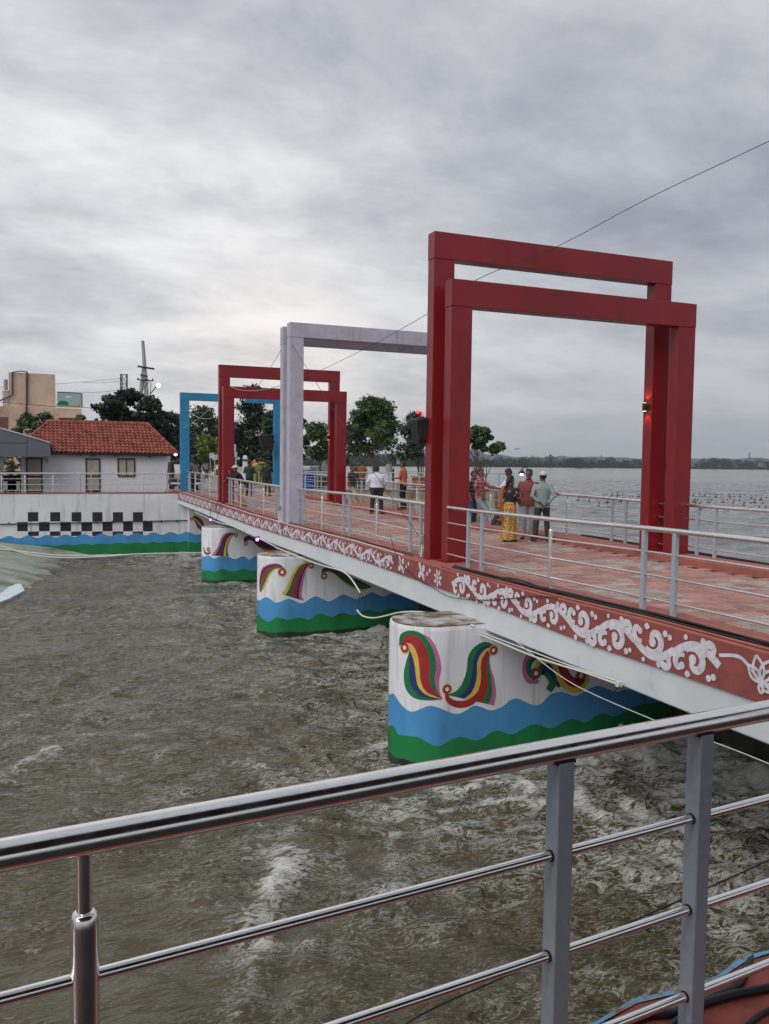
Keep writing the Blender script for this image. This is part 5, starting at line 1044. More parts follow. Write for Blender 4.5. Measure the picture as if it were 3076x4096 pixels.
def tree(label, u, vt, vb, hw, dist, m, zbase=.06, n=4200, ls=.24, stems=1, seed=1, ub=None, clumps=26, trunk='trunk', cat='tree', name='tree', shape='round', tr=.11, group='trees on the near shore', lean=0):
    rg_ = np.random.RandomState(seed); ub = u if ub is None else ub
    top = PD(u, vt, dist); bot = PD(u, vb, dist); base = PD(ub, vb, dist); base.z = zbase; c = (top+bot)/2; hz_ = (top.z-bot.z)/2; rx = hw*dist/FPX
    t = thing(name, label, cat, tuple(base), group)
    cs, rs = [], []
    for i in range(clumps):
        a = rg_.rand()*2*math.pi; f = -1+2*(i+.5)/clumps
        if shape == 'round': rad = math.sqrt(max(0, 1-f*f))*rx*(.35+.68*rg_.rand()); q = .22+.20*rg_.rand()
        elif shape == 'dome': rad = math.sqrt(max(0, 1-((f+1)/2)**2))*rx*(.25+.75*rg_.rand()); q = .20+.18*rg_.rand()
        else: rad = (1-(f+1)/2)**.75*rx*(.35+.6*rg_.rand()); q = .24+.14*rg_.rand()
        cs.append((c.x+rad*math.cos(a), c.y+rad*math.sin(a), c.z+f*hz_*.82)); k = q*min(rx, hz_*1.1); rs.append((k*1.15, k*1.15, k*.85))
    leaf_mesh('crown', cs, rs, n, ls, m, t, seed=seed)
    mb = MB(); H = bot.z-zbase
    for s in range(stems):
        a = 2*math.pi*s/max(1, stems)+.5; off = Vector((math.cos(a), math.sin(a), 0))*(.12 if stems > 1 else 0)
        tops = [Vector(cs[j]) for j in rg_.choice(len(cs), 4, replace=False)]
        fork = Vector((base.x, base.y, zbase))+off*3+Vector((rx*lean, 0, max(.3, H*(.75 if stems == 1 else .35))))
        mb.tube(smooth_pts([tuple(base+off), tuple((base+fork)/2+off+Vector((.05, .03, 0))), tuple(fork)], 4), [tr, tr*.97, tr*.93, tr*.9, tr*.86, tr*.83, tr*.8, tr*.76, tr*.72][:9], 8)
        for tp in tops:
            e_ = tp*.75+fork*.25; mb.tube(smooth_pts([tuple(fork), tuple((fork*.6+e_*.4)+Vector((0, 0, .12*hz_))), tuple(e_)], 4), [tr*.6*(1-.085*i) for i in range(9)], 6)
    mb.build('trunk', trunk, t, True); return t
tree('full dark green lakeside tree between far red and nearest red frames', 1492, 1590, 1826, 128, 58, 'leaf_fresh', n=9000, ls=.26, seed=2, ub=1495, clumps=40, shape='dome', tr=.13)
tree('lakeside tree in the orange planter left of the nearest red column', 1665, 1652, 1858, 92, 54, 'leaf_mid', n=4500, ls=.22, seed=3, ub=1675, clumps=30, shape='dome', tr=.09)
tree('low many stemmed lakeside tree right of the nearest left red column', 1915, 1706, 1812, 98, 50, 'leaf_fresh', n=7500, ls=.2, seed=4, ub=1922, clumps=34, stems=5, shape='dome', tr=.05)
tree('light green tree seen through the far red frame', 1280, 1692, 1850, 75, 64, 'leaf_fresh', n=4500, ls=.26, seed=5, clumps=28)
tree('tall dark tree top beside the lilac column', 1195, 1660, 1850, 50, 80, 'leaf_dark', n=2500, ls=.3, seed=6)
tree('tall dark feathery tree framed by the far red portal', 1010, 1530, 1865, 105, 78, 'leaf_dark', n=8000, ls=.34, seed=7, clumps=60, shape='cone', tr=.2, trunk='trunk_dark')
tree('dark broad tree behind the right blue post', 1105, 1640, 1865, 70, 74, 'leaf_mid', n=4200, ls=.3, seed=8, clumps=30)
tree('loose lime green tree between the blue and far red columns', 838, 1735, 1868, 52, 66, 'leaf_lime', n=2600, ls=.22, seed=9, clumps=22, tr=.07)
tree('wide dark tree behind the left blue frame', 800, 1628, 1865, 110, 96, 'leaf_mid', n=6500, ls=.4, seed=10, clumps=46, tr=.2)
tree('dark tree left of the blue frame', 690, 1640, 1850, 75, 84, 'leaf_dark', n=4500, ls=.34, seed=11, clumps=34, tr=.2)
tree('large leaved dark tree standing over the tiled roof', 515, 1562, 1720, 125, 58, 'leaf_dark', -.32, n=3600, ls=.34, seed=12, clumps=46, tr=.16)
tree('dark tree behind the right end of the tiled roof', 640, 1640, 1800, 62, 62, 'leaf_dark', -.32, n=2800, ls=.3, seed=13, clumps=26)
tree('bushy tree between the grey canopy and the tiled roof', 160, 1648, 1790, 88, 57, 'leaf_mid', -.32, n=2600, ls=.27, seed=14, clumps=28)
tree('small yellowish tree rising behind the roof ridge', 340, 1660, 1720, 62, 56, 'leaf_pale', -.32, n=1500, ls=.24, seed=15, clumps=20, tr=.07)
tree('shrub under the grey canopy behind the gate', 48, 1800, 1935, 48, 56, 'leaf_pale', -.32, n=900, ls=.22, seed=16, clumps=14, cat='shrub', name='shrub', tr=.04)
for i, (u, vt, vb, hw, d_) in enumerate(((868, 1876, 1908, 14, 60), (848, 1856, 1888, 13, 72))):
    tree('clipped round yellow green bush %s' % ['beside the far red column', 'farther back by the signs'][i], u, vt, vb, hw, d_, 'leaf_lime', n=700, ls=.10, seed=20+i, clumps=10, cat='bush', name='bush', tr=.03, group='clipped bushes')
for i, (u, d_) in enumerate(((782, 74), (800, 76), (818, 78))):
    tree('%s reddish leaved shrub in the bed behind the road' % ['left', 'middle', 'right'][i], u, 1866, 1885, 12, d_, 'flower', n=420, ls=.16, seed=24+i, clumps=8, cat='shrub', name='shrub', tr=.02, group='red leaved shrubs')
tree('dark hedge of shrubs left of the play animal', 985, 1800, 1880, 40, 74, 'leaf_dark', n=1500, ls=.3, seed=30, clumps=16, cat='shrub', name='shrub', tr=.04)
tree('dark shrubs behind the play animal', 1090, 1790, 1880, 45, 72, 'leaf_dark', n=1500, ls=.3, seed=31, clumps=16, cat='shrub', name='shrub', tr=.04)

for i_, (u_, vt_, lab_) in enumerate(((925, 1690, 'distant dark tree between the far red column and the play animal'), (1165, 1700, 'distant dark tree hidden by the lilac column'), (1345, 1715, 'distant dark tree right of the far red frames'))):
    tree(lab_, u_, vt_, 1868, 70, 100+6*i_, 'leaf_dark', n=3600, ls=.42, seed=40+i_, clumps=30, tr=.16)
# far woods along the other shore: one mass
cs, rs = [], []; rg_ = np.random.RandomState(11); SHa = np.array(SH)
for k in range(5):
    for i in range(150):
        f = rg_.rand()*(len(SH)-1.01); j = int(f); p = SHa[j]*(1-f+j)+SHa[j+1]*(f-j); d = np.linalg.norm(p); s = 1.015+.05*k+.04*rg_.rand(); h = (2.2+5.6*rg_.rand()**1.8)*(1+.12*k)*(1.15 if j < 4 else .95)*d/800
        for q in range(2): cs.append((p[0]*s+rg_.normal()*3, p[1]*s+rg_.normal()*3, ZL+1+h*(.35+.4*q))); rs.append((h*.62, h*.62, h*.42))
for i in range(170):
    f = i/170*(len(SH)-1.01); j = int(f); p = SHa[j]*(1-f+j)+SHa[j+1]*(f-j); s = 1.008; cs.append((p[0]*s, p[1]*s, ZL+1.2)); rs.append((9, 9, 1.3+1.2*rg_.rand()))
o = leaf_mesh('far_woods', cs, rs, 110000, 1.3, 'leaf_far', None, seed=5, asp=.8); tag(o, 'belt of distant trees along the far shore', 'woods', kind='stuff')
# a palm that stands out of them
pb_ = PD(2199, 1868, 890); t = thing('palm_tree', 'single palm standing out of the far shore trees', 'palm tree', tuple(pb_), None); H = 51*890/FPX
MB().tube([tuple(pb_), tuple(pb_+Vector((.4, 0, H*.8)))], [.5, .35], 6).build('trunk', 'trunk_dark', t)
mb = MB(); c = pb_+Vector((.4, 0, H*.8))
for k in range(26):
    a = k*2.4; el = random.uniform(-.3, 1.2); d = Vector((math.cos(a)*math.cos(el), math.sin(a)*math.cos(el), math.sin(el))); s_ = Vector((-d.y, d.x, 0)).normalized()*.45; e2 = c+d*4.2+Vector((0, 0, -1.2)); m2 = c+d*2.4
    mb.add([c-s_*.3, c+s_*.3, m2+s_, m2-s_, e2], [(0, 1, 2, 3), (3, 2, 4)])
mb.build('crown', 'leaf_far', t)
# islet with dead brush
c = PZ(2335, 1876, ZL); t = thing('islet', 'low dark islet of dead brush far out on the lake', 'islet', tuple(c)); rr = 45*math.hypot(c.x, c.y)/FPX
mb = MB(); mb.ell((c.x, c.y, ZL), (rr, rr*.5, .35), 16, 6); mb.build('mud', 'trunk_dark', t, True)
cs = [(c.x+rr*.8*random.uniform(-1, 1), c.y+rr*.3*random.uniform(-1, 1), ZL+.5) for _ in range(14)]; leaf_mesh('brush', cs, [(.9, .9, .7)]*14, 600, .5, 'trunk_dark', t, seed=3, asp=.12)
# pylon on the horizon
for i, (u, vt, d_) in enumerate(((2996, 1808, 1500), (2404, 1818, 1700))):
    b = PD(u, 1868, d_); H = PD(u, vt, d_).z; t = thing('pylon', '%s thin pylon on the far horizon' % ['right', 'left'][i], 'pylon', tuple(b), 'distant pylons')
    for s in (-1, 1): MB().tube([(b.x+s*2.6, b.y, b.z), (b.x+s*.3, b.y, H)], .28, 4).build('leg', 'lattice', t)
    mb = MB()
    for k in range(6): z0 = b.z+(H-b.z)*k/6; z1 = b.z+(H-b.z)*(k+1)/6; w0 = 2.6-2.3*k/6; w1 = 2.6-2.3*(k+1)/6; mb.tube([(b.x-w0, b.y, z0), (b.x+w1, b.y, z1)], .16, 4); mb.tube([(b.x+w0, b.y, z0), (b.x-w1, b.y, z1)], .16, 4)
    mb.tube([(b.x-3.2, b.y, H-3), (b.x+3.2, b.y, H-3)], .22, 4); mb.build('bracing', 'lattice', t)
for i, (u, v) in enumerate(((2064, 1797), (2073, 1796))):
    c = PD(u, v, 95); mb = MB(); s = .14
    mb.tube([tuple(c-Vector((s, 0, 0))), tuple(c), tuple(c+Vector((s, 0, 0)))], [.01, .05, .015], 6); mb.add([c+Vector((0, -.04, .02)), c+Vector((.09, -.2, .1)), c+Vector((-.05, -.34, .06)), c+Vector((0, .04, .02)), c+Vector((.09, .2, .1)), c+Vector((-.05, .34, .06))], [(0, 1, 2), (3, 5, 4)])
    o = mb.build('bird', 'pipe_dark', None, True, org=c); tag(o, '%s of two small birds flying over the lake' % ['left', 'right'][i], 'bird', 'birds over the lake')

# ================================================================ fountain floats on the lake
def make_float(loc, rz, label):
    t = thing('fountain_float', label, 'fountain float', loc, 'fountain floats on the lake'); x, y, z = loc; c, s = math.cos(rz), math.sin(rz)
    P = lambda a, b, h: (x+(a*c-b*s)*.8, y+(a*s+b*c)*.8, z+h*.8)
    for b in (-.38, .38): MB().tube([P(-.62, b, .05), P(-.55, b, .05), P(.55, b, .05), P(.62, b, .05)], [.05, .11, .11, .05], 10).build('float_tube', 'float_white', t, True)
    for a in (-.45, .45): MB().tube([P(a, -.4, .12), P(a, .4, .12)], .035, 6).build('cross_bar', 'nozzle', t)
    for a, b in ((-.45, 0), (.45, 0)):
        MB().tube([P(a, b, .1), P(a, b, .46)], .02, 6).build('nozzle_pipe', 'nozzle', t); MB().tube([P(a-.09, b, .36), P(a-.06, b, .43), P(a+.06, b, .43), P(a+.09, b, .36)], .03, 6).build('spot_light', 'nozzle', t)
fl = [(2325, 2003), (2372, 2008), (2412, 2028), (2440, 2012), (2420, 1990), (2480, 1992), (2525, 2000), (2490, 2010), (2460, 1983), (2562, 1990), (2790, 2030), (2812, 2043), (2880, 2048), (2786, 1985), (2830, 1986), (2875, 1990), (2925, 1987), (2970, 1990), (3015, 1996), (3055, 2003), (2990, 2026), (3050, 2044), (2900, 2012), (2945, 2016), (2840, 2014), (2785, 2010), (2930, 2000), (3030, 2012)]
ORD = ['first', 'second', 'third', 'fourth', 'fifth', 'sixth', 'seventh', 'eighth', 'ninth', 'tenth', 'eleventh', 'twelfth', 'thirteenth', 'fourteenth', 'fifteenth', 'sixteenth', 'seventeenth', 'eighteenth']
lbl = {0: 'fountain float farthest left, near the hand on the railing', 2: 'nearest fountain float left of the nearest red column', 21: 'nearest fountain float at the right edge of the lake view', 12: 'fountain float low beside the second post right of the red column', 10: 'first fountain float right of the nearest red column', 11: 'low fountain float just right of the red column post'}
for i, (u, v) in enumerate(fl):
    p = PZ(u, v, ZL); side = 'left' if u < 2600 else 'right'
    make_float((p.x, p.y, ZL+.02), random.uniform(-.3, .3)+.2, lbl.get(i, '%s fountain float from the left in the cluster %s of the nearest red column' % (ORD[sum(1 for a_, _ in fl if (a_ < 2600) == (u < 2600) and a_ < u)], side)))

# ================================================================ things on the plaza and promenade
def gp(u, v, z=.06): return PZ(u, v, z)
def bin_(label, u, dist, m, h=1.0, r=.28):
    p = PD(u, 1900, dist); p.z = .06; t = thing('litter_bin', label, 'litter bin', tuple(p), 'litter bins on the promenade'); x, y, z = p
    MB().tube([(x, y, z), (x, y, z+h*.05), (x, y, z+h*.72)], [r*.82, r*.85, r], 18).build('bin_body', m, t, True); MB().tube([(x, y, z+h*.72), (x, y, z+h*.86), (x, y, z+h*.96), (x, y, z+h)], [r*1.05, r*.98, r*.7, r*.25], 18).build('bin_lid', m, t, True)
    MB().box(x-r*.6, x+r*.6, y-r*1.06, y-r*.8, z+h*.76, z+h*.86).build('bin_mouth', 'black_box', t)
bin_('blue litter bin behind the lakeside railing', 1234, 50, 'bin_blue', 1.15, .34); bin_('red litter bin half hidden by the lilac column', 1213, 50.5, 'bin_red', 1.15, .34)
p = PD(1262, 1900, 51); t = thing('skip', 'dark green open skip beside the blue bin', 'skip', (p.x, p.y, .06)); MB().loft([[(p.x+a*.42, p.y+b*.35, .06) for a, b in ((-1, -1), (1, -1), (1, 1), (-1, 1))], [(p.x+a*.6, p.y+b*.5, .85) for a, b in ((-1, -1), (1, -1), (1, 1), (-1, 1))]], True).build('skip_body', 'bin_green', t); MB().box(p.x-.64, p.x+.64, p.y-.54, p.y-.46, .80, .88).build('rim', 'bin_green', t)
p = PD(1285, 1900, 52); t = thing('plinth', 'brown stone plinth left of the far red column base', 'plinth', (p.x, p.y, .06)); MB().box(p.x-.9, p.x+.6, p.y-.4, p.y+.6, .06, .86).build('block', 'planter_orange', t, bevel=.02); MB().box(p.x-.95, p.x+.65, p.y-.45, p.y+.65, .862, .93).build('cap', 'concrete', t)
a, b = PD(1238, 1866, 72), PD(1318, 1888, 72); t = thing('sheet_fence', 'pale corrugated sheet fence behind the lakeside trees', 'fence', ((a.x+b.x)/2, a.y, .06))
n = 26
for k in range(n):
    x = a.x+(b.x-a.x)*k/n; w_ = (b.x-a.x)/n; MB().loft([[(x, a.y, .06), (x+w_*.5, a.y-.05, .06), (x+w_*.98, a.y, .06)], [(x, a.y, a.z), (x+w_*.5, a.y-.05, a.z), (x+w_*.98, a.y, a.z)]], False, 0, False).build('sheet', 'sheet_grey', t)
a, b = PD(1288, 1838, 74), PD(1312, 1868, 74); t = thing('kiosk', 'grey kiosk panel behind the sheet fence', 'kiosk', ((a.x+b.x)/2, a.y, .06)); MB().box(a.x, b.x, a.y, a.y+1, .06, a.z).build('panel', 'sheet_grey', t); MB().box(a.x-.1, b.x+.1, a.y-.1, a.y+1.1, a.z, a.z+.08).build('roof', 'pipe_dark', t)
p = PD(1677, 1900, 54); t = thing('planter', 'orange brick planter under the lakeside tree', 'planter', (p.x, p.y, .06)); MB().box(p.x-.35, p.x+.35, p.y-.35, p.y+.35, .06, .75).build('box', 'planter_orange', t, bevel=.015); MB().box(p.x-.42, p.x+.42, p.y-.42, p.y+.42, .752, .84).build('rim', 'concrete', t)
p = PD(1555, 1900, 53); t = thing('drum_stand', 'upright grey wire drum on a post by the lake', 'drum', (p.x, p.y, .06)); z1 = PD(1555, 1858, 53).z; z0 = PD(1555, 1890, 53).z
MB().tube([(p.x, p.y, z0), (p.x, p.y, z1-.04), (p.x, p.y, z1)], [.2, .2, .14], 14).build('drum', 'sheet_grey', t, True); MB().tube([(p.x, p.y, .06), (p.x, p.y, z0)], .05, 8).build('post', 'pole_conc', t)
for k in range(6): zz = z0+(z1-z0)*(k+.5)/6; MB().tube([(p.x, p.y, zz-.008), (p.x, p.y, zz+.008)], .207, 14).build('hoop', 'pole_conc', t)
MB().box(p.x+.26, p.x+.36, p.y-.05, p.y+.05, .06, z1-.25).build('side_post', 'trunk_dark', t)
def board(label, u0, v0, u1, v1, dist, m, pole_u, tilt=0, vb=None):
    a, b = PD(u0, v0, dist), PD(u1, v1, dist); pc = PD(pole_u, v1, dist); t = thing('sign_board', label, 'sign', (pc.x, pc.y, .06), 'sign boards')
    MB().obox(((a.x+b.x)/2, a.y, (a.z+b.z)/2), (math.cos(tilt)*(b.x-a.x)/2, 0, math.sin(tilt)*(b.x-a.x)/2), (0, .02, 0), (0, 0, (a.z-b.z)/2)).build('panel', m, t); MB().tube([(pc.x, pc.y+.05, .06), (pc.x, pc.y+.05, a.z)], .03, 6).build('pole', 'pole_conc', t)
    mb = MB()
    for k in range(4): z = b.z+(a.z-b.z)*(k+.6)/4.6; mb.obox(((a.x+b.x)/2, a.y-.022, z), (math.cos(tilt)*(b.x-a.x)*.38, 0, math.sin(tilt)*(b.x-a.x)*.38), (0, .002, 0), (0, 0, .02))
    mb.build('print_lines', 'sign_grey' if m != 'sign_grey' else 'sign_white', t)
board('grey notice board beside the lime green tree', 837, 1811, 858, 1834, 58, 'sign_grey', 842); board('tilted white notice board against the far red column', 850, 1819, 871, 1840, 56, 'sign_white', 860, .14)
board('tall white sign panel right of the far red column', 932, 1777, 943, 1806, 52, 'sign_white', 943); board('small grey sign below the tall white panel', 938, 1807, 949, 1829, 52, 'sign_grey', 944); board('small square sign lowest of the group on the pole', 947, 1828, 960, 1838, 52, 'sign_grey', 946)
board('glassy sign board held up beside the man in orange', 1587, 1825, 1602, 1858, 53, 'sign_grey', 1604)
p = PD(980, 1900, 62); t = thing('stone_pillar', 'pale tapered stone pillar behind the man in green', 'pillar', (p.x, p.y, .06)); zt_ = PD(980, 1821, 62).z; MB().tube([(p.x, p.y, .06), (p.x, p.y, zt_-.15), (p.x, p.y, zt_)], [.26, .19, .12], 4).build('shaft', 'house_white', t); MB().box(p.x-.4, p.x+.4, p.y-.4, p.y+.4, .06, .35).build('base', 'house_white', t, bevel=.02); MB().box(p.x-.2, p.x+.2, p.y-.2, p.y+.2, zt_-.4, zt_-.3).build('band', 'pipe_dark', t)
p = PD(960, 1900, 63); t = thing('stone_pillar', 'short white stone post left of the tapered pillar', 'pillar', (p.x, p.y, .06)); MB().box(p.x-.2, p.x+.2, p.y-.2, p.y+.2, .06, 1.1).build('shaft', 'house_white', t, bevel=.03); MB().box(p.x-.28, p.x+.28, p.y-.28, p.y+.28, 1.1, 1.2).build('cap', 'house_white', t)
# kerbed island in the road
a = PD(965, 1925, 50); t = thing('traffic_island', 'low dark kerbed island in the plaza behind the two men', 'island', (a.x, a.y, .06)); MB().box(a.x-.5, a.x+5.5, a.y, a.y+1.2, .06, .26).build('kerb', 'concrete', t, bevel=.03); MB().box(a.x-.3, a.x+5.3, a.y+.2, a.y+1.0, .262, .3).build('soil', 'ground', t)
# play animal
p = PD(1050, 1900, 56); sc = 56/FPX; t = thing('play_animal', 'colourful play animal with green mesh body and yellow legs', 'play structure', (p.x, p.y, .06), None)
def q(u, v): r_ = PD(u, v, 56); return r_
mb = MB(); c = q(1041, 1879); R0 = 23*sc
for k in range(16):
    a = math.pi*k/16; mb.tube([tuple(c+Vector((R0*math.cos(a)*math.sin(s), R0*math.sin(a)*math.sin(s)*.7, R0*math.cos(s)))) for s in np.linspace(0, 2*math.pi, 25)], .012, 4)
for k in range(1, 10): f = -1+2*k/10; rr = R0*math.sqrt(1-f*f); mb.tube([tuple(c+Vector((rr*math.cos(s), rr*.7*math.sin(s), R0*f))) for s in np.linspace(0, 2*math.pi, 25)], .012, 4)
mb.build('mesh_body', 'play_mesh', t); MB().ell(c, (R0*.9, R0*.6, R0*.9), 14, 10).build('inner_body', 'play_green', t, True)
for u, v in ((1032, 1918), (1042, 1918), (1016, 1910)): a = q(u, v); MB().tube([(a.x, a.y-.3, .06), (a.x, a.y-.3, c.z-.1)], .045, 8).build('leg', 'play_yellow', t)
MB().ell(q(1022, 1862), (15*sc, .25, 13*sc), 12, 8).build('neck', 'play_yellow', t, True); MB().ell(q(1048, 1853), (16*sc, .3, 6*sc), 12, 8).build('crest', 'play_orange', t, True)
a, b = q(1008, 1856), q(1020, 1846); MB().tube([tuple(a), tuple(b)], [7*sc, 7.5*sc], 12).build('snout', 'bin_red', t, True); MB().tube([tuple(b), tuple(b+(b-a)*.12)], 7.8*sc, 12).build('snout_band', 'sign_white', t, True)
t = thing('tarpaulin', 'green tarpaulin heap behind the play animal', 'tarpaulin', tuple(PD(1085, 1890, 58))); c = PD(1082, 1882, 58); MB().ell((c.x, c.y, .5), (.75, .6, c.z-.3), 14, 8).build('cover', 'play_green', t, True); MB().ell((c.x+.6, c.y, .35), (.6, .5, .5), 12, 8).build('fold', 'play_green', t, True)
t = thing('tarpaulin', 'green cloth draped at the foot of the play animal', 'tarpaulin', tuple(PD(1028, 1918, 57))); c = PD(1028, 1905, 57); MB().ell((c.x, c.y, .4), (.6, .4, .55), 12, 8).build('cover', 'play_green', t, True)
# illuminated red bird-shaped sign
pts = [(1657, 1644), (1664, 1641), (1680, 1644), (1694, 1648), (1694, 1671), (1668, 1671), (1666, 1664), (1672, 1660), (1664, 1657), (1667, 1652), (1660, 1651)]
c = PD(1688, 1672, 60); t = thing('neon_sign', 'glowing pinkish red cut out sign above the lakeside tree', 'sign', (c.x, c.y, .06)); A_ = [PD(u, v, 60) for u, v in pts]
MB().loft([[(p.x, c.y-.06, p.z) for p in A_], [(p.x, c.y+.06, p.z) for p in A_]]).build('lit_shape', 'neon', t); MB().tube([(c.x, c.y, .06), (c.x, c.y, c.z)], .05, 8).build('pole', 'pipe_dark', t); e = PD(1680, 1650, 60); MB().ell((e.x, c.y-.07, e.z), (.06, .02, .05), 8, 5).build('eye', 'bin_red', t)
c = PD(1674, 1797, 55); t = thing('street_lamp', 'small lit white lamp on a thin pole under the lakeside tree', 'lamp', (c.x+.3, c.y, .06)); MB().ell(c, (.08, .08, .07), 10, 6).build('lamp_head', 'lamp_white', t, True); MB().tube([(c.x+.35, c.y, .06), (c.x+.35, c.y, c.z+.15), (c.x, c.y, c.z+.06)], .035, 8).build('pole', 'pipe_dark', t)
# gooseneck lamp on the lake side kerb
pl_ = PX(2108, 1900, 12.05); c = PX(2087, 1893, 12.05); z1 = PX(2095, 1869, 12.05).z
t = thing('gooseneck_lamp', 'small black gooseneck lamp hanging its lit shade behind the group', 'lamp', (12.05, pl_.y, zk(pl_.y)))
MB().tube(smooth_pts([(12.05, pl_.y, zk(20)), (12.05, pl_.y, z1-.1), (12.05, (pl_.y+c.y)/2, z1), (12.05, c.y+.01, z1-.07), (12.05, c.y, c.z+.09)], 6), .014, 8).build('neck', 'black_box', t, True); MB().tube([(12.05, c.y, c.z-.02), (12.05, c.y, c.z+.03), (12.05, c.y, c.z+.09)], [.10, .075, .03], 14).build('shade', 'black_box', t, True); MB().ell((12.05, c.y, c.z-.03), (.045, .045, .03), 10, 6).build('bulb', 'lamp_white', t, True)

# ================================================================ auto rickshaw
p = PD(735, 1900, 46.6); rk = thing('auto_rickshaw', 'black auto rickshaw parked behind the left blue post', 'auto rickshaw', (p.x, p.y, -.05)); bx, by, bz = p.x, p.y, -.02
def side(pts, y0, y1, m, nm, bev=.03): return MB().loft([[(bx+a, by+y0, bz+b) for a, b in pts], [(bx+a, by+y1, bz+b) for a, b in pts]]).build(nm, m, rk, bevel=bev)
side([(-.75, .32), (.95, .32), (1.02, .75), (.85, .85), (-.2, .62), (-.75, .62)], -.6, .6, 'pipe_dark', 'body'); side([(-.8, .95), (-.75, 1.55), (-.55, 1.66), (.55, 1.66), (.75, 1.52), (.62, 1.45), (-.62, 1.5), (-.66, .95)], -.62, .62, 'black_box', 'canopy')
side([(.78, .85), (.62, 1.48), (.66, 1.50), (.83, .86)], -.55, .55, 'glass_dark', 'windscreen', 0); side([(-.72, .62), (-.7, 1.45), (-.62, 1.45), (-.6, .62)], -.6, .6, 'black_box', 'back_panel', .01)
side([(-.45, .62), (.0, .62), (.0, .74), (-.45, .74)], -.5, .5, 'canopy_grey', 'seat')
MB().box(bx-.76, bx+.9, by-.625, by-.605, bz+.42, bz+.5).build('side_stripe', 'sign_white', rk)
for x, y in ((-.5, -.55), (-.5, .55), (.85, 0)):
    o = MB().tube([(bx+x, by+y-.06, bz+.21), (bx+x, by+y+.06, bz+.21)], .21, 18).build('wheel', 'black_box', rk, True); MB().tube([(bx+x, by+y-.066, bz+.21), (bx+x, by+y+.066, bz+.21)], .10, 12).build('rim', 'steel', o)
MB().ell((bx+1.03, by, bz+.7), (.05, .09, .09), 10, 6).build('headlight', 'sign_white', rk, True)
for y in (-.58, .58): MB().tube([(bx+.3, by+y, bz+.6), (bx+.3, by+y, bz+1.5)], .02, 6).build('canopy_bar', 'steel', rk)
# ================================================================ people
def cloth(name, c, rough=.85, kind=None, c2=None, sc=22, c3=None):
    m = bpy.data.materials.new(name); m.use_nodes = True; t = m.node_tree; b = t.nodes['Principled BSDF']; b.inputs['Roughness'].default_value = rough; ln = t.links.new
    tcn = t.nodes.new('ShaderNodeTexCoord'); n = t.nodes.new('ShaderNodeTexNoise'); n.inputs['Scale'].default_value = 9; n.inputs['Detail'].default_value = 5; ln(tcn.outputs['Object'], n.inputs['Vector'])
    def mix(f, A, B):
        q = t.nodes.new('ShaderNodeMix'); q.data_type = 'RGBA'; ln(f, q.inputs['Factor'])
        for s, v in (('A', A), ('B', B)):
            if isinstance(v, tuple): q.inputs[s].default_value = (*v, 1)
            else: ln(v, q.inputs[s])
        return q.outputs['Result']
    col = mix(n.outputs['Fac'], tuple(x*.72 for x in c), tuple(min(1, x*1.25) for x in c))
    def math_(op, a, v): 
        q = t.nodes.new('ShaderNodeMath'); q.operation = op; ln(a, q.inputs[0]); q.inputs[1].default_value = v; return q.outputs[0]
    if kind == 'plaid':
        sp = t.nodes.new('ShaderNodeSeparateXYZ'); ln(tcn.outputs['Object'], sp.inputs[0])
        ad = t.nodes.new('ShaderNodeMath'); ad.operation = 'ADD'; ln(sp.outputs[0], ad.inputs[0]); ln(sp.outputs[1], ad.inputs[1])
        for src in (ad.outputs[0], sp.outputs[2]):
            f = math_('GREATER_THAN', math_('SINE', math_('MULTIPLY', src, sc*6.28), 0), .72); col = mix(f, col, c2)
            f = math_('GREATER_THAN', math_('SINE', math_('MULTIPLY_ADD', src, sc*6.28), 0), .93); 
            if c3: col = mix(f, col, c3)
    if kind == 'print':
        n2 = t.nodes.new('ShaderNodeTexVoronoi'); n2.inputs['Scale'].default_value = sc; ln(tcn.outputs['Object'], n2.inputs['Vector']); col = mix(math_('LESS_THAN', n2.outputs['Distance'], .36), col, c2)
        if c3:
            n3 = t.nodes.new('ShaderNodeTexNoise'); n3.inputs['Scale'].default_value = sc*.6; n3.inputs['Detail'].default_value = 3; ln(tcn.outputs['Object'], n3.inputs['Vector']); col = mix(math_('GREATER_THAN', n3.outputs['Fac'], .60), col, c3)
    if kind == 'stripe':
        sp = t.nodes.new('ShaderNodeSeparateXYZ'); ln(tcn.outputs['Object'], sp.inputs[0]); w1 = math_('MULTIPLY', sp.outputs[2], sc*6.28); ad = t.nodes.new('ShaderNodeMath'); ad.operation = 'ADD'; ln(w1, ad.inputs[0]); ln(math_('MULTIPLY', n.outputs['Fac'], 5.0), ad.inputs[1]); s1 = t.nodes.new('ShaderNodeMath'); s1.operation = 'SINE'; ln(ad.outputs[0], s1.inputs[0]); col = mix(math_('GREATER_THAN', s1.outputs[0], .6), col, c2)
    ln(col, b.inputs['Base Color'])
    bn = t.nodes.new('ShaderNodeBump'); bn.inputs['Strength'].default_value = .6; bn.inputs['Distance'].default_value = .012; n4 = t.nodes.new('ShaderNodeTexNoise'); n4.inputs['Scale'].default_value = 14; n4.inputs['Detail'].default_value = 3; ln(tcn.outputs['Object'], n4.inputs['Vector']); ln(n4.outputs['Fac'], bn.inputs['Height']); ln(bn.outputs[0], b.inputs['Normal'])
    MATS[name] = m
cloth('skin', (.16, .075, .045), .55); cloth('skin_dark', (.095, .045, .03), .55); cloth('hair', (.008, .007, .007), .5)
cloth('c_redplaid', (.36, .045, .055), .85, 'plaid', (.06, .02, .04), 9, (.5, .32, .32)); cloth('c_redcheck', (.27, .075, .065), .85, 'plaid', (.13, .03, .03), 22)
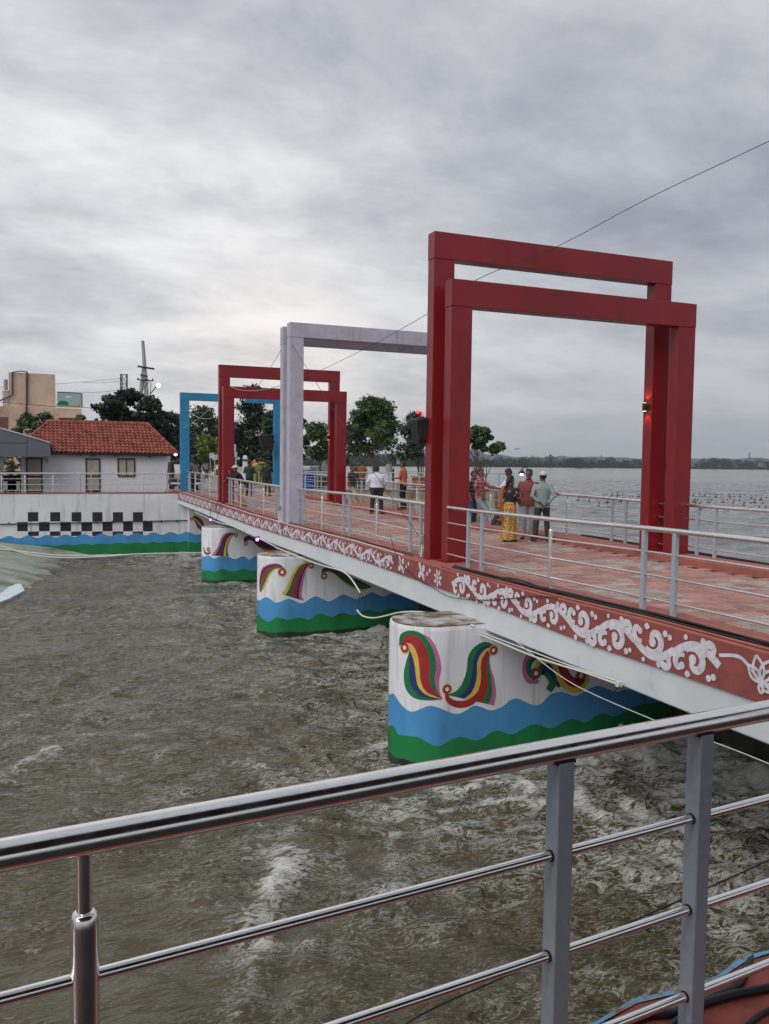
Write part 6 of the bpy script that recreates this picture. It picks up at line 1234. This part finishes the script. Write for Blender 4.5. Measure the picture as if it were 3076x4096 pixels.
cloth('c_white', (.62, .64, .72)); cloth('c_teal', (.25, .31, .32)); cloth('c_jeans', (.20, .26, .34)); cloth('c_greytrousers', (.33, .34, .37)); cloth('c_darktrousers', (.022, .022, .028)); cloth('c_olive', (.04, .035, .028)); cloth('c_khaki', (.34, .29, .21)); cloth('c_black', (.013, .013, .015))
cloth('c_brownprint', (.035, .025, .02), .85, 'stripe', (.12, .085, .065), 8); cloth('c_orange', (.50, .125, .06), .85, 'print', (.36, .07, .04), 14); cloth('c_green', (.012, .035, .025)); cloth('c_navy', (.012, .014, .024)); cloth('c_bluecheck', (.05, .06, .07), .85, 'plaid', (.25, .27, .28), 12); cloth('c_rust', (.22, .065, .02)); cloth('c_blouse', (.010, .009, .022), .7, 'print', (.25, .12, .08), 9)
cloth('c_saree', (.52, .27, .06), .7, 'print', (.06, .10, .02), 17, (.22, .15, .03)); cloth('c_sareeborder', (.45, .14, .03), .7); cloth('c_capwhite', (.55, .55, .54)); cloth('c_shoe', (.02, .016, .013), .6); cloth('c_phone', (.008, .008, .01), .3); cloth('c_bluejean', (.03, .05, .12)); cloth('c_grey', (.2, .21, .21)); cloth('c_hood', (.55, .12, .03))

def remesh(mb, voxel, it, name, m, parent, split=None):
    me = bpy.data.meshes.new(name); me.from_pydata([tuple(v) for v in mb.v], [], mb.f); o = bpy.data.objects.new(name, me); COL.objects.link(o)
    r = o.modifiers.new('r', 'REMESH'); r.mode = 'VOXEL'; r.voxel_size = voxel; s = o.modifiers.new('s', 'SMOOTH'); s.factor = .5; s.iterations = it
    dg = bpy.context.evaluated_depsgraph_get(); dg.update(); m2 = bpy.data.meshes.new_from_object(o.evaluated_get(dg)); bpy.data.objects.remove(o); bpy.data.meshes.remove(me)
    m2.name = name; m2.materials.clear(); m2.materials.append(MATS[m]); m2.polygons.foreach_set('use_smooth', [True]*len(m2.polygons)); m2.update()
    o = bpy.data.objects.new(name, m2); COL.objects.link(o); o.parent = parent; ORG[o.name] = ORG[parent.name]; return o
def ring(c, ax, ay, n=16): return [c+ax*math.cos(2*math.pi*i/n)+ay*math.sin(2*math.pi*i/n) for i in range(n)]
def person(label, u, vf, ang, h, top, bottom, pose=None, skin='skin', build=1.0, z=None, fine=True, sleeve=1.0, hat=None, shoes='c_shoe', hairlen=0, loc=None, group='people on the bridge and plaza', tuck=0, hd=(0, 0, 0), skirt=None):
    pose = pose or {}; s = h/1.72
    if loc is None:
        p = PZ(u, vf, -.13)
        for _ in range(3): p = PZ(u, vf, zd(min(p.y, 43.9)) if z is None else z)
    else: p = Vector(loc)
    toc = Vector((-p.x, -p.y, 0)).normalized(); rt = Vector((-toc.y, toc.x, 0))      # image right as seen from the camera
    if rt.dot(CR) < 0: rt = -rt
    f = toc*math.cos(R(ang))+rt*math.sin(R(ang))
    t = thing('person', label, 'person', tuple(p), group); t.rotation_euler = (0, 0, math.atan2(-f.x, f.y)); ORG[t.name] = Vector((0, 0, 0))
    V3 = lambda q: Vector(q)*s
    g = lambda k, d: V3(pose.get(k, d))
    pel = g('pel', (0, 0, .93)); neck = g('neck', (0, 0, 1.44)); head = neck+V3((0, .03, .15))+V3(hd); up_ = (neck-pel).normalized(); X = Vector((1, 0, 0)); sy = pose.get('sy', 0); X = Vector((math.cos(sy), math.sin(sy), 0)); Y = up_.cross(X)*1.0
    sh = {k: neck-up_*.088*s+X*(sg*.178*s*build**.5) for k, sg in (('L', -1), ('R', 1))}
    hip = {k: pel+V3((sg*.088, 0, -.02)) for k, sg in (('L', -1), ('R', 1))}
    el = {'L': g('Le', (-.25*build**.4, -.04, 1.13)), 'R': g('Re', (.25*build**.4, -.04, 1.13))}; wr = {'L': g('Lw', (-.25*build**.4, .06, .88)), 'R': g('Rw', (.25*build**.4, .06, .88))}
    kn = {'L': g('Lk', (-.10, .03, .49)), 'R': g('Rk', (.10, .03, .49))}; an = {'L': g('La', (-.11, -.03, .085)), 'R': g('Ra', (.11, -.03, .085))}
    fd = {'L': V3(pose.get('Lf', (-.04, .17, 0))), 'R': V3(pose.get('Rf', (.04, .17, 0)))}
    b = build*s
    def torso(mb, k, low=-.07, hiw=1.0):
        T = [(low, .165, .118), (.02, .168, .12), (.12, .150, .112), (.27, .172, .118), (.37, .186, .112), (.425, .17, .088), (.462, .105, .072), (.51, .06, .058)]
        L_ = (neck-pel).length/(.51*s)
        mb.loft([ring(pel+up_*(a*s*L_), X*(w_*b+k), Y*(d_*b*(1.05 if build > 1.1 and .0 <= a < .3 else 1)+k)) for a, w_, d_ in T])
    def limb(mb, pts, rr, n=10):
        mb.tube(pts, rr, n)
        for q_, r_ in zip(pts, rr): mb.ell(q_, (r_*.98,)*3, 10, 8)
    # body: one continuous skin
    mb = MB(); torso(mb, -.012)
    for k in 'LR':
        limb(mb, [sh[k], el[k], wr[k]], [.047*s, .039*s, .026*s]); limb(mb, [hip[k], kn[k], an[k]], [.075*s, .05*s, .036*s])
        toe = an[k]+fd[k]+V3((0, 0, -.05)); heel = an[k]-fd[k]*.25+V3((0, 0, -.05)); limb(mb, [heel, an[k]+fd[k]*.4+V3((0, 0, -.035)), toe], [.034*s, .036*s, .026*s])
        d = (wr[k]-el[k]).normalized(); cu = V3(pose.get(k+'c', (0, 0, 0))); d2 = (d+cu/s*1.0).normalized() if cu.length else d
        sd_ = d2.cross(Vector((0, 0, 1))); sd_ = sd_.normalized() if sd_.length > .2 else X.copy(); nn = sd_.cross(d2)
        pm_ = wr[k]+d2*.045*s; mb.loft([ring(wr[k]+d2*q_*s, nn*w_*s, sd_*.016*s, 8) if abs(d2.z) > .7 else ring(wr[k]+d2*q_*s, sd_*w_*s, nn*.016*s, 8) for q_, w_ in ((-.01, .024), (.03, .036), (.075, .04), (.095, .034))])
        lat = nn if abs(d2.z) > .7 else sd_; crl = (sd_ if abs(d2.z) > .7 else nn)*(-1)
        for i, (o_, l_) in enumerate(((-.03, .062), (-.010, .075), (.011, .07), (.03, .055))):
            a0 = wr[k]+d2*.085*s+lat*o_*s; a1 = a0+(d2*.75+crl*.3).normalized()*l_*.55*s; a2 = a1+(d2*.4+crl*.7).normalized()*l_*.5*s; mb.tube([a0, a1, a2], [.0095*s, .0088*s, .0075*s], 8)
        a0 = wr[k]+d2*.025*s-lat*.03*s; a1 = a0+(d2*.6-lat*.7).normalized()*.035*s; a2 = a1+(d2*.9-lat*.1).normalized()*.03*s; mb.tube([a0, a1, a2], [.012*s, .0105*s, .009*s], 8)
    # head
    hy = pose.get('hy', 0); hx_ = Vector((math.cos(hy), math.sin(hy), 0)); hyv = Vector((-math.sin(hy), math.cos(hy), 0)); ht = pose.get('ht', 0)   # turn, nod
    fw = (hyv*math.cos(ht)+Vector((0, 0, -math.sin(ht)))); uh = hx_.cross(fw)
    H = lambda a, bb, c: head+(hx_*a+fw*bb+uh*c)*s
    mb.tube([neck-up_*.03*s, neck+up_*.04*s, H(0, -.01, -.06)], [.062*s, .055*s, .052*s], 12)
    mb.loft([ring(H(0, y_, z_), hx_*w_*s, fw*d_*s, 16) for z_, w_, d_, y_ in ((-.118, .022, .024, .055), (-.105, .042, .045, .042), (-.075, .058, .07, .018), (-.035, .068, .086, .004), (.01, .074, .094, -.002), (.05, .075, .095, -.006), (.085, .066, .082, -.008), (.108, .042, .052, -.01), (.116, .012, .015, -.01))])
    mb.ell(H(0, .094, -.022), (.013*s, .013*s, .016*s), 8, 6); mb.tube([H(0, .088, .02), H(0, .104, -.018)], [.008*s, .013*s], 8); mb.tube([H(-.022, .078, -.062), H(0, .086, -.06), H(.022, .078, -.062)], [.007*s, .010*s, .007*s], 6); mb.tube([H(-.04, .083, .022), H(0, .09, .018), H(.04, .083, .022)], [.008*s]*3, 6)
    for sg in (-1, 1): mb.tube([H(sg*.074, -.012, .022), H(sg*.084, -.018, .005), H(sg*.076, -.01, -.03)], [.013*s, .016*s, .009*s], 8)
    remesh(mb, .0085 if fine else .014, 3 if fine else 2, 'body', skin, t)
    mb = MB(); [mb.ell(H(sg*.032, .083, .008), (.011*s, .006*s, .006*s), 8, 6) for sg in (-1, 1)]; mb.build('eyes', 'hair', t, True)
    # hair
    mb = MB()
    def cap(zlo, k, back=0): 
        for i in range(2): pass
    mb.loft([ring(H(0, y_, z_), hx_*w_*s, fw*d_*s, 18) for z_, w_, d_, y_ in ((-.05, .066, .05, -.052), (-.02, .077, .068, -.038), (.02, .081, .074, -.034), (.05, .083, .080, -.028), (.08, .08, .096, -.010), (.11, .062, .078, -.006), (.128, .03, .04, -.008))])
    if hairlen: mb.tube([H(0, -.085, .0), H(.01, -.12, -.07), H(.0, -.10, -.20), H(0, -.09, -.34)], [.05*s, .045*s, .03*s, .016*s], 10); mb.ell(H(0, -.09, -.02), (.065*s, .05*s, .06*s), 10, 8)
    remesh(mb, .009, 1, 'hair', 'hair', t)
    if hat:
        mb = MB(); mb.loft([ring(H(0, y_, z_), hx_*w_*s, fw*d_*s, 18) for z_, w_, d_, y_ in ((.03, .089, .108, -.006), (.07, .087, .105, -.008), (.105, .068, .084, -.01), (.132, .03, .036, -.012))]); mb.build('cap_crown', hat, t, True)
        mb = MB(); n = 10; inner = [H(.085*math.sin(a), -.0+.10*math.cos(a), .034) for a in np.linspace(-1.25, 1.25, n)]; outer = [H(.082*math.sin(a), .03+.15*math.cos(a), .022) for a in np.linspace(-1.25, 1.25, n)]
        mb.add(inner+outer+[q_-Vector((0, 0, .006)) for q_ in inner]+[q_-Vector((0, 0, .006)) for q_ in outer], [(i, i+1, n+i+1, n+i) for i in range(n-1)]+[(2*n+i, 3*n+i, 3*n+i+1, 2*n+i+1) for i in range(n-1)]+[(n+i, n+i+1, 3*n+i+1, 3*n+i) for i in range(n-1)]); mb.build('cap_brim', hat if hat != 'c_cap2' else 'c_black', t)
    # shirt
    mb = MB(); torso(mb, .018, -.10 if not tuck else .0)
    for k in 'LR':
        e_ = el[k] if sleeve >= 1 else sh[k]*(1-sleeve)+el[k]*sleeve
        if sleeve <= 1: mb.tube([sh[k]+X*(-.03 if k == 'R' else .03)*s, sh[k], e_], [.058*s*build**.3, .062*s*build**.3, .056*s], 12)
        else: wv = el[k]*(2-sleeve)+wr[k]*(sleeve-1); mb.tube([sh[k]+X*(-.03 if k == 'R' else .03)*s, sh[k], el[k], wv], [.058*s*build**.3, .061*s*build**.3, .051*s, .040*s], 12); mb.ell(el[k], (.053*s,)*3, 10, 8)
        mb.ell(sh[k], (.061*s,)*3, 10, 8)
    remesh(mb, .011 if fine else .016, 3, 'shirt' if skirt is None else 'blouse', top, t)
    mb = MB(); cl = neck+up_*.015*s; mb.loft([ring(cl+up_*q_*s, X*w_*s, Y*w_*s*.95, 16) for q_, w_ in ((-.03, .082), (.022, .070), (.02, .063), (-.03, .07))], False); mb.build('collar', top, t, True)
    if skirt is None:
        mb = MB(); L_ = (neck-pel).length/(.51*s); mb.loft([ring(pel+up_*a*s*L_, X*(w_*b+.008), Y*(d_*b+.008)) for a, w_, d_ in ((-.12, .13, .10), (-.05, .163, .118), (.05, .162, .115), (.09, .155, .11))])
        for k in 'LR':
            mb.tube([hip[k]+V3((0, 0, .04)), hip[k]-V3((0, 0, .06)), kn[k], an[k]+V3((0, 0, -.03))], [.095*b, .098*b, .072*s*build**.5, .062*s*build**.3], 12); mb.ell(kn[k], (.07*s*build**.5,)*3, 10, 8)
        remesh(mb, .012 if fine else .018, 3, 'trousers', bottom, t)
    else:
        mb = MB(); n = 40
        def sk(z_, w_, d_, off, fl): return [Vector((off[0]+w_*(1+fl*.07*math.sin(9*a))*math.cos(a), off[1]+d_*(1+fl*.09*math.sin(9*a+1))*math.sin(a), z_))*s for a in [2*math.pi*i/n for i in range(n)]]
        mb.loft([sk(1.07, .142, .112, (0, 0), 0), sk(.98, .165, .128, (0, -.01), .1), sk(.88, .19, .155, (0, -.02), .2), sk(.70, .185, .16, (0, 0), .5), sk(.45, .18, .17, (.01, .0), .8), sk(.2, .195, .19, (-.02, .01), 1.1), sk(.055, .225, .22, (-.04, .01), 1.3)]); mb.build('saree_skirt', bottom, t, True)
        # pallu over the left shoulder, falling behind
        P_ = [(.16, .10, 1.02), (.05, .135, 1.16), (-.08, .13, 1.30), (-.15, .06, 1.435), (-.17, -.05, 1.42), (-.17, -.125, 1.26), (-.17, -.15, 1.0), (-.16, -.16, .75), (-.16, -.16, .50)]; P_ = smooth_pts(P_, 5); m2 = MB(); Wd = .15
        rows_ = []
        for i, q_ in enumerate(P_):
            f_ = i/(len(P_)-1); w_ = .05+.055*math.sin(math.pi*min(1, f_*1.6+.1)); fold = .012
            rows_.append([Vector((q_[0]+w_*(a-.5)*1.6, q_[1]+(.012 if q_[1] > 0 else -.012)+fold*math.sin(a*19+i*.3), q_[2]+(.02*(a-.5) if .3 < f_ < .5 else 0)))*s for a in np.linspace(0, 1, 12)])
        m2.loft(rows_, False, 0, False); o = m2.build('saree_pallu', 'c_sareeborder', t, True); sm = o.modifiers.new('thick', 'SOLIDIFY'); sm.thickness = .006
    for k in 'LR':
        mb = MB(); toe = an[k]+fd[k]+V3((0, 0, -.055)); heel = an[k]-fd[k]*.28+V3((0, 0, -.055)); mid_ = (toe+heel)/2; d = (toe-heel).normalized(); l_ = Vector((-d.y, d.x, 0)); zz = min(toe.z, heel.z)-.028*s
        mb.loft([[Vector((c_.x, c_.y, zz+dz))+l_*w_*s*sg_ for c_, w_ in ((heel, .026), (heel*.7+mid_*.3, .036), (mid_, .037), (toe*.6+mid_*.4, .046), (toe, .042), (toe+d*.035*s, .02)) for sg_ in (1,)]+[Vector((c_.x, c_.y, zz+dz))-l_*w_*s for c_, w_ in ((toe+d*.035*s, .02), (toe, .042), (toe*.6+mid_*.4, .046), (mid_, .037), (heel*.7+mid_*.3, .036), (heel, .026))] for dz in (0, .02*s)])
        q0 = mid_*.5+toe*.5; mb.tube([q0+l_*.045*s+V3((0, 0, -.01)), q0+V3((0, 0, .024)), q0-l_*.045*s+V3((0, 0, -.01))], .012*s, 6); mb.build('shoe', shoes, t)
    return t
lean = dict
person('man in red plaid shirt and pale jeans leaning back, hand on the lake railing', 1930, 2112, 65, 1.74, 'c_redplaid', 'c_jeans', dict(pel=(0, -.10, .90), neck=(0, -.13, 1.42), Lk=(-.09, .10, .48), La=(-.10, .12, .085), Rk=(.06, .16, .50), Ra=(-.02, .30, .085), Le=(-.27, .12, 1.16), Lw=(-.25, .42, 1.06), Re=(.29, -.12, 1.14), Rw=(.20, .06, .92)), sleeve=.9, hd=(0, .0, 0))
person('bearded man in white shirt looking down at his phone by the lake railing', 2018, 2118, -62, 1.76, 'c_white', 'c_darktrousers', dict(pel=(0, -.16, .90), neck=(0, -.12, 1.42), Lk=(-.08, .10, .50), La=(-.08, .26, .085), Rk=(.09, .14, .5), Ra=(.06, .36, .085), Le=(-.25, .02, 1.13), Lw=(-.10, .26, 1.15), Re=(.25, .02, 1.13), Rw=(.08, .28, 1.16), ht=.5), sleeve=1.7, skin='skin_dark')
person('woman in yellow flowered saree and dark blouse seen from behind', 2036, 2166, 155, 1.57, 'c_blouse', 'c_saree', dict(Le=(-.23, .02, 1.14), Lw=(-.12, .20, 1.05), Re=(.24, .0, 1.14), Rw=(.16, .2, 1.05), hy=-.5), sleeve=.85, hairlen=1, build=.92, skirt=1, tuck=1)
person('man in red checked shirt facing the camera, arm along the lake railing', 2110, 2156, 2, 1.73, 'c_redcheck', 'c_greytrousers', dict(Le=(-.44, -.05, 1.20), Lw=(-.66, -.22, 1.13), Re=(.27, -.02, 1.14), Rw=(.22, .12, .92), hy=-.35), sleeve=1.6, build=1.12)
person('man in pale teal shirt and white cap, hands clasped behind his back', 2166, 2167, 188, 1.68, 'c_teal', 'c_olive', dict(Le=(-.27, -.12, 1.12), Lw=(-.05, -.18, .93), Re=(.27, -.12, 1.12), Rw=(.05, -.20, .90), hy=.35, Lk=(-.13, .02, .49), La=(-.17, -.02, .085), Rk=(.12, .03, .49), Ra=(.15, 0, .085)), sleeve=1.75, hat='c_capwhite', skin='skin_dark')
person('man in dark patterned shirt and khaki trousers reaching along the lake railing', 1412, 2024, 55, 1.68, 'c_brownprint', 'c_khaki', dict(pel=(0, -.08, .90), neck=(0, -.08, 1.40), Le=(-.30, .05, 1.16), Lw=(-.32, .36, 1.10), Re=(.28, -.05, 1.13), Rw=(.26, .02, .9), Lk=(-.05, .10, .48), La=(-.02, .16, .085), Rk=(.08, .18, .50), Ra=(-.12, .10, .085)), sleeve=.9, build=1.1)
person('heavy man in white shirt and black trousers with his back turned', 1506, 2056, 180, 1.73, 'c_white', 'c_darktrousers', dict(Le=(-.32, -.02, 1.14), Lw=(-.26, .12, .90), Re=(.32, -.02, 1.14), Rw=(.26, .12, .90), Lk=(-.15, .02, .49), La=(-.17, -.02, .085), Rk=(.15, .02, .49), Ra=(.17, -.02, .085), hy=-.7), sleeve=1.8, build=1.38, tuck=1)
person('slim man in orange shirt and black trousers at the lake kerb', 1612, 2038, -115, 1.76, 'c_orange', 'c_black', dict(Le=(-.22, .06, 1.12), Lw=(-.14, .28, 1.10), Re=(.24, .0, 1.12), Rw=(.12, .26, 1.12), hy=.1), sleeve=1.6, build=.95, z=.0)
person('man in white cap and black jacket leaning on the near railing', 948, 2026, -78, 1.70, 'c_black', 'c_khaki', dict(pel=(0, -.22, .92), neck=(0, .05, 1.34), Le=(-.20, .24, 1.08), Lw=(-.08, .30, 1.30), Re=(.24, .22, 1.05), Rw=(.10, .42, 1.02), Lk=(-.09, -.12, .49), La=(-.10, -.30, .085), Rk=(.09, -.06, .49), Ra=(.10, -.16, .085)), sleeve=1.8, hat='c_capwhite', fine=False)
person('man in dark green top standing by the far red frame, back turned', 997, 1985, 175, 1.73, 'c_green', 'c_darktrousers', dict(hy=-.6, Le=(-.25, .05, 1.12), Lw=(-.12, .22, 1.10), Re=(.25, .05, 1.12), Rw=(.14, .22, 1.05)), sleeve=1.4, fine=False)
person('man in navy top with raised hand beside the lilac column, back turned', 1069, 1985, 172, 1.73, 'c_navy', 'c_olive', dict(hy=.3, Le=(-.29, -.03, 1.14), Lw=(-.27, .06, .9), Re=(.22, .18, 1.16), Rw=(.08, .2, 1.42)), sleeve=.9, fine=False)
person('man in dark checked shirt walking away on the plaza', 827, 1916, 178, 1.70, 'c_bluecheck', 'c_darktrousers', dict(Lk=(-.08, .12, .5), La=(-.08, .08, .085), Rk=(.09, .0, .5), Ra=(.09, -.18, .1)), z=.06, fine=False)
person('man in grey shirt half hidden behind the left blue post', 768, 1968, 60, 1.72, 'c_grey', 'c_darktrousers', z=.08, fine=False)
pA_ = PD(1449, 1900, 48.5); person('man in rust coloured shirt behind the lakeside railing', 0, 0, 170, 1.70, 'c_rust', 'c_black', fine=False, loc=(pA_.x, pA_.y, .06), build=1.15)
pA_ = PD(1431, 1900, 49.3); person('dark haired person in brown left of the rust shirted man', 0, 0, 30, 1.66, 'c_brownprint', 'c_black', fine=False, loc=(pA_.x, pA_.y, .06))
person('person in dark top half hidden behind the red plaid shirt man', 1890, 2106, 60, 1.66, 'c_brownprint', 'c_bluejean', dict(pel=(0, -.05, .92)), fine=False)
# phone in the white shirted man's hand
pm_ = [o for o in bpy.data.objects if o.get('label', '').startswith('bearded man')][0]; bpy.context.view_layer.update()
w_ = pm_.matrix_world @ (Vector((0, .36, 1.18))*(1.76/1.72)); t = thing('phone', 'dark phone held by the man in the white shirt', 'phone', tuple(w_)); MB().obox(w_, (.035, .0, 0), (0, .07, .03), (0, -.003, .006)).build('phone_body', 'c_phone', t, bevel=.004); MB().obox(w_+Vector((0, -.003, .0075)), (.031, 0, 0), (0, .064, .0275), (0, -.0003, .0006)).build('phone_screen', 'glass_dark', t)

# ================================================================ air
mb = MB(); mb.box(-1800, 2600, -600, 3700, -4.2, 62)
HAZE = True
if HAZE:
    m = bpy.data.materials.new('haze'); m.use_nodes = True; t_ = m.node_tree; t_.nodes.clear(); v_ = t_.nodes.new('ShaderNodeVolumePrincipled'); v_.inputs['Density'].default_value = .00013; v_.inputs['Color'].default_value = (.80, .86, .93, 1); v_.inputs['Anisotropy'].default_value = .1
    t_.links.new(v_.outputs[0], t_.nodes.new('ShaderNodeOutputMaterial').inputs['Volume']); MATS['haze'] = m
    o = mb.build('haze', 'haze'); tag(o, 'thin grey evening haze over the lake', 'haze', kind='stuff')
